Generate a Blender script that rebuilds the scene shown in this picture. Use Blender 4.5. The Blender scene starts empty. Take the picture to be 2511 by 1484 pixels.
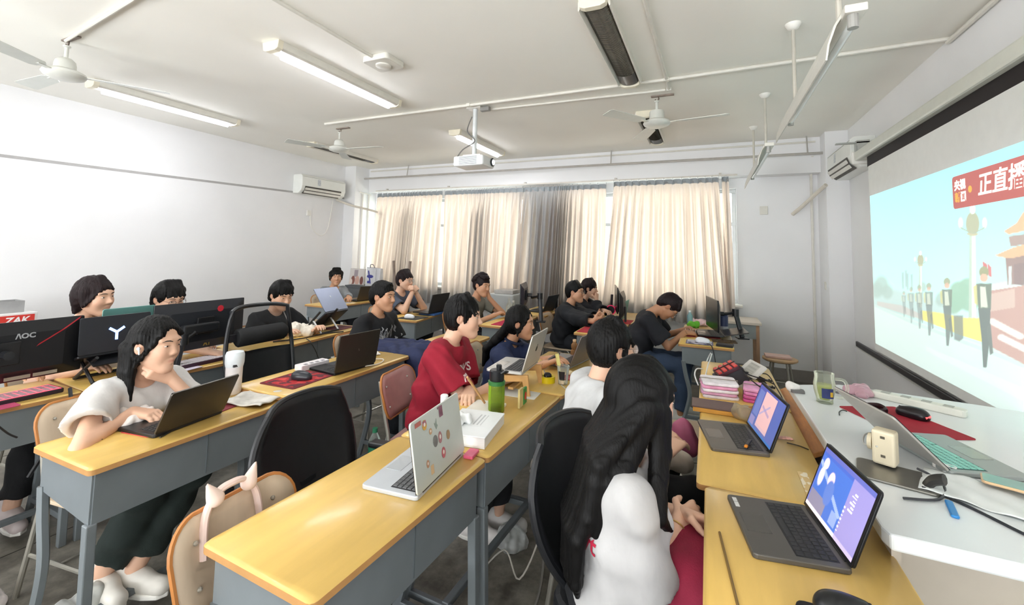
import bpy, math, random
import numpy as np
from mathutils import Vector, Matrix, Euler
S = bpy.context.scene
C = S.collection
PI = math.pi
# ------------------------------------------------------------------ camera
# X runs to the front wall (projection screen), Y to the window wall, Z up; metres
CAM_H = 1.54
FOC, YAW, PITCH, ROLL, PCY = 1076.37, -0.42107, 0.07238, 0.0206, 535.4
def cam_axes():
    cy, sy, cp, sp = math.cos(YAW), math.sin(YAW), math.cos(PITCH), math.sin(PITCH)
    f = Vector((sy*cp, cy*cp, sp)); r = Vector((cy, -sy, 0)); u = r.cross(f)
    cr, sr = math.cos(ROLL), math.sin(ROLL)
    return r*cr + u*sr, u*cr - r*sr, f
_r, _u, _f = cam_axes()
cd = bpy.data.cameras.new('camera'); cam = bpy.data.objects.new('camera', cd); C.objects.link(cam)
m4 = Matrix((_r, _u, -_f)).transposed().to_4x4(); m4.translation = (0, 0, CAM_H)
cam.matrix_world = m4
cd.sensor_fit = 'HORIZONTAL'; cd.sensor_width = 36; cd.lens = FOC/2511*36
cd.shift_y = -(742-PCY)/2511; cd.clip_start = 0.05
S.camera = cam
def ray(x, y): return _f + _r*((x-1255)/FOC) - _u*((y-PCY)/FOC)
def P(x, y, z):                       # surveyed point of the photograph at height z
    d = ray(x, y); k = (z-CAM_H)/d.z; return Vector((d.x*k, d.y*k, z))
def PX(x, y, X):
    d = ray(x, y); k = X/d.x; return Vector((X, d.y*k, CAM_H+d.z*k))
def PY(x, y, Y):
    d = ray(x, y); k = Y/d.y; return Vector((d.x*k, Y, CAM_H+d.z*k))
# ------------------------------------------------------------------ light
w = bpy.data.worlds.new('sky'); S.world = w; w.use_nodes = True
bg = w.node_tree.nodes['Background']; bg.inputs[0].default_value = (1.0, 0.985, 0.96, 1); bg.inputs[1].default_value = 1.6
def area(name, loc, rot, sx, sy, power, col=(1, 1, 1)):
    l = bpy.data.lights.new(name, 'AREA'); l.shape = 'RECTANGLE'; l.size = sx; l.size_y = sy; l.energy = power; l.color = col
    o = bpy.data.objects.new(name, l); C.objects.link(o); o.location = loc; o.rotation_euler = rot
    return o
area('daylight_window', (-2.6, 7.6, 1.9), (-PI/2, 0, 0), 7.0, 2.6, 340, (1.0, 0.9, 0.82))      # sky outside the curtained windows
area('corridor_side_fill', (-2.2, -3.1, .9), (PI/2+.8, 0, 0), 7.4, 2.0, 460, (0.93, 0.97, 1.0))   # added fill lamp behind the photographer, tilted up to brighten the ceiling
S.view_settings.view_transform = 'Standard'; S.view_settings.look = 'None'
S.view_settings.exposure = 0.64; S.view_settings.gamma = 1.0; S.view_settings.use_curve_mapping = False
S.cycles.max_bounces = 7; S.cycles.diffuse_bounces = 6; S.cycles.glossy_bounces = 2; S.cycles.transmission_bounces = 4
S.cycles.transparent_max_bounces = 10; S.cycles.caustics_reflective = False; S.cycles.caustics_refractive = False
S.cycles.sample_clamp_indirect = 6; S.cycles.use_adaptive_sampling = True; S.cycles.adaptive_threshold = .12; S.cycles.adaptive_min_samples = 16
# ------------------------------------------------------------------ materials
def lin(h):
    h = h.lstrip('#'); v = [int(h[i:i+2], 16)/255 for i in (0, 2, 4)]
    return [c/12.92 if c <= .04045 else ((c+.055)/1.055)**2.4 for c in v]
_mc = {}
def M(col, rough=.5, metal=0, var=.06, scale=14, bump=0, bscale=80, stretch=(1, 1, 1), emit=0, trans=0, coat=0, ior=1.45, name=None, sheen=0, spec=.5, sss=0):
    key = (col, rough, metal, var, scale, bump, bscale, stretch, emit, trans, coat, sheen, spec, sss)
    if key in _mc: return _mc[key]
    m = bpy.data.materials.new(name or 'mat_'+col.strip('#')); m.use_nodes = True
    n = m.node_tree.nodes; L = m.node_tree.links; b = n['Principled BSDF']
    c = lin(col)
    b.inputs['Roughness'].default_value = rough; b.inputs['Metallic'].default_value = metal; b.inputs['IOR'].default_value = ior
    b.inputs['Specular IOR Level'].default_value = spec
    if coat: b.inputs['Coat Weight'].default_value = coat; b.inputs['Coat Roughness'].default_value = .15
    if sheen: b.inputs['Sheen Weight'].default_value = sheen
    if trans: b.inputs['Transmission Weight'].default_value = trans
    if sss: b.inputs['Subsurface Weight'].default_value = sss; b.inputs['Subsurface Radius'].default_value = (.012, .005, .003); b.inputs['Subsurface Scale'].default_value = 1
    if emit:
        b.inputs['Emission Color'].default_value = (*c, 1); b.inputs['Emission Strength'].default_value = emit
    tc = n.new('ShaderNodeTexCoord'); mp = n.new('ShaderNodeMapping'); mp.inputs['Scale'].default_value = stretch
    L.new(tc.outputs['Object'], mp.inputs['Vector'])
    if var:
        t = n.new('ShaderNodeTexNoise'); t.inputs['Scale'].default_value = scale; t.inputs['Detail'].default_value = 5
        L.new(mp.outputs[0], t.inputs['Vector'])
        r = n.new('ShaderNodeValToRGB'); r.color_ramp.elements[0].position = .3; r.color_ramp.elements[1].position = .7
        r.color_ramp.elements[0].color = (*[x*(1-var) for x in c], 1); r.color_ramp.elements[1].color = (*[min(1, x*(1+var)) for x in c], 1)
        L.new(t.outputs[0], r.inputs[0]); L.new(r.outputs[0], b.inputs['Base Color'])
    else: b.inputs['Base Color'].default_value = (*c, 1)
    if bump:
        t2 = n.new('ShaderNodeTexNoise'); t2.inputs['Scale'].default_value = bscale; t2.inputs['Detail'].default_value = 4
        L.new(mp.outputs[0], t2.inputs['Vector'])
        bp = n.new('ShaderNodeBump'); bp.inputs['Strength'].default_value = bump; bp.inputs['Distance'].default_value = .01
        L.new(t2.outputs[0], bp.inputs['Height']); L.new(bp.outputs[0], b.inputs['Normal'])
    _mc[key] = m; return m
def Mglow(col, k):
    key = ('glow', col, k)
    if key not in _mc:
        m = bpy.data.materials.new('glow_'+col.strip('#')); m.use_nodes = True; n = m.node_tree.nodes; n.remove(n['Principled BSDF'])
        e = n.new('ShaderNodeEmission'); e.inputs[0].default_value = (*lin(col), 1); e.inputs[1].default_value = k
        m.node_tree.links.new(e.outputs[0], n['Material Output'].inputs[0]); _mc[key] = m
    return _mc[key]
def Mglass(col='#f4fbfa', clear=.85, rough=.03):
    key = ('glass', col, clear, rough)
    if key not in _mc:
        m = bpy.data.materials.new('clear_'+col.strip('#')); m.use_nodes = True; n = m.node_tree.nodes; L = m.node_tree.links; n.remove(n['Principled BSDF'])
        tr = n.new('ShaderNodeBsdfTransparent'); tr.inputs[0].default_value = (*lin(col), 1)
        gl = n.new('ShaderNodeBsdfPrincipled'); gl.inputs['Base Color'].default_value = (*lin(col), 1); gl.inputs['Roughness'].default_value = rough
        fr = n.new('ShaderNodeFresnel'); fr.inputs[0].default_value = 1.35
        ad = n.new('ShaderNodeMath'); ad.operation = 'ADD'; ad.use_clamp = True; ad.inputs[1].default_value = 1-clear
        mx = n.new('ShaderNodeMixShader'); L.new(fr.outputs[0], ad.inputs[0]); L.new(ad.outputs[0], mx.inputs[0])
        L.new(tr.outputs[0], mx.inputs[1]); L.new(gl.outputs[0], mx.inputs[2]); L.new(mx.outputs[0], n['Material Output'].inputs[0]); _mc[key] = m
    return _mc[key]
def Mvc(rough=.6, emit=0, sheen=0, name='painted', sss=0, coat=0):      # colour taken from the mesh's own colour attribute
    key = ('vc', rough, emit, sheen, sss, coat)
    if key not in _mc:
        m = bpy.data.materials.new(name); m.use_nodes = True; n = m.node_tree.nodes; L = m.node_tree.links; b = n['Principled BSDF']
        a = n.new('ShaderNodeVertexColor'); a.layer_name = 'Col'; L.new(a.outputs[0], b.inputs['Base Color']); b.inputs['Roughness'].default_value = rough
        if sss: b.inputs['Subsurface Weight'].default_value = sss; b.inputs['Subsurface Radius'].default_value = (.012, .005, .003); b.inputs['Subsurface Scale'].default_value = 1
        if coat: b.inputs['Coat Weight'].default_value = coat
        if emit: L.new(a.outputs[0], b.inputs['Emission Color']); b.inputs['Emission Strength'].default_value = emit
        _mc[key] = m
    return _mc[key]
# ------------------------------------------------------------------ mesh building
def frame(ax):                         # orthonormal frame whose third axis is ax
    z = Vector(ax).normalized(); t = Vector((1, 0, 0)) if abs(z.x) < .8 else Vector((0, 1, 0))
    x = t.cross(z).normalized(); return x, z.cross(x), z
class MB:
    def __init__(s): s.v = []; s.f = []; s.m = []
    def add(s, vs, fs, m=0, T=None):
        k = len(s.v)
        s.v += [tuple(T @ Vector(p)) if T is not None else tuple(p) for p in vs]
        s.f += [tuple(i+k for i in f) for f in fs]; s.m += [m]*len(fs); return s
    def box(s, c, d, m=0, T=None, rot=None):
        x, y, z = [q/2 for q in d]
        vs = [Vector((a*x, b*y, e*z)) for e in (-1, 1) for b in (-1, 1) for a in (-1, 1)]
        if rot is not None:
            R = rot if isinstance(rot, Matrix) else Euler(rot).to_matrix(); vs = [R @ p for p in vs]
        vs = [p+Vector(c) for p in vs]
        return s.add(vs, [(0, 2, 3, 1), (4, 5, 7, 6), (0, 1, 5, 4), (2, 6, 7, 3), (0, 4, 6, 2), (1, 3, 7, 5)], m, T)
    def tube(s, pts, r, n=8, m=0, T=None, closed=False, flat=1.0):
        pts = [Vector(p) for p in pts]; K = len(pts); rs = list(np.interp(np.linspace(0, 1, K), np.linspace(0, 1, len(r)), r)) if isinstance(r, (list, tuple)) else [r]*K
        vs = []; up = None
        for i, p in enumerate(pts):
            if closed: t = pts[(i+1) % K]-pts[i-1]
            else: t = pts[min(i+1, K-1)]-pts[max(i-1, 0)]
            if t.length < 1e-9: t = Vector((0, 0, 1))
            t.normalize()
            if up is None: x, y, _ = frame(t)
            else:
                x = up-t*up.dot(t)
                x = x.normalized() if x.length > 1e-6 else frame(t)[0]
                y = t.cross(x)
            up = x
            vs += [p+(x*math.cos(a)*flat+y*math.sin(a))*rs[i] for a in [2*PI*j/n for j in range(n)]]
        fs = []
        for i in range(K if closed else K-1):
            a, b = i*n, ((i+1) % K)*n
            fs += [(a+j, a+(j+1) % n, b+(j+1) % n, b+j) for j in range(n)]
        if not closed: fs += [tuple(range(n-1, -1, -1)), tuple(range((K-1)*n, K*n))]
        return s.add(vs, fs, m, T)
    def lathe(s, prof, n=24, c=(0, 0, 0), m=0, T=None, sx=1, sy=1):
        vs = []; fs = []
        for r, z in prof: vs += [(c[0]+r*math.cos(2*PI*j/n)*sx, c[1]+r*math.sin(2*PI*j/n)*sy, c[2]+z) for j in range(n)]
        for i in range(len(prof)-1):
            a, b = i*n, (i+1)*n; fs += [(a+j, a+(j+1) % n, b+(j+1) % n, b+j) for j in range(n)]
        fs += [tuple(range(n-1, -1, -1)), tuple(range((len(prof)-1)*n, len(prof)*n))]
        return s.add(vs, fs, m, T)
    def prism(s, poly, z0, z1, m=0, T=None, ax='z'):
        n = len(poly)
        mk = {'z': lambda p, h: (p[0], p[1], h), 'x': lambda p, h: (h, p[0], p[1]), 'y': lambda p, h: (p[0], h, p[1])}[ax]
        vs = [mk(p, z0) for p in poly]+[mk(p, z1) for p in poly]
        fs = [tuple(range(n-1, -1, -1)), tuple(range(n, 2*n))]+[(i, (i+1) % n, n+(i+1) % n, n+i) for i in range(n)]
        return s.add(vs, fs, m, T)
    def surf(s, fn, nu, nv, m=0, T=None, thick=0):
        vs = [fn(i/nu, j/nv) for j in range(nv+1) for i in range(nu+1)]; W = nu+1
        fs = [(j*W+i, j*W+i+1, (j+1)*W+i+1, (j+1)*W+i) for j in range(nv) for i in range(nu)]
        return s.add(vs, fs, m, T)
    def ball(s, c, r, n=12, m=0, T=None):
        r = r if isinstance(r, (list, tuple)) else (r, r, r); k = n//2
        vs = [(c[0], c[1], c[2]-r[2])]; fs = []
        for i in range(1, k):
            a = -PI/2+PI*i/k; vs += [(c[0]+r[0]*math.cos(a)*math.cos(2*PI*j/n), c[1]+r[1]*math.cos(a)*math.sin(2*PI*j/n), c[2]+r[2]*math.sin(a)) for j in range(n)]
        vs.append((c[0], c[1], c[2]+r[2])); e = len(vs)-1
        fs += [(0, 1+(j+1) % n, 1+j) for j in range(n)]
        for i in range(k-2):
            a, b = 1+i*n, 1+(i+1)*n; fs += [(a+j, a+(j+1) % n, b+(j+1) % n, b+j) for j in range(n)]
        a = 1+(k-2)*n; fs += [(a+j, a+(j+1) % n, e) for j in range(n)]
        return s.add(vs, fs, m, T)
    def mesh(s, name, mats, smooth=False):
        me = bpy.data.meshes.new(name); me.from_pydata(s.v, [], s.f)
        for q in (mats if isinstance(mats, (list, tuple)) else [mats]): me.materials.append(q)
        if any(s.m): me.polygons.foreach_set('material_index', s.m)
        me.polygons.foreach_set('use_smooth', [bool(smooth)]*len(s.f))
        me.update()
        if smooth and smooth != 'all': me.set_sharp_from_angle(angle=math.radians(40))
        return me
    def build(s, name, mats, parent=None, smooth=False, bevel=0, solid=0, loc=None, rot=None):
        return link(name, s.mesh(name, mats, smooth), parent, bevel, solid, loc, rot)
def link(name, me, parent=None, bevel=0, solid=0, loc=None, rot=None):
    o = bpy.data.objects.new(name, me); C.objects.link(o)
    if parent is not None: o.parent = parent
    if loc is not None: o.location = loc
    if rot is not None: o.rotation_euler = rot
    if solid:
        q = o.modifiers.new('s', 'SOLIDIFY'); q.thickness = solid; q.offset = 0
    if bevel:
        q = o.modifiers.new('b', 'BEVEL'); q.width = bevel; q.segments = 2; q.limit_method = 'ANGLE'
    return o
def tag(o, label, cat, group=None, kind=None):
    o['label'] = label; o['category'] = cat
    if group: o['group'] = group
    if kind: o['kind'] = kind
    return o
def thing(name, label, cat, loc=(0, 0, 0), rz=0, group=None, rot=None):
    o = bpy.data.objects.new(name, None); C.objects.link(o); o.empty_display_size = .05
    o.location = loc; o.rotation_euler = rot if rot is not None else (0, 0, rz)
    return tag(o, label, cat, group)
def struct(o, label=None):
    o['kind'] = 'structure'
    if label: o['label'] = label
    return o
def text(name, body, size, mat, parent=None, loc=(0, 0, 0), rot=(0, 0, 0), ext=.0006, shear=0, bold=0, align='CENTER'):
    cu = bpy.data.curves.new(name, 'FONT'); cu.body = body; cu.size = size; cu.extrude = ext; cu.align_x = align; cu.align_y = 'CENTER'; cu.shear = shear; cu.offset = bold
    cu.resolution_u = 3
    t = bpy.data.objects.new(name, cu); C.objects.link(t)
    dg = bpy.context.evaluated_depsgraph_get(); me = bpy.data.meshes.new_from_object(t.evaluated_get(dg)); C.objects.unlink(t); bpy.data.objects.remove(t)
    me.materials.clear(); me.materials.append(mat); me.name = name
    return link(name, me, parent, loc=loc, rot=rot)
def curve_pts(pts, n=8):               # Catmull-Rom through control points
    p = [Vector(q) for q in pts]; out = []
    for i in range(len(p)-1):
        a, b, c, d = p[max(i-1, 0)], p[i], p[i+1], p[min(i+2, len(p)-1)]
        for k in range(n):
            t = k/n; out.append(.5*((2*b)+(c-a)*t+(2*a-5*b+4*c-d)*t*t+(3*b-a-3*c+d)*t**3))
    return out+[p[-1]]
def rrect(w, h, r, n=4):               # rounded rectangle outline about the origin
    o = []
    for cx, cy, a0 in ((w/2-r, h/2-r, 0), (-w/2+r, h/2-r, PI/2), (-w/2+r, -h/2+r, PI), (w/2-r, -h/2+r, 1.5*PI)):
        o += [(cx+r*math.cos(a0+PI/2*k/n), cy+r*math.sin(a0+PI/2*k/n)) for k in range(n+1)]
    return o
rnd = random.Random(7)
# ================================================================== the room
XB, XF, YW, YN, ZC = -6.0, 1.47, 6.5, -2.2, 2.99
WALL = M('#e9e9ea', .85, var=.03, scale=1.3, bump=.05, bscale=120, name='wall_plaster')
CEIL = M('#f3f1ea', .9, var=.03, scale=.9, bump=.04, bscale=90, name='ceiling_plaster')
def floor_mat():
    m = M('#76726a', .5, var=.18, scale=1.6, bump=.12, bscale=30, name='worn_concrete')
    n = m.node_tree.nodes; L = m.node_tree.links; b = n['Principled BSDF']
    t = n.new('ShaderNodeTexNoise'); t.inputs['Scale'].default_value = 9; t.inputs['Detail'].default_value = 8; t.inputs['Roughness'].default_value = .7
    tc = [q for q in n if q.type == 'TEX_COORD'][0]; L.new(tc.outputs['Object'], t.inputs['Vector'])
    r = n.new('ShaderNodeValToRGB'); r.color_ramp.elements[0].position = .38; r.color_ramp.elements[0].color = (.42, .4, .37, 1); r.color_ramp.elements[1].position = .62; r.color_ramp.elements[1].color = (1.25, 1.25, 1.22, 1)
    old = b.inputs['Base Color'].links[0].from_socket
    x = n.new('ShaderNodeMix'); x.data_type = 'RGBA'; x.blend_type = 'MULTIPLY'; x.inputs[0].default_value = .75
    L.new(t.outputs[0], r.inputs[0]); L.new(old, x.inputs[6]); L.new(r.outputs[0], x.inputs[7]); L.new(x.outputs[2], b.inputs['Base Color'])
    r2 = n.new('ShaderNodeMapRange'); r2.inputs[3].default_value = .22; r2.inputs[4].default_value = .7; L.new(t.outputs[0], r2.inputs[0]); L.new(r2.outputs[0], b.inputs['Roughness'])
    return m
fl = MB().box(((XB+XF)/2, (YN+YW)/2, -.1), (XF-XB+.4, YW-YN+.4, .2)).build('floor', floor_mat()); struct(fl, 'worn mottled grey concrete floor')
for x in (-4.6, -3.15, -1.7, -.25):
    MB().box((x, (YN+YW)/2, .0003), (.008, YW-YN, .0008)).build('floor_joint', M('#3b3833', .8), fl)
struct(MB().box(((XB+XF)/2, (YN+YW)/2, ZC+.08), (XF-XB+.4, YW-YN+.4, .16)).build('ceiling', CEIL), 'off-white plaster ceiling')
wb = struct(MB().box((XB-.1, (YN+YW)/2, ZC/2), (.2, YW-YN+.4, ZC)).build('wall_back', WALL), 'plain white back wall with a grey painted line')
MB().box((XB+.002, 2.2, 2.33), (.004, 8.0, .028), rot=(.0215, 0, 0)).build('painted_line', M('#a9a7a6', .7), wb)
wf = struct(MB().box((XF+.1, (YN+YW)/2, ZC/2), (.2, YW-YN+.4, ZC)).build('wall_front', WALL), 'white front wall behind the projection screen')
# window wall with two openings and the pier between them
WX = ((-5.74, -2.66), (-1.95, .345)); WZ0, WZ1 = .9, 2.42
def holed(name, y, th, holes, z0, z1, zt):
    b = MB(); xs = [XB-.1]
    for a, c in holes: xs += [a, c]
    xs.append(XF+.1)
    for i in range(0, len(xs), 2): b.box(((xs[i]+xs[i+1])/2, y, zt/2), (xs[i+1]-xs[i], th, zt))
    for a, c in holes:
        if z0 > 0: b.box(((a+c)/2, y, z0/2), (c-a, th, z0))
        b.box(((a+c)/2, y, (z1+zt)/2), (c-a, th, zt-z1))
    return b.build(name, WALL)
struct(holed('wall_window', YW+.12, .24, WX, WZ0, WZ1, ZC), 'white window wall behind the curtains')
struct(holed('wall_corridor', YN-.1, .2, ((-5.4, -3.4), (-2.9, -.9), (-.3, 1.1)), .7, 2.7, ZC), 'corridor wall behind the photographer')  # unseen wall; its openings let the added fill lamp in
FR = M('#d9dcdd', .35, .2, var=.03)
for k, (a, c) in enumerate(WX):
    b = MB(); t = .05; y = YW+.14
    for z in (WZ0+t/2, WZ1-t/2, 1.95): b.box(((a+c)/2, y, z), (c-a, .07, t))
    n = 4 if k == 0 else 3
    for i in range(n+1): b.box((a+t/2+(c-a-t)*i/n, y, (WZ0+WZ1)/2), (t, .065, WZ1-WZ0-.002))
    wo = struct(b.build('window_%d' % (k+1), FR, bevel=.004), 'white framed window glazed behind curtains')
    for i in range(n):
        for z0, z1 in ((WZ0+.05, 1.925), (1.975, WZ1-.05)):
            x0 = a+t/2+(c-a-t)*i/n; x1 = a+t/2+(c-a-t)*(i+1)/n
            MB().box(((x0+x1)/2, y, (z0+z1)/2), (x1-x0-t, .006, z1-z0)).build('pane', Mglass('#f6fbfb', .95, .02), wo)
    MB().box(((a+c)/2, YW-.06, WZ0-.02), (c-a+.1, .14, .03)).build('sill', M('#dedad3', .6), wo, bevel=.004)
# beam over the windows, corner columns
struct(MB().box(((XB+XF)/2, 6.42, (2.555+ZC)/2), (XF-XB, .24, ZC-2.555)).build('beam_window', WALL), 'plastered beam above the curtains')
struct(MB().box((-5.88, 6.23, ZC/2), (.26, .54, ZC)).build('column_corner', WALL), 'white corner column beside the wall air conditioner')
struct(MB().box((1.37, 6.28, ZC/2), (.24, .44, ZC)).build('column_front', WALL), 'white corner column beside the projection screen')
BASE = M('#8f8a86', .6)
struct(MB().box(((XB+XF)/2, YW-.008, .07), (XF-XB, .016, .14)).build('baseboard_window', BASE))
struct(MB().box((XF-.008, 2.2, .07), (.016, 8, .14)).build('baseboard_front', BASE))
struct(MB().box((XB+.008, 2.2, .07), (.016, 8, .14)).build('baseboard_back', BASE))
# ------------------------------------------------------------------ curtains
def curtain_mat():
    m = bpy.data.materials.new('curtain_cloth'); m.use_nodes = True; n = m.node_tree.nodes; L = m.node_tree.links; n.remove(n['Principled BSDF'])
    tc = n.new('ShaderNodeTexCoord'); mp = n.new('ShaderNodeMapping'); mp.inputs['Scale'].default_value = (90, 90, 2)
    t = n.new('ShaderNodeTexNoise'); t.inputs['Scale'].default_value = 1; t.inputs['Detail'].default_value = 3
    L.new(tc.outputs['Object'], mp.inputs[0]); L.new(mp.outputs[0], t.inputs['Vector'])
    r = n.new('ShaderNodeValToRGB'); r.color_ramp.elements[0].color = (*lin('#868e95'), 1); r.color_ramp.elements[1].color = (*lin('#b2babf'), 1); L.new(t.outputs[0], r.inputs[0])
    d = n.new('ShaderNodeBsdfDiffuse'); L.new(r.outputs[0], d.inputs[0])
    g = n.new('ShaderNodeBsdfGlossy'); g.inputs['Roughness'].default_value = .35; g.inputs[0].default_value = (.75, .78, .8, 1)
    tr = n.new('ShaderNodeBsdfTranslucent'); tr.inputs[0].default_value = (*lin('#dcc5b2'), 1)
    m1 = n.new('ShaderNodeMixShader'); m1.inputs[0].default_value = .12; L.new(d.outputs[0], m1.inputs[1]); L.new(g.outputs[0], m1.inputs[2])
    m2 = n.new('ShaderNodeMixShader'); m2.inputs[0].default_value = .42; L.new(m1.outputs[0], m2.inputs[1]); L.new(tr.outputs[0], m2.inputs[2])
    L.new(m2.outputs[0], n['Material Output'].inputs[0]); return m
CURT = curtain_mat()
def curtain(x0, x1, b0, b1, y, zt, zb, pleats, label, dense=None, seed=0):
    rg = random.Random(seed); ph = [rg.uniform(0, 6.28) for _ in range(6)]
    th = thing('curtain', label, 'curtain', (0, 0, 0), group='curtains drawn over the windows')
    def dn(u):                         # cloth gathers where dense is given
        return u if dense is None else u+dense*math.sin(2*PI*u)/(2*PI)
    def fn(u, v):
        z = zt+(zb-zt)*v; uu = dn(u)
        x = (x0+(x1-x0)*uu)*(1-v)+(b0+(b1-b0)*uu)*v
        pin = abs(math.sin(PI*pleats*u))
        top = .018*pin**.5
        fold = .046*math.sin(2*PI*pleats*u+ph[0]+.5*math.sin(3*v+ph[1]))+.03*math.sin(2*PI*pleats*.47*u+ph[2]+v*1.3)+.012*math.sin(2*PI*pleats*1.9*u+ph[3])
        k = min(1, v*4)
        x += .012*math.sin(2*PI*pleats*u+ph[4]+v*2)*v
        sag = .012*(1-abs(math.sin(PI*pleats*u)))**2*(1-k)
        return (x, y+top*(1-k)+fold*k*(.6+.5*v), z-sag)
    nu = int(pleats*14)
    MB().surf(fn, nu, 26).build('cloth', CURT, th, smooth='all')
    MB().surf(lambda u, v: (fn(u, 0)[0], fn(u, 0)[1]-.004+(.005*math.sin(2*PI*pleats*u) if v > .5 else 0), fn(u, 0)[2]+.004-.065*v), nu, 3).build('heading_tape', M('#979da1', .7, var=.12, stretch=(40, 40, 1)), th, smooth='all')
    b = MB()
    for i in range(int(pleats)+1):
        u = min(1, i/pleats); p = fn(u, 0); b.tube([(p[0], p[1]-.002, p[2]-.02), (p[0], p[1]-.01, p[2]+.035)], .003, 5)
    b.build('hooks', M('#b9bcbe', .3, .8), th)
curtain(-5.5, -4.1, -5.66, -4.16, 6.26, 2.515, .62, 17, 'grey curtain hanging nearest the corner column', .45, 1)
curtain(-4.05, -2.62, -4.1, -2.7, 6.25, 2.51, .62, 18, 'grey curtain with its folds bunched beside the first one', .5, 2)
curtain(-2.62, -1.33, -2.75, -1.36, 6.26, 2.515, .62, 17, 'blue-grey curtain gathered over the pier between the windows', .6, 3)
curtain(-1.22, .13, -1.4, .26, 6.25, 2.54, .64, 14, 'wide evenly pleated curtain beside the bare wall strip', -.2, 4)
curtain(.17, .25, .2, .31, 6.3, 2.55, .7, 1.5, 'narrow turned-back curtain edge beside the bright window gap', None, 5)
rail = thing('curtain_rail', 'white curtain rail fixed under the beam', 'rail', (0, 0, 0))
MB().box((-2.6, 6.275, 2.566), (5.9, .03, .022)).build('track', M('#d8d3cb', .4), rail, bevel=.003)
for x in (-5.3, -4.0, -2.6, -1.2, .15): MB().box((x, 6.29, 2.585), (.03, .05, .03)).build('bracket', M('#c9c4bc', .4), rail)
# ------------------------------------------------------------------ pipes and conduits
PIPE = M('#b7b3ad', .4, .3, var=.08); PVC = M('#dcd9d0', .5, var=.04)
bar = thing('iron_bar', 'long grey iron bar running below the ceiling along the beam', 'pipe')
MB().tube([(-5.95, 6.18, 2.79), (-2, 6.18, 2.785), (1.3, 6.18, 2.765)], .016, 8).build('rod', PIPE, bar, smooth=True)
for x in (-4.8, -1.25, 1.1): MB().tube([(x, 6.18, 2.78), (x, 6.22, 2.99)], .008, 6).build('hanger', PIPE, bar)
def conduit(label, pts, r=.011, clips=()):
    t = thing('conduit', label, 'conduit', group='surface conduits on the ceiling')
    MB().tube(pts, r, 8).build('pipe', PVC, t, smooth=True)
    for q in clips: MB().box(q, (.04, .04, .03)).build('clip', PVC, t, bevel=.003)
zc = ZC-.016
conduit('long ceiling conduit crossing from the far fan to the front wall', [(-4.1, 3.72, zc), (-.2, 3.74, zc), (1.46, 3.68, zc)], .014, [(-2.17, 3.73, zc), (-.3, 3.74, zc)])
conduit('short ceiling conduit joining projector mount and three-bladed fan', [(-2.1, 3.92, zc), (-.45, 3.98, zc), (-.33, 3.98, zc)], .011)
conduit('ceiling conduit running beside the dark tube fixture', [(-.32, -1.8, zc), (-.32, 2.2, zc), (-.3, 3.74, zc), (-.3, 3.98, zc)], .013, [(-.3, 3.98, zc)])
conduit('ceiling conduit leading to the square junction box', [(-2.3, -1.8, zc), (-2.3, 2.5, zc)], .013)
conduit('thin ceiling conduit feeding the bladed fan by the back wall', [(-1.9, 1.2, zc), (-3.05, 1.35, zc), (-4.2, 1.47, zc)], .011, [(-3.0, 1.345, zc)])
conduit('conduit along the edge between ceiling and front wall', [(1.45, -1.8, ZC-.03), (1.45, 3.7, ZC-.03)], .016)
conduit('plastic trunking strip high on the beam', [(-5.7, 6.285, 2.94), (1.2, 6.285, 2.93)], .012)
jb = thing('junction_box', 'square off-white smoke detector box on the ceiling', 'junction box', (-2.28, 2.6, ZC))
MB().prism(rrect(.24, .22, .03), -.045, 0).build('base', PVC, jb, bevel=.006); MB().lathe([(.06, -.045), (.06, -.055), (.045, -.062), (.0, -.062)], 20).build('cap', PVC, jb, smooth=True)
# pipes in the window corners
for k, yy in enumerate((6.14, 6.3)):
    tag(MB().tube([(-5.735, yy, .05), (-5.735, yy, 2.5)], .011, 8).build('riser_pipe', PVC, smooth=True), ('thin white riser pipe standing closest to the corner column', 'thin white riser pipe standing closer to the grey curtain')[k], 'pipe', 'riser pipes by the corner column')
tag(MB().tube([(-5.735, 6.05, 2.53), (-5.735, 6.35, 2.51)], .009, 6).build('branch_pipe', PVC, smooth=True), 'short white branch pipe joining the two risers', 'pipe')
tag(MB().tube(curve_pts([(-5.97, 5.75, 2.36), (-5.76, 5.9, 2.27), (-5.55, 6.2, 2.2), (-5.38, 6.45, 2.12)]), .02, 8).build('refrigerant_hose', M('#d6cfc3', .7, bump=.3, bscale=60), smooth=True), 'wrapped pale hose from the back-wall air conditioner', 'hose')
tag(MB().tube(curve_pts([(1.24, 6.02, 2.36), (1.17, 6.15, 2.28), (1.05, 6.36, 2.14), (.97, 6.46, 2.06)]), .022, 8).build('refrigerant_hose', M('#d6cfc3', .7, bump=.3, bscale=60), smooth=True), 'wrapped pale hose from the front air conditioner', 'hose')
tag(MB().tube([(1.17, 6.42, .1), (1.17, 6.42, 2.72), (1.17, 6.3, 2.76)], .015, 8).build('water_pipe', PVC, smooth=True), 'white vertical pipe beside the front corner column', 'pipe')
tag(MB().box((.66, 6.49, 2.12), (.09, .02, .11)).build('socket_plate', PVC, bevel=.004), 'white blank plate on the bare wall strip', 'wall plate')
tag(MB().box((1.245, 6.22, 1.2), (.01, .06, .09)).build('socket_plate', PVC, bevel=.003), 'small white switch plate on the front corner column', 'wall plate')
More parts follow.
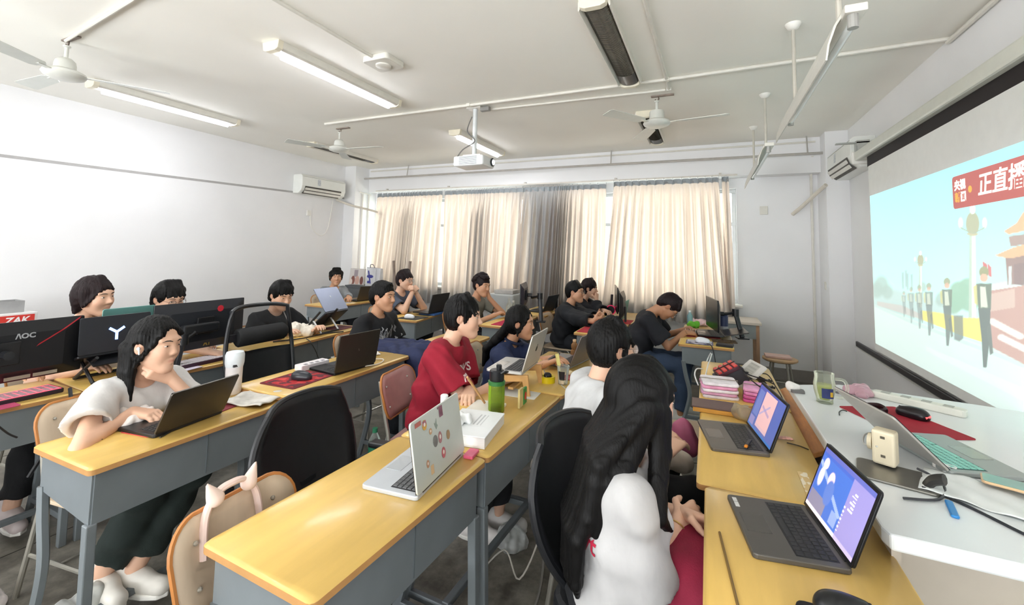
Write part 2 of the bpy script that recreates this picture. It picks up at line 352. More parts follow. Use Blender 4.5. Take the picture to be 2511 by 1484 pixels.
# ================================================================== ceiling and wall fittings
WPL = M('#e8e6e0', .35, var=.03, name='white_plastic'); WMT = M('#dedbd2', .3, .1, var=.04, name='white_metal')
DKM = M('#26262a', .25, .8, var=.1)
def tube_light(x, y0, y1, label, lit):
    L = y1-y0; t = thing('ceiling_light', label, 'ceiling light', (x, (y0+y1)/2, ZC), group='tube lights on the ceiling')
    prof = [(-.085, 0), (.085, 0), (.075, -.05), (.055, -.062), (-.055, -.062), (-.075, -.05)] if lit else [(-.095, 0), (.095, 0), (.095, -.055), (.088, -.06), (.07, -.02), (-.07, -.02), (-.088, -.06), (-.095, -.055)]
    MB().prism(prof, -L/2+.04, L/2-.04, ax='y').build('housing', WMT, t, bevel=.004)
    for s in (-1, 1):
        MB().prism([(-.085, 0), (.085, 0), (.075, -.058), (.045, -.07), (-.045, -.07), (-.075, -.058)], s*L/2-.045 if s > 0 else -L/2, s*L/2 if s > 0 else -L/2+.045, ax='y').build('end_cap', M('#e3dcc8', .4, var=.03), t, bevel=.004)
    if lit:
        MB().tube([(0, -L/2+.1, -.07), (0, L/2-.1, -.07)], .03, 12).build('tube', Mglow('#f6f8ff', 16), t, smooth=True)
        a = area('tube_glow', (0, 0, -.11), (0, 0, 0), .08, L-.2, LAMP, (.95, .97, 1)); a.parent = t
    else:
        MB().surf(lambda u, v: (.07*math.cos(PI*u), (L-.1)*(v-.5), -.02-.035*math.sin(PI*u)**.8), 10, 2).build('reflector', M('#c9c5b8', .3, .25, var=.3, scale=9, stretch=(1, .3, 1)), t, smooth='all')
        b = MB(); n = int(L/.016)
        for i in range(n):
            y = -L/2+.08+(L-.16)*i/n; b.tube([(-.072, y, -.03), (-.05, y, -.05), (0, y, -.058), (.05, y, -.05), (.072, y, -.03)], .0022, 4)
        b.build('grille', M('#4a4740', .35, .5), t)
        MB().surf(lambda u, v: (.073*math.cos(PI*u), L/2-.05-.2*(1-v), -.021-.04*math.sin(PI*u)**.8), 10, 2).build('burnt_end', M('#17161a', .3, .3, var=.3, scale=40), t, smooth='all')
LAMP = 5
tube_light(-2.83, 2.05, 3.42, 'lit tube light directly above the middle desks', True)
tube_light(-5.06, 1.95, 3.3, 'lit tube light hung closest to the back wall', True)
tube_light(-2.81, 4.5, 5.8, 'lit tube light half hidden behind the projector pole', True)
tube_light(-.585, 2.35, 3.7, 'unlit tube light with blackened grille in the top edge', False)
tube_light(-.585, 4.55, 5.85, 'unlit tube light partly hidden behind the three-bladed fan near curtains', False)
tube_light(-5.06, 4.35, 5.65, 'unlit tube light behind the fan near the air conditioner', False)
tube_light(-2.83, -.4, .95, 'lit tube light above the photographer', True)
tube_light(-5.06, -.5, .85, 'lit tube light at the rear beside the corridor wall', True)
# fans
def fan(x, y, label, a0, mot):
    t = thing('ceiling_fan', label, 'fan', (x, y, ZC), group='ceiling fans')
    FM = M('#d9dad3', .3, .15, var=.04)
    MB().box((.05, 0, -.006), (.2, .035, .012)).build('mount_plate', M('#8b7f76', .6, .4, var=.2), t)
    MB().tube(curve_pts([(0, 0, 0), (.018, 0, -.03), (0, 0, -.055), (-.014, 0, -.035)]), .007, 6).build('hook', M('#7a6f66', .5, .6), t, smooth=True)
    MB().lathe([(.0, -.05), (.022, -.05), (.022, -.06), (.012, -.065), (.012, -.17), (0, -.17)], 14).build('stem', FM, t, smooth=True)
    MB().lathe([(0, -.14), (.035, -.145), (.055, -.165), (.06, -.19), (.062, -.235), (0, -.235)] if mot else [(0, -.14), (.06, -.145), (.065, -.16), (.068, -.26), (0, -.26)], 24).build('canopy', FM, t, smooth=True)
    MB().lathe([(0, -.225), (.08, -.228), (.115, -.245), (.122, -.262), (.11, -.28), (.07, -.296), (.03, -.302), (0, -.302)], 32).build('motor', FM, t, smooth=True)
    for k in range(3):
        a = a0+k*2*PI/3; R = Matrix.Rotation(a, 4, 'Z')
        MB().box((.15, 0, -.262), (.12, .035, .006), T=R).build('blade_iron', FM, t)
        poly = [(.17, -.03), (.2, -.05), (.58, -.065), (.6, -.05), (.6, .05), (.58, .065), (.2, .05), (.17, .03)]
        tw = Matrix.Rotation(.16, 4, 'X'); tr = Matrix.Translation((0, 0, -.262))
        MB().prism(poly, -.002, .002, T=R @ tr @ tw).build('blade', M('#cfd2cc', .35, .1, var=.03), t)
fan(-4.2, 1.48, 'ceiling fan beside the lit tube by the back wall', 1.05, True)
fan(-4.12, 3.97, 'ceiling fan hanging before the back-wall air conditioner', .1, True)
fan(-.42, 4.15, 'ceiling fan with square cover hanging before the curtains', -.12, False)
# hanging board lamps
def board_lamp(x, y0, y1, z, label):
    t = thing('board_lamp', label, 'lamp', (x, (y0+y1)/2, z), group='board lamps hung from the ceiling')
    L = y1-y0
    MB().prism([(-.035, .03), (.035, .03), (.035, -.0), (-.035, -.0)], -L/2, L/2, ax='y').build('channel', WMT, t, bevel=.004)
    sh = [(-.03, .03), (-.058, -.02), (-.08, -.09), (-.088, -.15), (-.082, -.15), (-.073, -.09), (-.05, -.02), (-.024, .022)]
    MB().prism(sh, -L/2+.05, L/2, ax='y').build('shade', M('#d6d4cc', .35, .15, var=.04), t)
    MB().tube([(-.005, -L/2+.05, -.03), (-.005, L/2-.03, -.03)], .014, 10).build('tube', M('#e6eaea', .15, var=.02), t, smooth=True)
    for s in (-1, 1): MB().lathe([(.018, -.05), (.018, .01), (0, .01)], 12, (-.005, s*(L/2-.03), 0)).build('tube_holder', M('#a9a8a4', .4, .4), t)
    h = ZC-z
    for s in (-.34, .38):
        MB().tube([(0, s*L, .02), (0, s*L, h-.02)], .011, 8).build('hanging_rod', M('#c9c5ba', .35, .3), t, smooth=True)
        MB().lathe([(.012, h-.04), (.03, h-.03), (.045, h-.006), (.045, h), (0, h)], 20, (0, s*L, 0)).build('ceiling_rose', WPL, t, smooth=True)
board_lamp(.5, 1.9, 3.3, 2.43, 'white board lamp hung above the podium, front edge of ceiling')
board_lamp(.48, 4.2, 5.75, 2.46, 'smaller-looking white board lamp hung before the window beam')
# projector
pj = thing('projector', 'white projector on a ceiling pole with glowing lens', 'projector', (-2.17, 3.87, ZC))
MB().box((0, 0, -.008), (.16, .1, .016)).build('mount_plate', WPL, pj, bevel=.003)
MB().tube([(0, 0, -.01), (0, 0, -.5)], .024, 12).build('pole', M('#dfe3e4', .3, .2), pj, smooth=True)
MB().box((0, 0, -.505), (.2, .12, .02)).build('bracket', WPL, pj, bevel=.003)
bod = MB().box((0, 0, -.57), (.34, .26, .105)).build('body', M('#e4e6e6', .35, var=.02), pj, bevel=.02)
vt = MB()
for i in range(9): vt.box((0, -.1305, -.605+i*.009), (.2, .003, .004))
vt.build('vent', M('#8f9497', .5), bod)
MB().lathe([(.0, .17), (.04, .17), (.045, .178), (.034, .186), (0, .186)], 20, T=Matrix.Translation((0, .07, -.565)) @ Matrix.Rotation(PI/2, 4, 'Y')).build('lens_ring', M('#3a3b40', .3, .4), bod, smooth=True)
MB().ball((.184, .07, -.565), (.008, .028, .028)).build('lens', Mglow('#ffffff', 25), bod, smooth=True)
MB().tube(curve_pts([(-.02, -.03, -.1), (-.06, -.05, -.25), (.03, -.05, -.36), (-.1, -.06, -.44), (-.16, -.1, -.55)]), .006, 6).build('cable', M('#6e6c6a', .5), pj, smooth=True)
tag(MB().box((-2.05, 3.86, ZC-.03), (.1, .05, .04)).build('cable_socket', M('#8c8a86', .5), bevel=.004), 'grey socket on the ceiling beside the projector mount', 'socket')
# air conditioners
def aircon(label, loc, rz, L, grp='wall air conditioners'):
    t = thing('air_conditioner', label, 'air conditioner', loc, rz, grp)     # +x away from wall, y along
    prof = [(0, .15), (.17, .15), (.2, .12), (.205, -.03), (.18, -.1), (.12, -.15), (0, -.15)]
    AC = M('#e9ebe6', .3, var=.02)
    MB().prism(prof, -L/2, L/2, ax='y').build('body', AC, t, bevel=.008)
    MB().prism([(.203, -.035), (.186, -.1), (.13, -.147), (.135, -.153), (.195, -.105), (.211, -.036)], -L/2+.06, L/2-.1, ax='y').build('outlet', M('#54504a', .6, var=.2), t)
    for k in range(2):
        q = (.212-.024*k, -.06-.045*k); MB().prism([(q[0], q[1]), (q[0]-.02, q[1]-.035), (q[0]-.016, q[1]-.037), (q[0]+.004, q[1]-.002)], -L/2+.06, L/2-.1, ax='y').build('louver', M('#d9d7d0', .4), t)
    MB().prism([(.2005, .1), (.2045, .0), (.2065, .0), (.2025, .1)], -L/2+.3, -L/2+.36, ax='y').build('sticker', M('#c7ccd0', .5, var=.3, scale=60), t)
    MB().prism([(.2, .118), (.203, .118), (.203, .112), (.2, .112)], -L/2+.02, L/2-.02, ax='y').build('seam', M('#b9bab6', .5), t)
    return t
aircon('white wall air conditioner high on the back wall', (XB, 5.33, 2.52), 0, .9)
aircon('white wall air conditioner half hidden by the screen housing', (XF, 5.62, 2.56), PI, .9)
so = tag(MB().box((XB+.012, 5.2, 2.08), (.024, .08, .09)).build('wall_socket', WPL, bevel=.004), 'small white socket below the back-wall air conditioner', 'socket')
tag(MB().tube(curve_pts([(XB+.02, 5.22, 2.06), (XB+.02, 5.26, 1.85), (XB+.02, 5.45, 1.72), (XB+.02, 5.6, 1.85), (XB+.03, 5.68, 2.36)]), .005, 6).build('hanging_cable', WPL, smooth=True), 'thin white cord looping down the back wall', 'cord')
so2 = tag(MB().box((XF-.015, 5.03, 2.1), (.03, .09, .09)).build('wall_socket', M('#cfc9bf', .5), bevel=.004), 'small socket beside the projection screen edge', 'socket')
tag(MB().tube(curve_pts([(XF-.02, 5.06, 2.08), (XF-.02, 5.12, 1.85), (XF-.02, 5.06, 1.62), (XF-.02, 4.97, 1.55)]), .005, 6).build('hanging_cable', M('#8e8a85', .5), smooth=True), 'grey cord hanging beside the projection screen', 'cord')
# ------------------------------------------------------------------ projection screen with the broadcast on it
SX = 1.335
sc = thing('projection_screen', 'large pull-down projection screen showing a street broadcast', 'projection screen', (SX, 3.7, .6))
def Sc(y, z): return (0, y-3.7, z-.6)
MB().box(Sc(3.65, 2.5), (.1, 2.95, .09)).build('housing', M('#d5d6cc', .4, var=.03), sc, bevel=.015)
MB().box(Sc(5.14, 2.49), (.13, .03, .12)).build('housing_cap', WPL, sc, bevel=.008)
MB().box(Sc(3.55, 2.41), (.006, 2.76, .09)).build('top_mask', M('#1b1416', .7), sc)
MB().box(Sc(3.55, 1.56), (.004, 2.72, 1.66)).build('fabric', M('#e8e9e6', .8, var=.02), sc)
MB().box(Sc(3.7, .685), (.02, 3.5, .05)).build('bottom_bar', M('#2b282b', .5), sc, bevel=.006)
MB().box(Sc(3.7, .655), (.03, 3.5, .012)).build('weight_strip', M('#d3d2cf', .3, .4), sc)
brk = thing('screen_bracket', 'grey steel bracket holding the screen housing to the wall', 'bracket', (1.33, 5.11, 2.6))
MB().box((-.06, 0, .03), (.26, .05, .012)).build('arm', M('#a9aca8', .4, .4), brk); MB().box((.02, .02, .0), (.1, .09, .1)).build('plate', M('#b3b5b0', .4, .4), brk); MB().box((-.03, -.02, -.06), (.012, .012, .12)).build('strut', M('#9da09c', .4, .4), brk)
YL, YR, Z0, Z1 = 4.89, 2.5, .79, 2.09
NU, NV = 420, 228
def picture():
    yy = np.linspace(YL, YR, NU+1); zz = np.linspace(Z0, Z1, NV+1); Y, Z = np.meshgrid(yy, zz)
    # photograph pixel of each screen point
    dx, dy, dz = SX, Y, Z-CAM_H
    den = dx*_f.x+dy*_f.y+dz*_f.z
    px = 1255+FOC*(dx*_r.x+dy*_r.y+dz*_r.z)/den; py = PCY-FOC*(dx*_u.x+dy*_u.y+dz*_u.z)/den
    A = (px-2000)*1.979; B = (py-350)*1.979
    img = np.zeros(A.shape+(3,)); 
    k = np.clip((B-100)/700, 0, 1)[..., None]
    img[:] = np.array(lin('#8fe3ec'))*(1-k)+np.array(lin('#c3ece6'))*k
    def poly(pts, col, soft=2.0, op=1.0):
        c = np.array(lin(col)); d = None; inside = np.zeros(A.shape, bool); n = len(pts); dist = np.full(A.shape, 1e9)
        for i in range(n):
            (x0, y0), (x1, y1) = pts[i], pts[(i+1) % n]
            cond = ((y0 > B) != (y1 > B)); xi = (x1-x0)*(B-y0)/((y1-y0) if y1 != y0 else 1e-9)+x0; inside ^= cond & (A < xi)
            ex, ey = x1-x0, y1-y0; t = np.clip(((A-x0)*ex+(B-y0)*ey)/(ex*ex+ey*ey+1e-9), 0, 1); dist = np.minimum(dist, np.hypot(A-x0-t*ex, B-y0-t*ey))
        a = np.where(inside, np.clip(.5+dist/soft, 0, 1), np.clip(.5-dist/soft, 0, 1))*op
        img[:] = img*(1-a[..., None])+c*a[..., None]
    def ell(x, y, rx, ry, col, op=1.0, soft=.15):
        d = np.sqrt(((A-x)/rx)**2+((B-y)/ry)**2); a = np.clip((1-d)/soft+.5, 0, 1)*op
        img[:] = img*(1-a[..., None])+np.array(lin(col))*a[..., None]
    # distance haze, tree line, road
    poly([(240, 690), (420, 720), (700, 790), (700, 900), (240, 800)], '#b5cbc8', 20, .8)
    for x, y, r in ((320, 690, 34), (300, 715, 30), (350, 725, 26), (610, 760, 26), (520, 700, 20)): ell(x, y, r, r*1.3, '#9fb9b0', .8, .5)
    for x, y, r in ((700, 720, 46), (740, 700, 42), (690, 770, 46), (750, 770, 50), (670, 790, 40)): ell(x, y, r, r, '#8bb79d', .95, .3)
    poly([(240, 765), (470, 860), (860, 1000), (1100, 1090), (1100, 1500), (240, 1500)], '#cfe3de', 6)
    poly([(240, 765), (470, 865), (860, 1010), (1100, 1105), (1100, 1130), (860, 1030), (470, 880), (240, 775)], '#bcd3cf', 4, .7)
    poly([(540, 990), (1100, 1230), (1100, 1300), (540, 1010)], '#dff0ea', 10, .5)
    poly([(520, 815), (600, 825), (720, 850), (925, 855), (925, 985), (860, 985), (720, 940), (520, 860)], '#e6d963', 3)
    poly([(300, 770), (420, 790), (520, 835), (520, 860), (300, 790)], '#c7a8a0', 6, .5)
    poly([(840, 690), (1100, 640), (1100, 1120), (850, 990)], '#b98d83', 4)
    poly([(850, 735), (970, 708), (972, 800), (852, 820)], '#c9aca0', 3)
    poly([(840, 690), (1100, 640), (1100, 680), (840, 720)], '#cfe0dc', 3)
    for i in range(9): ell(860+i*17, 868+i*9, 20, 14, '#f1f3ea', .9, .5); ell(905+i*16, 945+i*8, 18, 14, '#eef3f0', .8, .5)
    # gate tower
    poly([(925, 560), (1100, 520), (1100, 690), (935, 690)], '#8d6a66', 3)
    poly([(940, 600), (955, 598), (955, 690), (940, 690)], '#c7d3cf', 2); poly([(965, 590), (1100, 570), (1100, 690), (968, 690)], '#7d5c5e', 2)
    poly([(872, 548), (960, 510), (1100, 470), (1100, 530), (960, 560), (930, 560)], '#d8a679', 3)
    poly([(940, 455), (1100, 430), (1100, 480), (950, 505)], '#9c8079', 3)
    poly([(917, 430), (980, 390), (1010, 340), (1100, 250), (1100, 410), (940, 445)], '#d9a779', 3)
    # lamp posts
    def post(x, top, bot, w, hd):
        poly([(x-w, top), (x+w, top), (x+w*1.3, bot), (x-w*1.3, bot)], '#dbe7da', 3)
        poly([(x-w*1.2, top), (x-w*.3, top), (x-w*.3, bot), (x-w*1.4, bot)], '#a8bfae', 4, .8)
        ell(x, top-hd*.6, hd*.42, hd*.75, '#a3a27c', .95); ell(x, top-hd*1.5, hd*.18, hd*.3, '#eef6ee', .9)
        for s in (-1, 1): ell(x+s*hd*.75, top-hd*.65, hd*.16, hd*.35, '#d8e9e2', .9); poly([(x, top), (x+s*hd*.75, top-hd*.4), (x+s*hd*.75, top-hd*.3), (x, top+4)], '#9aa58b', 3)
        poly([(x-hd*.4, top), (x+hd*.4, top), (x+hd*.25, top+10), (x-hd*.25, top+10)], '#b6b08a', 2)
    post(765, 440, 850, 14, 78); post(511, 590, 800, 6, 36)
    for x, y in ((425, 650), (448, 655), (468, 660), (440, 640)): poly([(x-5, y-20), (x+5, y-22), (x+5, y+60), (x-3, y+60)], '#93ada8', 6, .7)
    poly([(813, 575), (835, 590), (840, 640), (822, 645)], '#c8595d', 3); poly([(838, 585), (856, 605), (858, 655), (842, 645)], '#c96065', 3)
    # marching honour guard
    def guard(x, top, bot, op):
        h = bot-top; w = h*.075
        ell(x, top+h*.06, w*.62, h*.055, '#8f8f62', op); ell(x, top+h*.115, w*.5, h*.04, '#d3a98e', op)
        poly([(x-w, top+h*.17), (x+w, top+h*.17), (x+w*.9, top+h*.42), (x-w*.7, top+h*.42)], '#5d6b5a', 3, op)
        poly([(x-w*.5, top+h*.2), (x+w*.2, top+h*.2), (x+w*.5, top+h*.4), (x-w*.4, top+h*.4)], '#dfe5d3', 3, op*.8)
        poly([(x-w*1.35, top+h*.2), (x-w*.9, top+h*.18), (x-w*.8, top+h*.38), (x-w*1.2, top+h*.36)], '#c9bd5d', 3, op*.8)
        poly([(x-w*.75, top+h*.41), (x+w*.85, top+h*.41), (x+w*.75, top+h*.7), (x+w*.35, top+h*.98), (x-w*.1, top+h*.98), (x-w*.3, top+h*.7)], '#4f5a58', 3, op)
        poly([(x+w*.3, top+h*.6), (x+w*.85, top+h*.55), (x+w*1.2, top+h*.84), (x+w*.8, top+h*.86)], '#56605c', 3, op)
    for x, t, b, o in ((430, 720, 850, .45), (465, 700, 880, .5), (505, 690, 908, .6), (552, 680, 942, .75)): guard(x, t, b, o)
    poly([(672, 840), (718, 838), (720, 950), (700, 965), (676, 955)], '#5d6a68', 6, .85)
    guard(640, 655, 993, .9); guard(820, 598, 1102, 1)
    img = np.clip(img*.72+.2*np.array(lin('#e4f2ee')), 0, 1)
    me = bpy.data.meshes.new('picture')
    vs = np.stack([np.full(Y.size, -.0035), Y.ravel()-3.7, Z.ravel()-.6], 1)
    idx = np.arange((NU+1)*(NV+1)).reshape(NV+1, NU+1)
    fs = np.stack([idx[:-1, :-1], idx[1:, :-1], idx[1:, 1:], idx[:-1, 1:]], -1).reshape(-1, 4)
    me.from_pydata(vs.tolist(), [], fs.tolist())
    ca = me.color_attributes.new('Col', 'FLOAT_COLOR', 'POINT'); ca.data.foreach_set('color', np.concatenate([img.reshape(-1, 3), np.ones((Y.size, 1))], 1).astype(np.float32).ravel())
    me.materials.append(Mvc(.8, SCREEN_GLOW, name='projected_light')); return link('picture', me, sc)
SCREEN_GLOW = .55
pic = picture()
# banner with the caption (reads towards the room: text faces -X)
R90 = (PI/2, 0, -PI/2)
by, bz = 3.02, 1.985
bn = MB(); bn.prism([(p[0], p[1]) for p in rrect(1.0, .19, .02)], 0, .001, T=Matrix.Translation(Sc(2.93, 1.93)) @ Matrix.Translation((-.0045, 0, 0)) @ Matrix(((0, 0, -1, 0), (-1, 0, 0, 0), (0, 1, 0, 0), (0, 0, 0, 1)))); bn.build('caption_banner', M('#b06a66', .8, emit=.5, var=0), sc)
CAPW = M('#f3f6ea', .8, emit=.6, var=0)
for txt, y, z, s, mt in (('央视', 3.345, 1.965, .062, CAPW), ('新', 3.375, 1.895, .06, M('#d8a85a', .8, emit=.5, var=0)), ('闻', 3.312, 1.895, .06, CAPW), ('正直播', 2.97, 1.93, .13, CAPW)):
    text('caption', txt, s, mt, sc, Sc(y, z)[0:1] and (-.0062, y-3.7, z-.6), R90, shear=.15 if len(txt) == 3 else 0, bold=.002)
MB().ball((-.006, 3.24-3.7, 1.93-.6), (.001, .02, .02)).build('caption_dot', M('#d8a85a', .8, emit=.5, var=0), sc)
# ================================================================== desks and chairs
WOOD = M('#d4b062', .32, var=.08, scale=3.2, stretch=(7, 1, 1), coat=.25, spec=.5, name='varnished_desk_top')
EDGE = M('#b98a55', .45, var=.12, scale=8, name='desk_edge_wood'); STEEL = M('#80878b', .42, .25, var=.08, scale=5, name='painted_desk_steel')
STEELD = M('#70767a', .45, .25, var=.1, scale=5, name='desk_frame_steel')
def top_mesh(mb, d, l, th, z):          # tabletop with rounded corners; slab sides take the edge wood
    o = rrect(d, l, .018, 3); n = len(o)
    i = [(x*(1-.006/ (d/2)), y*(1-.006/(l/2))) for x, y in o]
    vs = [(x, y, z-th) for x, y in o]+[(x, y, z-.006) for x, y in o]+[(x, y, z) for x, y in i]
    fs = [(tuple(range(n-1, -1, -1)), 1), (tuple(range(2*n, 3*n)), 0)]
    for r in (0, 1): fs += [((r*n+k, r*n+(k+1) % n, (r+1)*n+(k+1) % n, (r+1)*n+k), 1 if r == 0 else 0) for k in range(n)]
    k = len(mb.v); mb.v += vs
    for f, m in fs: mb.f.append(tuple(q+k for q in f)); mb.m.append(m)
def desk(label, x0, x1, y0, y1, xr1=None, z=.76, grp='yellow-topped school desks', front=True):
    """x0..x1 depth at the near end (y0), far end y1; xr1 = x of the front edge at the far end"""
    d = x1-x0; L = y1-y0; sk = ((xr1 if xr1 is not None else x1)-x1)
    rz = -math.atan2(sk, L); L = math.hypot(L, sk); d = d*math.cos(rz)
    cx = (x0+x1)/2+sk/2; cy = (y0+y1)/2
    t = thing('school_desk', label, 'desk', (cx, cy, 0), rz, grp)
    H = z
    b = MB(); top_mesh(b, d, L-.004, .024, H); b.build('tabletop', [WOOD, EDGE], t, smooth=True)
    fx = d/2-.03; bx = -d/2+.03; ye = L/2-.03
    if front:
        MB().box((fx, 0, H-.024-.09), (.012, L-.06, .18)).build('front_panel', STEEL, t)
        MB().box((fx+.007, 0, H-.11), (.003, .004, .165)).build('panel_seam', M('#5f666b', .5), t)
    for s in (-1, 1):
        MB().prism([(bx, H-.024), (fx, H-.024), (fx, H-.205), (bx+.02, H-.165), (bx, H-.15)], s*ye-.006, s*ye+.006, ax='y').build('side_panel', STEEL, t)
    MB().box(((fx+bx)/2, 0, H-.17), (fx-bx, L-.08, .01)).build('book_shelf', STEELD, t)
    for s in (-1, 1):
        MB().prism([(fx-.022, H-.2), (fx+.012, H-.2), (fx+.03, 0), (fx-.002, 0)], s*ye-.016, s*ye+.016, ax='y').build('leg', STEEL, t, bevel=.004)
        pts = curve_pts([(bx+.01, s*ye, H-.15), (bx+.03, s*ye, H-.27), (bx+.06, s*ye, H-.42), (bx+.03, s*ye, H-.58), (bx-.03, s*ye, 0)], 5)
        MB().tube(pts, .019, 6).build('leg', STEEL, t, smooth=True)
        MB().box(((fx+bx)/2, s*ye, .14), (fx-bx-.03, .022, .028)).build('foot_rail', STEELD, t, bevel=.003)
    MB().box((.02, 0, .145), (.03, 2*ye, .026)).build('footrest', STEELD, t, bevel=.003)
    return t
D = .76
desk('yellow desk nearest the camera at the podium, holding the front black laptop', -.02, .44, .78, 1.69)
desk('yellow desk beside the podium holding the tilted dark laptop', -.047, .37, 1.695, 2.645)
desk('yellow desk with the pink bundles at the far end of the front row', -.055, .375, 2.65, 3.575)
desk('yellow desk where the head-bowed student in jeans sits', -.25, .19, 4.15, 5.3)
desk('yellow desk carrying the sticker-covered laptop', -1.22, -.8, .765, 1.535, -.765)
desk('yellow desk with green bottle and wooden laptop stand', -1.19, -.765, 1.54, 2.41, -.735)
desk('yellow desk with phone and dark laptop before the navy-shirted girl', -1.16, -.725, 2.33, 3.28, -.7, .768)
desk('yellow desk with red mat before the black-jacketed student', -1.2, -.8, 4.18, 5.0)
desk('yellow desk with two upright screens beside the chin-resting student', -1.2, -.78, 5.02, 5.9)
desk('yellow desk of the white-shirted girl with chin on hand', -2.36, -1.94, .84, 1.66)
desk('yellow desk holding mouse on red mat and half-open laptop', -2.34, -1.93, 1.6, 2.6, None, .785)
desk('yellow desk with phone behind the red-shirted student', -2.23, -1.8, 2.72, 3.6)
desk('yellow desk with crimson mat before the face-resting student', -2.2, -1.86, 4.11, 5.0)
desk('yellow desk with the phone-bracket monitor by the blue-grey curtain', -2.2, -1.8, 5.05, 5.85)
desk('yellow desk under the monitor with the red light streak', -3.45, -3.02, .1, 1.25, -2.99)
desk('yellow desk under the monitor with the red emblem', -3.42, -2.985, 1.26, 2.2, -2.92)
desk('yellow desk with tissue lump and raised grey laptop', -3.45, -2.99, 2.22, 3.4, -3.1)
desk('yellow desk with white mouse before the hand-clasping student', -3.28, -2.87, 3.93, 4.75, -2.99)
desk('yellow desk of the grey-sleeved student by the back wall', -4.95, -4.47, 4.3, 5.45)
# chairs
PLY = M('#cdb9a0', .5, var=.08, scale=3, stretch=(1, 6, 1)); PLYE = M('#b4763d', .5, var=.1); PINKPLY = M('#c49a96', .5, var=.06)
TUBE = M('#b3b0a6', .3, .6, var=.06); BLK = M('#17181b', .55, var=.12, scale=30, name='black_fabric'); BLKP = M('#1d1e21', .35, var=.05, name='black_plastic')
def school_chair(label, x, y, rz=0, ply=PLY, grp='plywood school chairs'):
    t = thing('school_chair', label, 'chair', (x, y, 0), rz, grp)     # faces +x
    out = rrect(.385, .24, .075, 6); n = len(out)
    def bend(y, z): return (-.2-.25*(z+.125)+.9*y*y, y*(1-.25*(z < 0)*abs(z)/.125*.4), .675+z)
    vs = [bend(0, 0)]; fs = []
    for r_ in (.35, .7, 1): vs += [bend(y*r_, z*r_) for y, z in out]
    fs += [(0, 1+i, 1+(i+1) % n) for i in range(n)]
    for k in (0, 1): fs += [(1+k*n+i, 1+k*n+n+i, 1+k*n+n+(i+1) % n, 1+k*n+(i+1) % n) for i in range(n)]
    bk = MB().add(vs, fs).build('backrest', ply, t, smooth='all', solid=.012)
    MB().tube([bend(y, z) for y, z in out], .0072, 6, closed=True).build('edge_ply', PLYE, bk, smooth=True)
    MB().prism([(a+0, b_) for a, b_ in rrect(.38, .4, .06, 4)], .425, .44).build('seat', ply, t, bevel=.004)
    for s in (-1, 1):
        MB().tube(curve_pts([(-.245, s*.155, .77), (-.2, s*.16, .58), (-.17, s*.165, .43), (-.2, s*.18, .2), (-.24, s*.19, 0)], 4), .011, 8).build('rear_leg', TUBE, t, smooth=True)
        MB().tube(curve_pts([(-.17, s*.165, .415), (.05, s*.165, .415), (.15, s*.165, .4), (.18, s*.175, .2), (.2, s*.18, 0)], 4), .011, 8).build('front_leg', TUBE, t, smooth=True)
        MB().tube([(-.2, s*.178, .18), (.18, s*.176, .18)], .008, 6).build('stretcher', TUBE, t)
        for v in (.62, .73): MB().ball((-.19-.25*(v-.55)+.9*.0144, s*.12, v), .007, 8).build('rivet', TUBE, t)
    MB().tube([(0, -.176, .18), (0, .176, .18)], .008, 6).build('stretcher', TUBE, t)
    return t
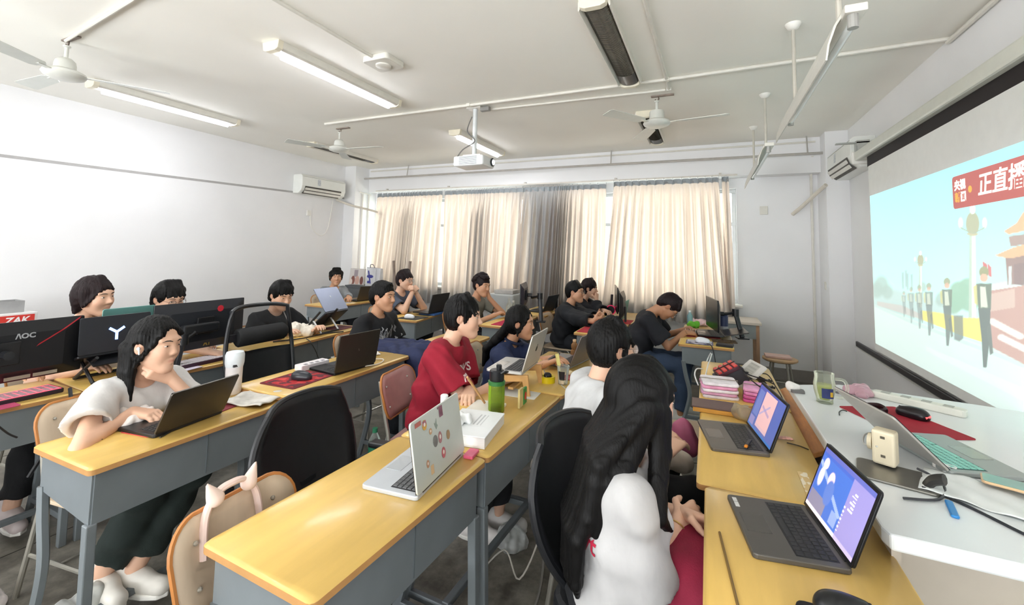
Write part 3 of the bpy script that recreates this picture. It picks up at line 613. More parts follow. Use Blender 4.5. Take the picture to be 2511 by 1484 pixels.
def office_chair(label, x, y, rz=0, mesh=False, headroll=False, hb=1.0, pad=.46, wide=.44, arms=True):
    t = thing('office_chair', label, 'chair', (x, y, 0), rz, 'black office chairs')
    def back(u, v, off=0):
        s = 2*u-1; k = 1-(.05 if mesh else .16)*abs(2*v-1)**(6 if mesh else 3); wv = wide*(.94+.12*math.sin(PI*min(1, v*1.1)))
        return (-.24-.1*v+.06*s*s-.03*math.sin(PI*v)+off, wv/2*s*k, .52+hb*.52*v-.02*s**4*(1 if v > .6 else 0))
    rim = [back(u/12, 1) for u in range(13)]+[back(1, 1-v/12) for v in range(1, 13)]+[back(1-u/12, 0) for u in range(1, 13)]+[back(0, v/12) for v in range(1, 12)]
    MB().tube(rim, .014, 8, closed=True).build('back_frame', BLKP, t, smooth=True)
    if mesh:
        mm = bpy.data.materials.get('see_through_mesh')
        if not mm:
            mm = bpy.data.materials.new('see_through_mesh'); mm.use_nodes = True; n = mm.node_tree.nodes; p = n['Principled BSDF']; p.inputs['Base Color'].default_value = (.02, .021, .024, 1); p.inputs['Roughness'].default_value = .7; p.inputs['Alpha'].default_value = .5
        MB().surf(lambda u, v: back(u, .48+.52*v, .002), 10, 10).build('mesh_panel', mm, t, smooth='all')
        MB().surf(lambda u, v: back(u, .5*v, .002), 10, 10).build('back_pad', BLK, t, smooth='all', solid=.01)
    else:
        MB().surf(lambda u, v: back(u, v, .004), 12, 12).build('back_pad', BLK, t, smooth='all', solid=.022)
    if headroll:
        MB().tube([(-.27, -.17, .93), (-.268, -.16, .93), (-.268, .16, .93), (-.27, .17, .93)], [.05, .06, .06, .05], 14).build('lumbar_roll', M('#131416', .75, var=.15, scale=60), t, smooth=True)
        for s in (-1, 1): MB().box((-.29, s*.19, .93), (.02, .07, .045)).build('strap', M('#2a2a30', .8), t)
    MB().prism(rrect(.46, .48, .1, 5), pad-.03, pad+.03).build('seat', BLK, t, bevel=.02)
    MB().box((-.25, 0, .5), (.03, .08, .16), rot=(0, -.15, 0)).build('back_bracket', BLKP, t)
    MB().lathe([(.03, .08), (.03, .2), (.022, .21), (.022, .43), (.06, .432)], 14).build('gas_lift', M('#3a3b3e', .3, .7), t, smooth=True)
    for k in range(5):
        a = k*2*PI/5+.3; c, s_ = math.cos(a), math.sin(a)
        MB().tube([(0, 0, .11), (.27*c, .27*s_, .075)], [.026, .016], 6).build('base_arm', BLKP, t); cc = MB()
        for q in (-1, 1): cc.lathe([(0, -.008), (.025, -.008), (.025, .008), (0, .008)], 12, T=Matrix.Translation((.28*c-q*.014*s_, .28*s_+q*.014*c, .026)) @ Matrix.Rotation(a, 4, 'Z') @ Matrix.Rotation(PI/2, 4, 'X'))
        cc.build('caster', BLKP, t)
    for s in (-1, 1) if arms else ():
        MB().tube(curve_pts([(-.1, s*.25, .45), (.02, s*.27, .52), (.03, s*.27, .62)], 4), .014, 6).build('arm_post', BLKP, t)
        MB().box((-.03, s*.27, .63), (.22, .06, .025)).build('armrest', BLKP, t, bevel=.01)
    return t
# ================================================================== people: bodies grown as one smooth surface from limb volumes
def nrm(v): v = np.asarray(v, float); return v/(np.linalg.norm(v)+1e-12)
def rotm(yaw=0, pitch=0, roll=0):       # pitch > 0 looks down
    return np.array(Matrix.Rotation(yaw, 3, 'Z') @ Matrix.Rotation(pitch, 3, 'Y') @ Matrix.Rotation(roll, 3, 'X'))
def cap(a, b, ra, rb=None, k=.02, wide=None, cut=None, neg=False, cut0=None): return ('c', np.array(a, float), np.array(b, float), ra, ra if rb is None else rb, k, wide, cut, neg, cut0)
def ell(c, r, R=None, k=.02, neg=False): return ('e', np.array(c, float), np.array(r, float), R, k, neg)
def xform(prims, R, t):                 # rigid transform of a list of volumes
    out = []
    for p in prims:
        if p[0] == 'c':
            w = None if p[6] is None else (R @ np.array(p[6][0]), p[6][1])
            out.append(('c', R @ p[1]+t, R @ p[2]+t)+p[3:6]+(w,)+p[7:])
        else: out.append(('e', R @ p[1]+t, p[2], R if p[3] is None else R @ p[3])+p[4:])
    return out
def field(prims, h, lo=None, hi=None, disp=None):
    if lo is None:
        L = []; Hh = []
        for p in prims:
            if p[0] == 'c' and not p[8]:
                r = max(p[3], p[4])*(p[6][1] if p[6] else 1); L.append(np.minimum(p[1], p[2])-r); Hh.append(np.maximum(p[1], p[2])+r)
            elif p[0] == 'e' and not p[5]: r = p[2].max(); L.append(p[1]-r); Hh.append(p[1]+r)
        lo = np.min(L, 0)-2.5*h-.008; hi = np.max(Hh, 0)+2.5*h+.008
    lo = np.array(lo); hi = np.array(hi); n = np.ceil((hi-lo)/h).astype(int)+1
    F = np.full(n, .2, np.float32); ax = [lo[i]+h*np.arange(n[i]) for i in range(3)]
    for p in prims:
        if p[0] == 'c': r = max(p[3], p[4])*(p[6][1] if p[6] else 1); a = np.minimum(p[1], p[2])-r; b = np.maximum(p[1], p[2])+r; k = p[5]
        else: r = p[2].max(); a = p[1]-r; b = p[1]+r; k = p[4]
        mg = k+.02; i0 = np.maximum(((a-mg-lo)/h).astype(int), 0); i1 = np.minimum(((b+mg-lo)/h).astype(int)+2, n)
        if np.any(i1 <= i0): continue
        X = ax[0][i0[0]:i1[0]][:, None, None]; Y = ax[1][i0[1]:i1[1]][None, :, None]; Z = ax[2][i0[2]:i1[2]][None, None, :]
        sl = tuple(slice(i0[i], i1[i]) for i in range(3))
        if p[0] == 'c':
            _, A, B, ra, rb, k, wide, cut, neg, cut0 = p
            qx, qy, qz = X-A[0], Y-A[1], Z-A[2]; d = B-A; dd = d@d+1e-12
            t = np.clip((qx*d[0]+qy*d[1]+qz*d[2])/dd, 0, 1)
            ex, ey, ez = qx-t*d[0], qy-t*d[1], qz-t*d[2]
            e2 = ex*ex+ey*ey+ez*ez
            if wide is not None:
                nx = nrm(wide[0]); s = wide[1]; w = ex*nx[0]+ey*nx[1]+ez*nx[2]; e2 = e2-w*w*(1-1/(s*s))
            D_ = np.sqrt(np.maximum(e2, 0))-(ra+(rb-ra)*t)
            if cut is not None:       # flat end at B
                u = nrm(d); D_ = np.maximum(D_, (X-B[0])*u[0]+(Y-B[1])*u[1]+(Z-B[2])*u[2])
            if cut0 is not None:
                u = nrm(d); D_ = np.maximum(D_, -((X-A[0])*u[0]+(Y-A[1])*u[1]+(Z-A[2])*u[2]))
        else:
            _, c, rr, R, k, neg = p
            qx, qy, qz = X-c[0], Y-c[1], Z-c[2]
            if R is not None:
                qx, qy, qz = (qx*R[0, 0]+qy*R[1, 0]+qz*R[2, 0]), (qx*R[0, 1]+qy*R[1, 1]+qz*R[2, 1]), (qx*R[0, 2]+qy*R[1, 2]+qz*R[2, 2])
            k0 = np.sqrt((qx/rr[0])**2+(qy/rr[1])**2+(qz/rr[2])**2); k1 = np.sqrt((qx/rr[0]**2)**2+(qy/rr[1]**2)**2+(qz/rr[2]**2)**2)+1e-9
            D_ = k0*(k0-1)/k1
        f = F[sl]; g = -D_ if neg else D_
        if neg:
            hh = np.clip(.5-.5*(g-f)/k, 0, 1); F[sl] = g+(f-g)*hh+k*hh*(1-hh)
        else:
            hh = np.clip(.5+.5*(g-f)/k, 0, 1); F[sl] = g+(f-g)*hh-k*hh*(1-hh)
    if disp is not None: F = F+disp(ax[0][:, None, None], ax[1][None, :, None], ax[2][None, None, :]).astype(np.float32)
    return F, lo
def nets(F, lo, h, smooth=2):
    s = F < 0; n = np.array(F.shape)
    c = np.zeros(n-1, np.int8)
    for i in (0, 1):
        for j in (0, 1):
            for k in (0, 1): c += s[i:n[0]-1+i, j:n[1]-1+j, k:n[2]-1+k]
    act = (c > 0) & (c < 8); I = np.argwhere(act); idx = np.full(n-1, -1, np.int32); idx[act] = np.arange(len(I))
    if len(I) == 0: return np.zeros((0, 3)), np.zeros((0, 4), int)
    acc = np.zeros((len(I), 3)); cnt = np.zeros(len(I))
    cor = [(i, j, k) for i in (0, 1) for j in (0, 1) for k in (0, 1)]
    val = {q: F[I[:, 0]+q[0], I[:, 1]+q[1], I[:, 2]+q[2]].astype(float) for q in cor}
    for a in cor:
        for d in range(3):
            if a[d] == 0:
                b = list(a); b[d] = 1; b = tuple(b); va, vb = val[a], val[b]; m = (va < 0) != (vb < 0)
                t = np.where(m, va/np.where(np.abs(va-vb) < 1e-12, 1e-12, va-vb), 0)
                q = np.tile(np.array(a, float), (len(I), 1)); q[:, d] = t; acc[m] += q[m]; cnt[m] += 1
    V = (I+acc/np.maximum(cnt, 1)[:, None])*h+lo
    Q = []
    for d in range(3):
        sa = [slice(None)]*3; sb = [slice(None)]*3; sa[d] = slice(0, n[d]-1); sb[d] = slice(1, n[d])
        A = s[tuple(sa)]; Bq = s[tuple(sb)]; E = np.argwhere(A != Bq)
        u, v = (d+1) % 3, (d+2) % 3
        ok = (E[:, u] > 0) & (E[:, v] > 0) & (E[:, u] < n[u]-1) & (E[:, v] < n[v]-1); E = E[ok]
        flip = A[E[:, 0], E[:, 1], E[:, 2]]
        def at(du, dv):
            g = E.copy(); g[:, u] += du; g[:, v] += dv; return idx[g[:, 0], g[:, 1], g[:, 2]]
        q = np.stack([at(-1, -1), at(0, -1), at(0, 0), at(-1, 0)], 1)
        q[~flip] = q[~flip][:, ::-1]; Q.append(q)
    Q = np.concatenate(Q); Q = Q[(Q >= 0).all(1)]
    for _ in range(smooth):            # light relaxation
        S_ = np.zeros_like(V); N = np.zeros(len(V))
        for a, b in ((0, 1), (1, 2), (2, 3), (3, 0)):
            np.add.at(S_, Q[:, a], V[Q[:, b]]); np.add.at(N, Q[:, a], 1); np.add.at(S_, Q[:, b], V[Q[:, a]]); np.add.at(N, Q[:, b], 1)
        g = N > 0; V[g] = .5*V[g]+.5*S_[g]/N[g][:, None]
    return V, Q
def solid(name, prims, h, mat, parent, lo=None, hi=None, disp=None, smooth=2, color=None):
    F, l = field(prims, h, lo, hi, disp); V, Q = nets(F, l, h, smooth)
    return np_obj(name, V, Q, mat, parent, color)
def np_obj(name, V, Q, mat, parent, color=None):
    me = bpy.data.meshes.new(name); me.vertices.add(len(V)); me.vertices.foreach_set('co', V.astype(np.float32).ravel())
    me.loops.add(Q.size); me.loops.foreach_set('vertex_index', Q.astype(np.int32).ravel())
    me.polygons.add(len(Q)); me.polygons.foreach_set('loop_start', np.arange(0, Q.size, 4, dtype=np.int32)); me.polygons.foreach_set('loop_total', np.full(len(Q), 4, np.int32))
    me.polygons.foreach_set('use_smooth', np.ones(len(Q), bool)); me.update(calc_edges=True); me.validate()
    me.materials.append(mat)
    if color is not None:
        ca = me.color_attributes.new('Col', 'FLOAT_COLOR', 'POINT'); ca.data.foreach_set('color', np.concatenate([color(V), np.ones((len(V), 1))], 1).astype(np.float32).ravel())
    return link(name, me, parent)
# ---- head, in its own frame: x forward, y to the person's left, z up
def head_prims(fat=0.0, fem=0.0):
    w = 1+fat; j = 1-.1*fem; P_ = []
    P_ += [ell((-.016, 0, .035), (.093, .076, .085)), ell((.022, 0, -.03), (.066, .061*w*(1-.07*fem), .083), k=.03)]
    P_ += [cap((-.004, s*.052*w*(1-.12*fem), -.052), (.052, s*.014*j, -.098), .021, .02-.003*fem, k=.03) for s in (-1, 1)]
    P_ += [ell((.062, 0, -.1), (.021, .021*j, .017), k=.025)]
    P_ += [ell((.05, s*(.036-.004*fem)*w, -.028), (.03, .026+.01*fat-.004*fem, .03), k=.025) for s in (-1, 1)]
    P_ += [cap((.076, s*.014, .026), (.066, s*.046, .027), .012, .01, k=.018) for s in (-1, 1)]
    P_ += [ell((.1, s*.032, .004), (.014, .018, .011), k=.012, neg=True) for s in (-1, 1)]
    P_ += [ell((.069, s*.031, .003), (.014, .0155, .0105), k=.007) for s in (-1, 1)]
    P_ += [cap((.08, 0, .014), (.1-.006*fem, 0, -.027), .0075, .0105-.002*fem, k=.014), ell((.098-.005*fem, 0, -.029), (.012, .0115-.002*fem, .0095), k=.008)]
    P_ += [ell((.089, s*.0115, -.032), (.0105, .0075, .0075), k=.006) for s in (-1, 1)]
    P_ += [cap((.0775, s*.019, -.0625), (.0868, s*.004, -.0592), .0042, .0056, k=.008) for s in (-1, 1)]
    P_ += [cap((.0775, s*.016, -.0665), (.0855, 0, -.0705), .0042, .006, k=.007) for s in (-1, 1)]
    P_ += [cap((.091, -.013, -.0648), (.091, .013, -.0648), .002, k=.004, neg=True)]
    for s in (-1, 1):
        P_ += [ell((-.012, s*.077*(1+.4*fat), -.004), (.019, .0085, .031), np.array(Euler((s*-.15, .18, s*-.35)).to_matrix()), k=.008), ell((-.006, s*.084, -.002), (.009, .006, .017), k=.006, neg=True)]
    return P_
def hair_prims(style):
    H_ = []
    B_ = lambda *a, **k: H_.append(cap(*a, **k))
    H_.append(ell((-.02, 0, .036), (.103, .087, .097), k=.01))
    if style in ('short', 'quiff', 'buzz'):
        H_.append(ell((-.07, 0, -.01), (.05, .072, .075), k=.03))
        H_.append(ell((.085, 0, -.05), (.085, .1, .1), k=.012, neg=True))
        H_.append(ell((-.005, .09, -.06), (.06, .045, .06), k=.012, neg=True)); H_.append(ell((-.005, -.09, -.06), (.06, .045, .06), k=.012, neg=True))
        if style == 'short':
            for i in range(15):
                y = -.06+.0086*i; B_((.0, y*.75, .118), (.084-.33*abs(y), y*1.12, .066-.018*((i*7) % 4)/3), .018, .004, k=.01)
        if style == 'quiff':
            for i in range(13):
                y = -.056+.0093*i; B_((-.03, y*.9, .096-abs(y)*.35), (.07-abs(y)*.5, y*1.05, .1-abs(y)*.5+.009*((i*5) % 3)), .026, .006, k=.012)
    if style in ('bowl', 'fringe', 'long', 'bob', 'tail'):
        H_.append(ell((-.045, 0, -.01), (.072, .084, .085), k=.03))
        H_.append(ell((.1, 0, -.055), (.088, .07, .092), k=.012, neg=True))
    if style in ('bowl', 'fringe'):
        for s in (-1, 1):
            B_((.0, s*.07, .06), (.022, s*.08, -.018 if style == 'bowl' else .0), .028, .01, k=.02); B_((-.03, s*.07, .05), (-.04, s*.076, -.045), .03, .014, k=.02)
        for i in range(17):
            y = -.062+.00775*i; B_((.0, y*.7, .12), (.088-.34*abs(y), y*1.1+.003*((i*3) % 4-1.5), (.028 if style == 'bowl' else .04)-.012*((i*7) % 4)/3), .018, .004, k=.009)
    if style == 'part':                 # curtain fringe parted in the middle
        H_.append(ell((-.045, 0, -.01), (.074, .088, .085), k=.03)); H_.append(ell((.1, 0, -.05), (.088, .062, .1), k=.012, neg=True))
        for s in (-1, 1):
            for i in range(5): B_((.02, s*.008, .115), (.075-.012*i, s*(.045+.011*i), .045-.022*i), .018, .006, k=.012)
            B_((.0, s*.075, .04), (.005, s*.084, -.05), .026, .01, k=.02); B_((-.05, s*.065, .03), (-.06, s*.06, -.09), .03, .015, k=.02)
    if style in ('long', 'tail', 'bob'):
        for s in (-1, 1):
            for i in range(6): B_((.02-.012*i, s*.008, .113), (.066-.014*i, s*(.058+.006*i), .05-.026*i), .017, .008, k=.012)
            B_((-.01, s*.07, .05), (-.005, s*.083, -.03), .026, .016, k=.025)
    if style == 'curly':
        rg = random.Random(3); H_.append(ell((-.05, 0, .0), (.065, .078, .08), k=.03)); H_.append(ell((.095, 0, -.06), (.088, .085, .1), k=.012, neg=True))
        H_.append(ell((-.005, .1, -.06), (.05, .045, .06), k=.012, neg=True)); H_.append(ell((-.005, -.1, -.06), (.05, .045, .06), k=.012, neg=True))
        for i in range(70):
            a = rg.uniform(0, 6.28); e = rg.uniform(-.05, 1.45); x = math.cos(a)*math.cos(e); y = math.sin(a)*math.cos(e); z = math.sin(e)
            if x > .6 and z < .45: continue
            H_.append(ell((-.018+.107*x, .09*y, .04+.1*z), (.019, .019, .017), k=.012))
    if style in ('long', 'tail', 'bob'): H_.append(ell((.11, 0, .0), (.07, .052, .098), k=.012, neg=True))
    if style not in ('long', 'part'):
        for s in (-1, 1): H_.append(ell((-.004, s*.1, -.014), (.027, .034, .034), k=.008, neg=True))
    return H_
def hair_disp(c, R, amp=.0024, straight=False):
    def d(X, Y, Z):
        if straight:
            q = Y+.08*X+.004*np.sin(Z*9); return .0012*np.sin(q*260)+.001*np.sin(q*470+Z*3)+.0014*np.sin(q*120+2*np.sin(Z*4))
        x, y, z = X-c[0], Y-c[1], Z-c[2]
        lx = x*R[0, 0]+y*R[1, 0]+z*R[2, 0]; ly = x*R[0, 1]+y*R[1, 1]+z*R[2, 1]; lz = x*R[0, 2]+y*R[1, 2]+z*R[2, 2]
        a = np.arctan2(ly, lx+.03)
        return amp*np.sin(a*43+lz*18+1.3*np.sin(a*7))+.7*amp*np.sin(a*83-lz*25)+.25*amp*np.sin(lz*70+a*11)
    return d
SK = {'fair': '#dbb095', 'warm': '#c99878', 'tan': '#b07f5f'}
HAIRM = {'black': M('#080707', .55, spec=.25, var=.3, scale=60, bump=.25, bscale=160, stretch=(1, 1, .15), name='black_hair'), 'brown': M('#1d1214', .55, spec=.25, var=.3, scale=60, bump=.25, bscale=160, stretch=(1, 1, .15), name='brown_hair')}
EYEW = M('#e6e2dd', .25, var=0); IRIS = M('#1b110d', .15, var=0); BROW = M('#221916', .7, var=0)
def ik(a, c, l1, l2, hint):
    a, c = np.array(a, float), np.array(c, float); d = c-a; L = np.linalg.norm(d)
    if L > (l1+l2)*.995: c = a+d/L*(l1+l2)*.995; d = c-a; L = np.linalg.norm(d)
    u = d/L; x = (l1*l1-l2*l2+L*L)/(2*L); h = math.sqrt(max(l1*l1-x*x, 1e-6)); n = np.array(hint, float); n = nrm(n-u*(n@u))
    return a+u*x+n*h, c
def hand_prims(w, d, n, side, curl, spread=1.0):
    d = nrm(d); n = nrm(np.array(n)-d*(np.array(n)@d)); t = np.cross(d, n)*(1 if side == 'R' else -1)
    P_ = []; curl = curl if isinstance(curl, (list, tuple)) else [curl]*4
    for o in (.027, .009, -.009, -.026): P_.append(cap(w+d*.004+t*o*.55, w+d*.08+t*o, .0165, .0125, k=.012))
    for i, (o, L, bk) in enumerate(((.028, .072, .083), (.0095, .08, .087), (-.009, .075, .084), (-.0265, .058, .077))):
        p = w+d*bk+t*o; c = curl[i]; ang = .12; f = d+t*(o*2.2*spread); f = nrm(f); ax_ = 0
        for L_, da, r0, r1 in ((.45, 1.0, .0098, .009), (.31, 1.35, .009, .0083), (.24, .8, .0083, .0072)):
            ang += c*da; v = nrm(f*math.cos(ang)+n*math.sin(ang)); q = p+v*L*L_; P_.append(cap(p, q, r0, r1, k=.0035)); p = q
    b = w+d*.022+t*.024+n*.008; c0 = sum(curl)/4
    v = nrm(d*.62+t*.72+n*(.15+.35*c0)); q = b+v*.044; P_.append(cap(b, q, .0165, .0115, k=.012)); v = nrm(d*.85+t*(.35-.5*c0)+n*(.2+.5*c0)); q2 = q+v*.034; P_.append(cap(q, q2, .0112, .0098, k=.004)); P_.append(cap(q2, q2+v*.02, .0098, .0078, k=.004))
    return P_
def glasses(hp, R, col, parent, ro=.021):
    T = Matrix.Translation(Vector(hp)) @ Matrix(R.tolist()).to_4x4(); g = MB(); x = .1
    for s in (-1, 1):
        g.tube([(x-.004*abs(math.cos(a)), s*.033+s*ro*1.12*math.cos(a), -.001+ro*.95*math.sin(a)) for a in [2*PI*i/18 for i in range(18)]], .0013, 5, closed=True, T=T)
        g.tube([(x-.004, s*(.033+ro*1.1), .006), (.05, s*.079, .008), (-.015, s*.082, .008), (-.03, s*.081, -.008)], .0013, 5, T=T)
    g.tube([(x, -.012, .003), (x+.003, 0, .005), (x, .012, .003)], .0012, 5, T=T)
    o = g.build('glasses', M(col, .3, .6, var=0), parent, smooth=True); o['label'] = 'thin-framed glasses'
    l = MB()
    for s in (-1, 1): l.add([(x-.001, s*.033+ro*1.05*math.cos(2*PI*i/14), -.001+ro*.9*math.sin(2*PI*i/14)) for i in range(14)], [tuple(range(14))], T=T)
    l.build('lenses', Mglass('#f5f8fa', .9, .05), o)
def person(label, head, rz=0, lean=.15, hy=0, hp=0, hr=0, hair='short', haircol='black', skin='fair', shirt='#1c1d22', pants='#22252b', shoe='#d9d6cf',
           sleeve=.62, L=None, Rr=None, elL=(-.3, .6, -1), elR=(-.3, -.6, -1), hL=None, hR=None, curl=(.35, .35), fat=0.0, fem=0.0, loose=.0, det=1.0,
           spec=None, neck=.0, knees=None, collar=None, legs=True, side=0.0, trail=None, jacket=False, faint=None, shoulders=1.0):
    """head = world position of the head centre; L / Rr = wrist targets (forward, left, up) in the person's frame with the floor below the hips as origin"""
    t = thing('person', label, 'person', (0, 0, 0), rz, 'students seated in the classroom')
    Rz = np.array(Matrix.Rotation(rz, 3, 'Z'))
    # spine in the person's frame
    up = np.array([math.sin(lean), side, math.cos(lean)]); up = nrm(up); low = nrm([math.sin(lean*.55), side*.5, math.cos(lean*.55)])
    nk = nrm(up+np.array([.28+neck, 0, 0])); HR = rotm(hy, hp, hr)
    off = low*.2+up*.285+nk*.1+HR @ np.array([.02, 0, .06])
    hipz = .545; sc_ = 1.0
    zt = head[2]-hipz-off[2]
    sc_ = 1+zt/(off[2]); sc_ = min(max(sc_, .8), 1.16); hipz = head[2]-((low*.2+up*.285)*sc_+nk*.1+HR @ np.array([.02, 0, .06]))[2]
    off = (low*.2+up*.285)*sc_+nk*.1+HR @ np.array([.02, 0, .06])
    base = np.array(head)-Rz @ np.array([off[0], off[1], 0]); t.location = (base[0], base[1], 0)
    p0 = np.array([0, 0, hipz]); p1 = p0+low*.2*sc_; p2 = p0+(low*.2+up*.285)*sc_; hc = p2+nk*.1+HR @ np.array([.02, 0, .06])
    sd = np.array([0, 1, 0.]); wq = (sd, 1.45+.1*fat); g = 1+.8*fat
    sh = {s: p2-up*.07+sd*s*.155*(1-.08*fem)*shoulders*(1+.35*fat)+np.array([.0, 0, 0]) for s in (-1, 1)}
    torso = [cap(p0, p1, .1*g, .088*g, k=.04, wide=wq), cap(p1, p2-up*.11, .088*g, .092*g, k=.04, wide=wq)]
    torso += [cap(p2-up*.1+sd*s*.06, sh[s]+sd*s*-.03, .07*g, .05, k=.04) for s in (-1, 1)]
    if fem: torso += [ell(p2-up*.17+sd*s*.065+np.array([.075, 0, 0]), (.05, .055, .055), k=.04) for s in (-1, 1)]
    yoke = [cap(p2-up*.035+sd*s*.03, sh[s]+up*.012, .036, .038, k=.025) for s in (-1, 1)]
    nb = p2-nk*.03; nt = hc+HR @ np.array([-.028, 0, -.05]); nr = .052*(1-.1*fem)*(1+.6*fat)
    arms = []; sleeves = []; bores = []; hands = []; wr = {}
    tl, rl = (.285, .25)
    for s, tgt, el, hd, cu in ((1, L, elL, hL, curl[0]), (-1, Rr, elR, hR, curl[1])):
        if tgt is None: tgt = (.34, s*.16, hipz+.1)
        elif tgt[0] == 'w': tgt = Rz.T @ (np.array(tgt[1])-np.array([base[0], base[1], 0]))
        elif tgt[0] == 'h': tgt = hc+np.array(tgt[1])
        e, wv = ik(sh[s], np.array(tgt), tl, rl, (el[0], el[1], el[2]))
        ga = g*(1-.13*fem); arms += [cap(sh[s], e, .044*ga, .036*ga, k=.012), cap(e, wv, .0375*ga, .0265-.002*fem, k=.01)]
        fd = nrm(wv-e); ud = nrm(e-sh[s])
        if hd is None: hd = (tuple(fd), (0, 0, -1))
        d_, n_ = np.array(hd[0], float), np.array(hd[1], float)
        hands.append([cap(wv-fd*.13, wv, .0325*g*(1-.13*fem)-.0022, .0275-.002*fem, k=.01)]+hand_prims(wv+nrm(d_)*.008, d_, n_, 'L' if s > 0 else 'R', cu)); wr[s] = (wv, fd, d_)
        lo_ = .017+loose
        if sleeve <= 1:
            ce = sh[s]+(e-sh[s])*sleeve; sleeves.append(cap(sh[s]-ud*.0, ce, .046*g+lo_, .05*g+lo_*1.35, k=.012, cut=1)); bores.append(cap(ce-ud*.012, ce+ud*.03, .042*g+lo_*.45, .045*g+lo_*.7, k=.004, neg=True))
        else:
            ce = e+(wv-e)*(sleeve-1); sleeves += [cap(sh[s], e, .046*g+lo_, .042*g+lo_, k=.02), cap(e, ce, .042*g+lo_, .033+lo_, k=.02, cut=1)]; bores.append(cap(ce-fd*.02, ce+fd*.02, .024+lo_*.6, .027+lo_*.6, k=.004, neg=True))
    # legs
    shin = []; pantp = []; shoes = []
    kn = knees or {}
    for s in (-1, 1):
        hip = p0+sd*s*.085+np.array([.03, 0, -.015]); K = np.array(kn.get(s, ((.43, s*.13, hipz-.02), (.4, s*.14, .09)))[0]); A = np.array(kn.get(s, ((.43, s*.13, hipz-.02), (.4, s*.14, .09)))[1])
        shin += [cap(hip, K, .075*g, .055, k=.04), cap(K, A, .054, .036, k=.02)]
        an = A+nrm(K-A)*.05; pantp += [cap(hip, K, .09*g, .072, k=.05), cap(K, an, .07, .062, k=.03, cut=1)]
        fdx = nrm(np.array([A[0]-K[0], 0, 0])*0+np.array([1, s*.18, 0])); foot = np.array([A[0], A[1], max(A[2]-.055, .03)])
        shoes.append((foot, fdx))
    # colours of the skin
    sk = np.array(lin(SK.get(skin, skin)))
    def tint(V):
        q = (V-hc)@HR; c = np.tile(sk, (len(V), 1))
        lip = np.exp(-(((q[:, 0]-.088)/.012)**2+((q[:, 1])/.02)**2+((q[:, 2]+.0645)/.0085)**2)**2); c = c*(1-lip[:, None]*.55)+np.array(lin('#b2665f'))*lip[:, None]*.55
        for s in (-1, 1):
            bl = np.exp(-(((q[:, 0]-.07)/.03)**2+((q[:, 1]-s*.042)/.025)**2+((q[:, 2]+.03)/.025)**2)); c = c*(1-.16*bl[:, None])+np.array(lin('#d0806c'))*.16*bl[:, None]
            er = np.exp(-(((q[:, 0]+.012)/.03)**2+((q[:, 1]-s*.08)/.018)**2+((q[:, 2])/.04)**2)); c = c*(1-.2*er[:, None])+np.array(lin('#c4705c'))*.2*er[:, None]
        st = np.exp(-(((np.abs(q[:, 1])-.031)/.014)**2+((q[:, 2]-.003)/.0035)**2)**2)*(q[:, 0] > .06); c *= (1-.45*st[:, None])   # lash line
        return c
    hcore = .013/det**.3; hh = .0058 if det < 1 else .0045
    Vs = []; Qs = []; nV = 0
    legset = shin if legs else shin[:0]
    core = [cap(nb-nk*.02, nt, nr-.002, nr-.004, k=.02)]+torso+yoke+arms+legset
    F, l = field(core, hcore); parts_ = [nets(F, l, hcore)]
    hp_ = xform(head_prims(fat*.6, fem), HR, hc)+[cap(nb-nk*.0, nt, nr, nr*.93, k=.02)]
    lo = hc-.14; lo[2] = min(hc[2], nb[2])-.06 if False else hc[2]-.17; hi = hc+.15
    F, l = field(hp_, hh, lo, hi); parts_.append(nets(F, l, hh, 1))
    for hd in hands: F, l = field(hd, hh*.92); parts_.append(nets(F, l, hh*.92, 1))
    for V, Q in parts_: Vs.append(V); Qs.append(Q+nV); nV += len(V)
    body = np_obj('body', np.concatenate(Vs), np.concatenate(Qs), Mvc(.5, name='skin'), t, tint)
    # hair
    hpz = xform(hair_prims(hair), HR, hc); HM = HAIRM[haircol]
    if hair == 'tail':
        for y in (-.03, 0, .03): hpz += [cap(hc+HR @ np.array([-.08, y, -.01]), nb+np.array([-.1, y*1.2, .03]), .034, .034, k=.02), cap(nb+np.array([-.1, y*1.2, .03]), p1+low*.16+np.array([-.15, y*1.2, 0]), .033, .026, k=.02), cap(p1+low*.16+np.array([-.15, y*1.2, 0]), p1+np.array([-.15, y, .02]), .026, .01, k=.02)]
    if hair == 'bob':
        for s in (-1, 1):
            for i in range(4): a = hc+HR @ np.array([-.045-.016*i, s*.07, -.005]); b_ = hc+HR @ np.array([-.045-.016*i, s*(.068-.006*i), -.11]); hpz += [cap(a, b_, .02, .019, k=.015), cap(b_, b_+np.array([.02-.012*i, s*.004, -.12-.01*i]), .019, .007, k=.015)]
        for i in range(5): a = hc+HR @ np.array([-.08, .024*(i-2), 0]); b_ = hc+HR @ np.array([-.085, .024*(i-2), -.11]); hpz += [cap(a, b_, .024, .022, k=.02), cap(b_, b_+np.array([-.01, 0, -.1]), .022, .008, k=.02)]
    if isinstance(trail, str):
        B1 = hc+HR @ np.array([-.07, 0, .0]); trail = []
        for y in (-.125, -.09, -.055, -.02, .015, .05):
            xo = lambda b: -b*math.sqrt(1-(y/.2)**2); yh = (y+.04)*.85
            q = [hc+HR @ np.array([-.07+abs(yh)*.5, yh, .01]), p2+np.array([xo(.09), y*1.0-.01, .02]), p2+np.array([xo(.13), y*1.1-.01, -.12]), p1+np.array([xo(.145), y*1.1-.01, .06]), p1+np.array([xo(.15), y*1.0-.01, -.06]), p0+np.array([xo(.14), y*.8-.02, .06])]; trail.append((q, [.03, .028, .025, .022, .018, .007]))
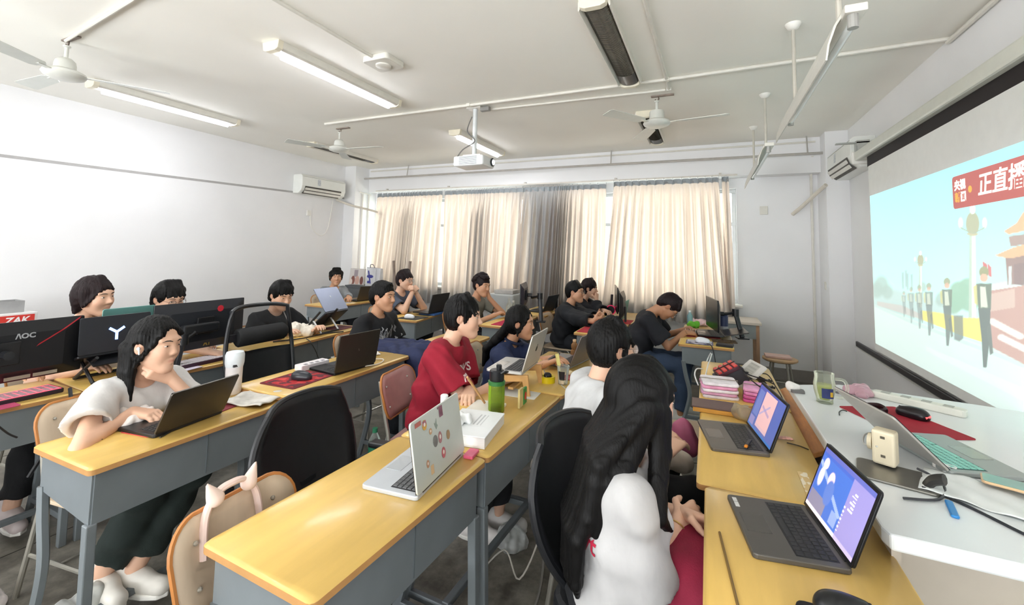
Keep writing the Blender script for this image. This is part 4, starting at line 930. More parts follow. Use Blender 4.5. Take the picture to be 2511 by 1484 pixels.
        for dx in (-.05, -.02, .015): q = [hc+HR @ np.array([-.03+dx*.5, -.082, .0]), p2+np.array([dx, -.1, .045]), p2+np.array([dx-.03, -.15, -.03]), p2+np.array([dx-.03, -.165, -.16])]; trail.append((q, [.03, .034, .028, .01], None))
        for dx in (0, .02): q = [hc+HR @ np.array([-.01+dx, -.082, -.01]), hc+HR @ np.array([-.005+dx, -.09, -.12]), p2+np.array([.07+dx, -.125, -.12]), p1+np.array([.12+dx, -.1, .08])]; trail.append((q, [.024, .022, .018, .007], None))
    if trail is not None:               # long hair falling along a path of points (person frame)
        for tr in trail:
            for a, b, r0, r1 in zip(tr[0][:-1], tr[0][1:], tr[1][:-1], tr[1][1:]): hpz.append(cap(a, b, r0, r1, k=.01, wide=(sd, 1.6) if len(tr) < 3 else tr[2]))
    solid('hair', hpz, hh*1.05, HM, t, disp=hair_disp(hc, HR, .0019 if hair != 'curly' else .0015, hair == 'long'), smooth=1)
    # eyes and brows
    T = Matrix.Translation(Vector(hc)) @ Matrix(HR.tolist()).to_4x4()
    for s in (-1, 1):
        MB().ball((.0785, s*.0315, .0025), (.006, .0118, .0035), 10, T=T).build('eye', EYEW, t, smooth='all'); MB().ball((.0822, s*.031, .0027), (.003, .005, .0038), 10, T=T).build('iris', IRIS, t, smooth='all')
        MB().tube([(.0885, s*.012, .022), (.0862, s*.024, .0262), (.0825, s*.036, .0268), (.0725, s*.05, .0215)], [.003, .0042, .004, .0018], 6, T=T, flat=.6).build('eyebrow', BROW, t, smooth='all')
    # shirt
    rg = random.Random(sum(map(ord, label))); ph = [rg.uniform(0, 6.28) for _ in range(8)]
    def folds(X, Y, Z):
        a = Z*38+X*14+2.2*np.sin(Y*17+ph[0])+ph[1]; b = Z*21-Y*33+1.8*np.sin(X*19+ph[2])+ph[3]; c = X*45+Z*26+2*np.sin(Y*13+Z*9+ph[4])
        return .005*np.sin(a)+.0045*np.sin(b)+.003*np.sin(c)+.002*np.sin(2.3*a-1.1*b)
    infl = .014+loose
    shp = [cap(p0-low*.03, p1, .11*g+infl, .094*g+infl, k=.04, wide=wq, cut0=1), cap(p1, p2-up*.11, .092*g+infl*1.1, .094*g+infl, k=.04, wide=wq)]
    shp += [cap(p2-up*.1+sd*s*.06, sh[s]-sd*s*.03, .073*g+infl*.8, .052+infl*.5, k=.04) for s in (-1, 1)]+[cap(p2-up*.035+sd*s*.035, sh[s]+up*.008, .04+infl*.5, .043+infl*.4, k=.025) for s in (-1, 1)]
    if fem: shp += [ell(p2-up*.17+sd*s*.065+np.array([.085, 0, 0]), (.05, .055, .055), k=.05) for s in (-1, 1)]
    shp += sleeves+[cap(nb+nk*.035+np.array([.012, 0, 0]), nb+nk*.16+np.array([.03, 0, 0]), nr+.012, nr+.05, k=.008, neg=True)]+bores
    SM = shirt if not isinstance(shirt, str) else M(shirt, .85, var=.04, scale=30, bump=.5, bscale=13, stretch=(1, 1, .55))
    solid('jacket' if jacket else 'shirt', shp, .0095 if det < 1 else .0078, SM, t, disp=folds)
    if collar:
        MB().tube([tuple(nb+nk*.04+np.array([.012, 0, 0])+(nr+.014)*(np.array([1, 0, -.3])*math.cos(a)+sd*math.sin(a))) for a in [2*PI*i/24 for i in range(24)]], [.011]*24, 6, closed=True).build('collar', M(collar, .85, var=.05), t, smooth=True)
    if legs:
        PM = M(pants, .85, var=.1, scale=12, bump=.15, bscale=160)
        solid('trousers', [cap(p0-np.array([.02, 0, .0]), p0+low*.06, .122*g, .118*g, k=.05, wide=wq)]+pantp, .0125, PM, t, disp=folds)
        for (foot, fdx) in shoes:
            s0 = [cap(foot-fdx*.05, foot+fdx*.13, .042, .036, k=.03, wide=((0, 0, 1), 1.0)), cap(foot-fdx*.045+np.array([0, 0, .03]), foot-fdx*.04+np.array([0, 0, .075]), .04, .036, k=.03), ell(foot+fdx*.02+np.array([0, 0, .03]), (.06, .04, .03), k=.03), ell(foot+np.array([0, 0, -.075]), (.3, .3, .047), k=.004, neg=True)]
            so_ = solid('shoe', s0, .0075, M(shoe, .6, var=.06, scale=20), t)
            MB().prism([tuple((foot+fdx*a+np.cross([0, 0, 1], fdx)*b)[:2]) for a, b in ((-.09, -.03), (-.05, -.042), (.08, -.042), (.14, -.03), (.165, 0), (.14, .03), (.08, .042), (-.05, .042), (-.09, .03))], foot[2]-.036, foot[2]-.016).build('sole', M('#e8e6e0', .6), so_, bevel=.005)
    info = dict(t=t, hc=hc, HR=HR, sh=sh, wr=wr, p0=p0, p1=p1, p2=p2, nb=nb, nk=nk, up=up, low=low, hipz=hipz, g=g, infl=infl)
    if spec: glasses(hc, HR, spec, t)
    return info
# ================================================================== the students
def HX(x, y, X): v = PX(x, y, X); return (v.x, v.y, v.z)
def HY(x, y, Y): v = PY(x, y, Y); return (v.x, v.y, v.z)
def W(x, y, z): v = P(x, y, z); return ('w', (v.x, v.y, v.z))
PP = {}
UPIN = lambda s: ((.1, -s*.45, .85), (-.35, -s*.8, .2))
# seated at the desk row with the first camera-side laptop
PP['white_girl'] = person('girl in white T-shirt resting chin on hand, wearing an earbud', HX(384, 846, -2.33), .12, lean=.32, hy=.2, hp=.02, hr=-.06, hair='bob', shirt='#cccac8', pants='#1f2926', shoe='#dcd8d0', fem=1, sleeve=.6, loose=.008,
    L=('h', (.04, .045, -.155)), elL=(.7, .35, -.8), hL=((-.1, -.75, .5), (-.8, -.2, .5)), curl=(.75, .35), Rr=W(325, 1012, .8), elR=(-.5, -1, .25), hR=((.95, .25, -.05), (0, 0, -1)),
    knees={1: ((.42, .04, .54), (.32, -.11, .2)), -1: ((.38, -.12, .53), (.25, -.18, .21))})
PP['black_tee_left'] = person('student in black T-shirt with parted hair behind the glowing-logo laptop', HX(233, 727, -3.55), .1, lean=.3, hy=.32, hp=.05, hr=.06, hair='part', haircol='brown', shirt='#17181c', det=.8, L=(.42, .2, .8), Rr=(.42, -.16, .8), pants='#131416', shoe='#cfc2c0', knees={1: ((.42, .12, .52), (.4, .14, .09)), -1: ((.3, -.28, .5), (.34, -.36, .13))})
PP['hidden_glasses'] = person('student whose eyes and glasses show above the large monitor', HX(414, 733, -3.5), .0, lean=.32, hy=.05, hp=.22, hair='fringe', shirt='#24262c', det=.8, spec='#5a3a36', L=(.42, .16, .8), Rr=W(528, 868, .79))
PP['strap_tee'] = person('student in black T-shirt with hanging cords, eyes lowered', HX(690, 724, -3.42), -.1, lean=.28, hy=-.05, hp=.3, hair='fringe', shirt='#131417', det=.8, L=(.42, .2, .8), Rr=(.42, -.14, .8), loose=.006)
PP['grey_sleeve'] = person('student in grey long-sleeved top far back by the wall', HX(824, 679, -5.05), -.3, lean=.25, hy=-.35, hp=.05, hair='bowl', skin='warm', shirt='#8d9296', det=.8, sleeve=1.9, L=W(868, 745, .79), Rr=W(830, 748, .79))
PP['clasped_hands'] = person('student in slate T-shirt with hands clasped before the mouth', HX(993, 687, -3.42), -.1, lean=.25, hy=.12, hp=.06, hair='fringe', haircol='brown', shirt='#4a5160', det=.85, fat=.14, spec='#9a8f86', sleeve=.7,
    L=('h', (.15, .03, -.14)), Rr=('h', (.15, -.03, -.14)), elL=(.35, .55, -.9), elR=(.35, -.55, -.9), hL=((.1, -.75, .65), (-.5, -.6, 0)), hR=((.1, .75, .65), (-.5, .6, 0)), curl=(.9, .9))
PP['print_tee'] = person('student in black T-shirt with grey smoky print', HX(940, 727, -2.47), -.05, lean=.12, hy=.15, hp=.03, hair='quiff', skin='warm', shirt='#141519', L=(.3, .12, .62), Rr=(.3, -.12, .62), loose=.014)
PP['face_rest'] = person('curly-haired student in olive T-shirt with face resting on hand', HX(1182, 701, -2.42), -.15, lean=.3, hy=-.1, hp=.1, hr=-.12, hair='curly', haircol='brown', skin='warm', shirt='#77756a', det=.85,
    L=('h', (.06, .06, -.14)), elL=(.6, .6, -.8), hL=((-.05, -.35, .9), (-.9, -.4, .1)), curl=(.5, .4), Rr=W(1212, 773, .8), elR=(.2, -.7, -.6))
PP['red_tee'] = person('student in crimson T-shirt leaning on folded arms', HX(1138, 776, -1.32), .15, lean=.28, hy=.2, hp=.06, hair='bowl', skin='fair', shirt='#8e1229', pants='#17181b', shoe='#e2dedb', sleeve=.8, loose=.016, spec=None,
    L=W(1150, 958, .79), Rr=W(1222, 938, .79), elL=(-.2, .7, -.7), elR=(.1, -.7, -.6), hL=((.3, -.9, 0), (0, 0, -1)), hR=((.5, .8, .05), (0, 0, -1)), knees={1: ((.45, .08, .54), (.42, -.02, .09)), -1: ((.44, -.12, .54), (.32, -.12, .09))})
PP['navy_polo'] = person('girl in navy polo shirt with long tied-back hair', HX(1277, 792, -1.3), .05, lean=.3, hy=.15, hp=.03, hair='tail', haircol='black', skin='warm', shirt='#1f2b4e', fem=1, sleeve=.75, loose=.008, collar='#18223f',
    L=W(1352, 880, .8), Rr=W(1335, 893, .8), elL=(-.1, .6, -.7), elR=(-.1, -.7, -.6), trail=None)
PP['black_jacket'] = person('student in black jacket and glasses holding a phone over the red mat', HX(1411, 716, -1.42), -.1, lean=.22, hy=.05, hp=-.02, hair='short', skin='warm', shirt='#191b20', det=.9, sleeve=1.85, loose=.02, fat=.1, spec='#2a2624', jacket=True,
    L=W(1482, 786, .82), Rr=W(1466, 792, .82), hL=((.7, -.6, .25), (-.4, -.5, .4)), hR=((.8, .5, .25), (-.3, .5, .4)), curl=(.6, .6))
PP['chin_hand'] = person('student in dark hooded top holding a hand to the chin', HX(1446, 707, -1.42), -.05, lean=.28, hy=.1, hp=.12, hair='bowl', haircol='brown', skin='fair', shirt='#15161d', det=.85, sleeve=1.88, loose=.016, jacket=True,
    L=W(1512, 775, .8), Rr=('h', (.1, -.03, -.15)), elR=(.4, -.6, -.9), hR=((-.1, .3, .8), (-.8, .3, .1)), curl=(.3, .75))
PP['bowed'] = person('student in black T-shirt and jeans bent low over the desk', HY(1640, 752, 4.5), .0, lean=.42, hy=.1, hp=1.0, neck=.9, hair='short', haircol='brown', skin='tan', shirt='#1b1c22', pants='#34445c', shoe='#c9c6bf', det=.9, sleeve=.75, loose=.012, spec='#777777',
    L=W(1690, 806, .8), Rr=W(1680, 815, .8), elL=(-.2, .6, -.8), elR=(-.2, -.6, -.8), hL=((.8, -.4, -.1), (0, -.3, -1)), hR=((.9, .4, -.1), (0, .3, -1)), curl=(.5, .6))
PP['white_glasses'] = person('person in loose white top with cropped black hair, seen from behind', HY(1502, 852, 2.06), .55, lean=.16, hy=.15, hp=.06, hair='bowl', shirt='#c4c5c6', pants='#131417', sleeve=1.5, loose=.022, spec='#a89f98', L=(.33, .1, .68), Rr=(.33, -.1, .68))
PP['long_hair'] = person('girl with waist-long black hair in white T-shirt, hands in lap', HY(1576, 980, 1.44), .25, lean=.06, neck=.1, hy=.5, hp=.1, hair='long', shirt='#b6b5b5', pants='#1a1b1f', fem=1, sleeve=.84, loose=.014, legs=True,
    L=W(1675, 1262, .7), Rr=W(1662, 1285, .69), elL=(-.3, .7, -.7), elR=(-.35, -.6, -.75), hL=((.75, -.6, .1), (-.3, -.6, -.6)), hR=((.75, .6, .1), (-.3, .6, -.6)), curl=(.6, .6), trail='long')
PP['edge_arms'] = person('student at the frame edge typing on the red-lit keyboard, only arms and legs in view', (-3.75, .62, 1.24), .0, lean=.25, hair='short', shirt='#2a2b30', pants='#121315', shoe='#d3c6c4', det=.8, L=W(120, 915, .8), Rr=W(40, 930, .8), curl=(.3, .3),
    knees={1: ((.42, .2, .5), (.6, .12, .09)), -1: ((.5, .12, .5), (.72, .3, .1))})
# ================================================================== chairs in place
def behind(k, dx=-.03):                  # floor point below a seated student, slightly behind
    t = PP[k]['t']; a = t.rotation_euler.z; return t.location.x+dx*math.cos(a), t.location.y+dx*math.sin(a), a
for k, lab, ply in (('white_girl', 'beige plywood chair under the white-shirted girl with the earbud', PLY), ('black_tee_left', 'plywood chair under the student behind the glowing-logo laptop', PLY), ('hidden_glasses', 'plywood chair hidden behind the red-emblem monitor', PLY), ('strap_tee', 'plywood chair under the student with hanging cords', PLY), ('grey_sleeve', 'plywood chair under the grey-sleeved student', PLY), ('clasped_hands', 'plywood chair under the hand-clasping student', PLY), ('print_tee', 'plywood chair under the student in the smoky print T-shirt', PLY), ('face_rest', 'plywood chair under the face-resting student', PLY), ('red_tee', 'pink plywood chair under the crimson-shirted student', PINKPLY), ('navy_polo', 'plywood chair under the girl in the navy polo', PLY), ('black_jacket', 'plywood chair under the black-jacketed student', PLY), ('chin_hand', 'plywood chair under the hooded student', PLY), ('bowed', 'plywood chair under the bowed student in jeans', PLY), ('edge_arms', 'plywood chair at the frame edge behind the red-lit keyboard', PLY)):
    x, y, a = behind(k, -.02); school_chair(lab, x, y, a, ply)
x, y, a = behind('long_hair', -.03)
office_chair('black office chair behind the long-haired girl', -.2, 1.52, -.2, hb=.78, wide=.46, arms=False)
office_chair('black mesh office chair with a black lumbar roll', -2.54, 2.1, 0, mesh=True, headroll=True, hb=1.16, wide=.46)
office_chair('empty black office chair pulled out behind the sticker laptop', -1.28, 1.42, .1, hb=.73, wide=.5)
school_chair('empty plywood chair with cat-ear headband hung on its back', -1.06, .93, .05)
school_chair('empty plywood chair beside the pink bundles, edge seen', -.17, 3.0, .35)
# ================================================================== painting on small flat displays
class Canvas:
    def __init__(s, w, h, nu, nv, base):
        s.w, s.h, s.nu, s.nv = w, h, nu, nv; s.U, s.V = np.meshgrid(np.linspace(0, 1, nu+1), np.linspace(0, 1, nv+1)); s.img = np.tile(np.array(lin(base)), (nv+1, nu+1, 1))
    def put(s, a, col): a = np.clip(a, 0, 1)[..., None]; s.img = s.img*(1-a)+np.array(lin(col))*a
    def rect(s, u0, v0, u1, v1, col, op=1): s.put(((s.U >= u0) & (s.U <= u1) & (s.V >= v0) & (s.V <= v1))*op, col)
    def ell(s, u, v, ru, rv, col, op=1): s.put(np.clip((1-np.sqrt(((s.U-u)/ru)**2+((s.V-v)/rv)**2))*5+.5, 0, 1)*op, col)
    def grad(s, c0, c1): k = s.V[..., None]; s.img = np.array(lin(c0))*(1-k)+np.array(lin(c1))*k
    def line(s, u0, v0, u1, v1, wd, col, op=1):
        ex, ey = u1-u0, v1-v0; t = np.clip(((s.U-u0)*ex+(s.V-v0)*ey)/(ex*ex+ey*ey), 0, 1); s.put((np.hypot(s.U-u0-t*ex, (s.V-v0-t*ey)) < wd)*op, col)
    def noise(s, a, seed=0):
        r = np.random.RandomState(seed); q = r.rand(s.nv//6+3, s.nu//6+3); yi = np.linspace(0, q.shape[0]-1.001, s.nv+1); xi = np.linspace(0, q.shape[1]-1.001, s.nu+1); y0 = yi.astype(int); x0 = xi.astype(int); fy = (yi-y0)[:, None]; fx = (xi-x0)[None]
        n = (q[y0][:, x0]*(1-fy)*(1-fx)+q[y0+1][:, x0]*fy*(1-fx)+q[y0][:, x0+1]*(1-fy)*fx+q[y0+1][:, x0+1]*fy*fx)-.5; return n
    def build(s, name, T, parent, emit=0, rough=.4, mat=None):
        me = bpy.data.meshes.new(name); v = [T @ Vector(((u-.5)*s.w, (q-.5)*s.h, 0)) for u, q in zip(s.U.ravel(), s.V.ravel())]
        i = np.arange(v.__len__()).reshape(s.nv+1, s.nu+1); f = np.stack([i[:-1, :-1], i[:-1, 1:], i[1:, 1:], i[1:, :-1]], -1).reshape(-1, 4)
        me.from_pydata([tuple(q) for q in v], [], f.tolist()); ca = me.color_attributes.new('Col', 'FLOAT_COLOR', 'POINT'); ca.data.foreach_set('color', np.concatenate([np.clip(s.img, 0, 1).reshape(-1, 3), np.ones((len(v), 1))], 1).astype(np.float32).ravel())
        me.materials.append(mat or Mvc(rough, emit, name='display')); return link(name, me, parent)
_keymesh = {}
def keyset(root, x0, x1, w, z, col, single):
    rows = 5; nk = 14; sx = (x1-x0)/rows; sy = w/nk; km = M(col, .5, var=.03)
    kk = (round(sx, 4), round(sy, 4), col)
    def mk(wy):
        b = MB(); a, c = sx*.42, wy*.5-sy*.08; h = .0022
        b.add([(-a, -c, 0), (a, -c, 0), (a, c, 0), (-a, c, 0), (-a*.86, -c*.9, h), (a*.86, -c*.9, h), (a*.86, c*.9, h), (-a*.86, c*.9, h)], [(4, 5, 6, 7), (0, 1, 5, 4), (1, 2, 6, 5), (2, 3, 7, 6), (3, 0, 4, 7)]); return b
    J = MB()
    for r in range(rows):
        lay = [1]*14 if r else [1, 1, 1, 1.2, 5.2, 1.2, 1, 1, 1]
        tot = sum(lay); y = w/2
        for q in lay:
            wy = q/tot*w; c = (x0+sx*(r+.5), y-wy/2, z); y -= wy
            if single:
                key = kk+(round(wy, 4),)
                if key not in _keymesh: _keymesh[key] = mk(wy).mesh('key', km)
                link('key', _keymesh[key], root, loc=c)
            else: t = mk(wy); J.add([Vector(p)+Vector(c) for p in t.v], t.f)
    if not single: o = J.build('keyboard_keys', km, root); o['kind'] = 'stuff'
def laptop(label, c, rz, d, w, z, op, body='#3c3d40', lid=None, screen=None, keys=False, keycol='#2a2b2d', lidlen=None, metal=.5, tilt=0, bezel='#141416', logo=None, bed='#232325'):
    """local x runs from the user to the hinge; op = opening angle in degrees"""
    t = thing('laptop', label, 'laptop', (c[0], c[1], z), 0); t.rotation_euler = Euler((0, -tilt, rz), 'XYZ')
    BM = M(body, .38, metal, var=.04, scale=8); LM = M(lid or body, .35, metal, var=.05, scale=6); L = lidlen or d*.97; th = .014
    b = MB().prism(rrect(d, w, .012, 3), 0, th).build('base', BM, t, bevel=.003)
    keyset(b, d*-.02, d*.4, w*.84, th, keycol, keys)
    MB().box((d*.19, 0, th+.0001), (d*.44, w*.87, .0008)).build('key_bed', M(bed, .5, var=.02), b)
    MB().box((d*-.3, 0, th+.0004), (d*.28, w*.3, .0008)).build('touchpad', M(body, .25, metal, var=.02), b)
    a = math.radians(180-op); R = Matrix.Translation((d/2-.004, 0, th+.002)) @ Matrix.Rotation(a-PI, 4, 'Y').inverted() if False else None
    # lid rises from the hinge: direction (sin/cos of the opening angle)
    u = Vector((-math.cos(math.radians(op)), 0, math.sin(math.radians(op)))); nrm_ = Vector((u.z, 0, -u.x))        # outward normal (back of the lid)
    T = Matrix(((nrm_.x, 0, u.x, d/2-.004), (0, 1, 0, 0), (nrm_.z, 0, u.z, th+.001), (0, 0, 0, 1)))
    ld = MB().prism([(p[0], p[1]+L/2) for p in rrect(w, L, .01, 3)], 0, .007, ax='x', T=T).build('lid', LM, t, bevel=.002)
    MB().tube([(d/2-.003, -w*.4, th), (d/2-.003, w*.4, th)], .005, 8).build('hinge', M('#2a2b2d', .4, .3), t)
    MB().box((-.0012, 0, L/2), (.0022, w-.004, L-.004), T=T).build('bezel', M(bezel, .3, var=.02), ld)
    Td = T @ Matrix(((0, 0, -1, -.0026), (-1, 0, 0, 0), (0, 1, 0, L/2), (0, 0, 0, 1)))
    if screen: cv = screen(w-.016, L-.022); cv.build('display', Td, ld, emit=.55, rough=.25)
    Tb = T @ Matrix(((0, 0, 1, .0082), (1, 0, 0, 0), (0, 1, 0, L*.52), (0, 0, 0, 1)))   # lid-back frame: x = y, y = up, z out
    if logo: logo(Tb, ld)
    return t, ld, Tb, L, w
def corners(u, hn, hf, z):
    a, b, c = P(*u, z), P(*hn, z), P(*hf, z); m = (a+c)/2; return (m.x, m.y), math.atan2(b.y-a.y, b.x-a.x), (b-a).length, (c-b).length
def disc(Tb, par, name, col, pts, m=None):
    return MB().prism(pts, -.0002, .0006, T=Tb).build(name, m or M(col, .5, var=.02), par)
def circ(x, y, rx, ry=None, n=16): return [(x+rx*math.cos(2*PI*i/n), y+(ry or rx)*math.sin(2*PI*i/n)) for i in range(n)]
def apple(col, s=.012):
    def f(Tb, ld):
        pts = [(s*.1*0+s*(.75*math.cos(a)*(1+.08*math.cos(3*a))), s*(.8*math.sin(a)*(1-.06*math.cos(2*a))-(.12*s if abs(math.sin(a)-1) < .02 else 0))) for a in [2*PI*i/24 for i in range(24)]]
        disc(Tb, ld, 'logo', col, pts); MB().prism(circ(s*.18, s*1.15, s*.16, s*.32, 10), -.0002, .0006, T=Tb).build('logo_leaf', M(col, .5, var=0), ld)
    return f
# --- sticker laptop on the nearest middle desk
c, a, d, w_ = corners((884, 1187), (1022, 1219), (1138, 1105), .775)
def stick(Tb, ld):
    col = lambda *a: a
    S_ = [(-.135, .087, .018, .007, '#b86a5f', 0), (-.095, .072, .013, .016, '#d8a64e', 1), (-.095, .078, .011, .007, '#c87f9a', 0), (-.06, .04, .009, .01, '#c9a07a', 1), (-.02, .05, .011, .017, '#8f9a90', 2), (.025, .08, .012, .018, '#8b5a6a', 0), (-.035, -.0, .015, .019, '#7f7c78', 1), (.0, .0, .012, .019, '#b07a7c', 1), (.06, -.012, .012, .016, '#a88a66', 1), (.012, -.055, .013, .018, '#c46a70', 1), (-.1, -.048, .008, .012, '#b98a6a', 1), (-.075, -.075, .009, .014, '#d6b48a', 0), (.005, .095, .003, .004, '#7a5560', 1)]
    for i, (x, y, rx, ry, cl, k) in enumerate(S_):
        x = x*.95; pts = circ(x, y, rx, ry, 14) if k == 1 else ([(x-rx, y-ry), (x+rx, y-ry), (x+rx, y+ry), (x-rx, y+ry)] if k == 0 else [(x-rx, y+ry*.4), (x-.2*rx, y+ry*.1), (x+rx*.6, y+ry), (x+rx*.5, y), (x+rx, y-ry*.4), (x, y-ry)])
        o = disc(Tb, ld, 'sticker', cl, pts)
        if i in (1, 3, 7, 9, 10): MB().prism(circ(x, y+ry*.1, rx*.45, ry*.4, 10), .0005, .0009, T=Tb).build('sticker_centre', M('#efe2d6', .5, var=.02), o)
laptop('silver laptop with a lid covered in small stickers', c, a, d, w_, .76, 80, '#c3c8cd', '#cfd3cb', keys=True, keycol='#5e6062', metal=.25, lidlen=.215, logo=stick)
# --- laptop of the girl in white
laptop('dark laptop with thin bright rim before the white-shirted girl', (-2.15, 1.21), .12, .22, .3, .762, 116, '#3b3b3d', '#57524c', metal=.7, lidlen=.19)
laptop('black laptop standing half open on the desk with the red mouse mat', (-2.1, 2.14), -.1, .235, .31, .787, 100, '#222326', '#4a473f', metal=.6, lidlen=.22, logo=lambda Tb, ld: text('logo', 'L', .018, M('#8b8880', .3, .6), ld, (Tb @ Vector((0, 0, .0006))), (PI/2, 0, PI/2)))
c, a, d, w_ = corners((1330, 890), (1405, 907), (1437, 873), .785)
laptop('grey laptop opened before the navy-shirted girl', c, a+.12, .23, .33, .77, 112, '#8f8e90', '#8a817c', keycol='#3a3a3c', lidlen=.22)
def show_a(w, h):
    c = Canvas(w, h, 120, 76, '#3a56a8'); c.grad('#6a6fb4', '#3d5bb0'); c.rect(0, 0, 1, .06, '#e8d8e0'); c.rect(.02, .06, .64, .88, '#4468b8'); c.rect(.64, .0, 1, 1, '#9c8fbe', .7)
    c.line(.02, .75, .6, .3, .03, '#8fa2d6'); c.rect(.02, .06, .35, .3, '#8a7f86', .8); c.ell(.12, .78, .05, .09, '#ead0cc'); c.ell(.3, .62, .06, .13, '#efd3cb'); c.ell(.1, .55, .05, .16, '#c9c6d8'); c.ell(.33, .44, .08, .2, '#5a74b8'); c.rect(.48, .1, .6, .3, '#8fa0cc', .8)
    for i in range(6): c.rect(.7+.03*(i % 2), .5+.05*i, .78, .52+.05*i, '#f2eaf2')
    for i in range(7): c.rect(.64, .12+.06*i, .66, .14+.06*i, '#f4f2f6')
    c.rect(.0, .93, 1, 1, '#5b62a8'); return c
def show_b(w, h):
    c = Canvas(w, h, 110, 70, '#4a5aa0'); c.grad('#54649c', '#4a4f94'); c.rect(.28, .1, .72, .95, '#caa3a4'); c.rect(.28, .1, .72, .18, '#c0a0a8'); c.line(.34, .6, .6, .5, .03, '#8f7fa6', .7); c.line(.3, .4, .56, .7, .02, '#7f86b8', .6); c.rect(.05, .3, .24, .9, '#6a7ab0', .6); c.rect(.02, .05, .2, .25, '#8f86b0', .7); c.rect(.0, 0, 1, .05, '#3d6aa8'); c.rect(.75, .05, 1, 1, '#4f5f9e', .8); return c
# --- the two laptops of the front row (their screens face the students)
c, a, d, w_ = corners((1841, 1369), (2081, 1410), (1990, 1240), .775)
fl_ = laptop('black laptop nearest the camera, blue cartoon video on screen', (c[0]-.005, c[1]+.012), a, d+.01, .29, .76, 110, '#5b5853', '#1b1c1f', show_a, True, '#2b2b2c', lidlen=.205, metal=.3)[0]
for q in (.115, .088): MB().box((-.095, q, .0146), (.012, .022 if q > .1 else .026, .0008)).build('label_sticker', M('#d5d5d1', .5, var=.1), fl_)
c, a, d, w_ = corners((1739, 1096), (1871, 1111), (1837, 1040), .775)
tb = laptop('dark grey laptop with pale picture on screen behind the nearest one', c, a, d+.02, .31, .76, 110, '#66615b', '#26262a', show_b, True, '#3a3936', lidlen=.205, metal=.3)
# --- laptops further back
laptop('black laptop with glowing blue three-armed logo on a raised stand', (-3.2, 1.41), .0, .25, .33, .868, 108, '#1d1e21', '#33353a', metal=.3, tilt=.35, lidlen=.2, logo=lambda Tb, ld: [MB().box((x, y, .001), (.013, .042, .001), T=Tb, rot=(0, 0, r)).build('logo', Mglow('#7fa8ff', 4), ld) for x, y, r in ((0, -.02, 0), (-.018, .014, .95), (.018, .014, -.95))])
laptop('teal laptop lid peeking above the glowing-logo laptop', (-3.36, 1.54), .0, .2, .27, .93, 95, '#5d9c97', '#6fa39d', metal=.2, lidlen=.2)
laptop('grey laptop folded back on a black riser before the cord-wearing student', (-3.29, 3.16), .1, .24, .31, .85, 95, '#3a3c42', '#8b92a6', metal=.4, tilt=.72, lidlen=.25, logo=lambda Tb, ld: disc(Tb, ld, 'logo', '#d9dee6', circ(0, .02, .008, .014, 6)))
laptop('bronze-backed laptop of the grey-sleeved student', (-4.68, 5.05), -.1, .23, .32, .762, 108, '#2a2a2c', '#5d5346', metal=.5, lidlen=.21)
laptop('dark laptop on a blue book before the hand-clasping student', (-3.05, 4.45), -.05, .23, .34, .785, 105, '#222326', '#413f40', metal=.4, lidlen=.22)
laptop('silver laptop with dark fruit logo on a wooden stand', (-1.03, 2.36), .06, .21, .3, .873, 106, '#c4c3c0', '#c9c6bf', metal=.4, keycol='#3c3d40', lidlen=.205, logo=apple('#2f2c2a', .018))
laptop('mint-green laptop standing between two dark monitors', (-1.02, 5.28), .0, .22, .32, .76, 100, '#cfd6d2', '#5f9a89', metal=.2, lidlen=.21)
laptop('black laptop opened beside the small speaker by the curtain', (-2.0, 5.42), -.1, .23, .33, .76, 112, '#1f2023', '#2b2c30', metal=.3, lidlen=.22)
laptop('dark laptop propped open flat at the bowed student\'s desk', (.0, 4.62), .1, .22, .32, .79, 168, '#3b3a3b', '#4d4a48', metal=.4, tilt=.0, lidlen=.21)
# --- the podium
PODW = M('#dfe3e4', .3, var=.03, scale=2, coat=.2); PODB = M('#c9c0b1', .6, var=.05, scale=4)
pod = thing('podium', 'long white-topped podium beside the front desks', 'podium', (.75, 2.2, 0))
MB().prism([(-.345, -.7), (-.335, -.735), (.0, -.74), (.62, -.76), (.62, .66), (.56, .7), (-.1, .8), (-.36, .66)], .8, .84).build('top', PODW, pod, bevel=.006)
for nm, c_, s_ in (('side_panel', (-.31, .0, .395), (.02, 1.36, .79)), ('end_panel', (.1, -.62, .395), (.8, .02, .79)), ('end_panel', (.1, .64, .395), (.8, .02, .79)), ('back_panel', (.5, .0, .395), (.02, 1.26, .79))): MB().box(c_, s_).build(nm, PODB, pod)
for y in (-.25, .25): MB().box((-.322, y, .42), (.006, .42, .6)).build('door', PODB, pod, bevel=.002)
pl = tag(MB().box((.415, 2.72, .725), (.07, .95, .02), rot=(0, -.5, 0)).build('plank', M('#c9894c', .5, var=.12, stretch=(6, 1, 1)), bevel=.003), 'orange wooden plank wedged between desks and podium', 'plank')
# laptop on the podium, screen towards the wall side
c, a, d, w_ = corners((2480, 1166), (2275, 1150), (2195, 1060), .855)
laptop('silver laptop on the podium with mint keys, lid seen edge-on', (c[0]+.0, c[1]), a, d, w_, .842, 135, '#9fa5a2', '#b7b3ad', show_b, True, '#8fd3c2', lidlen=.225, metal=.4, bed='#1f4a44')
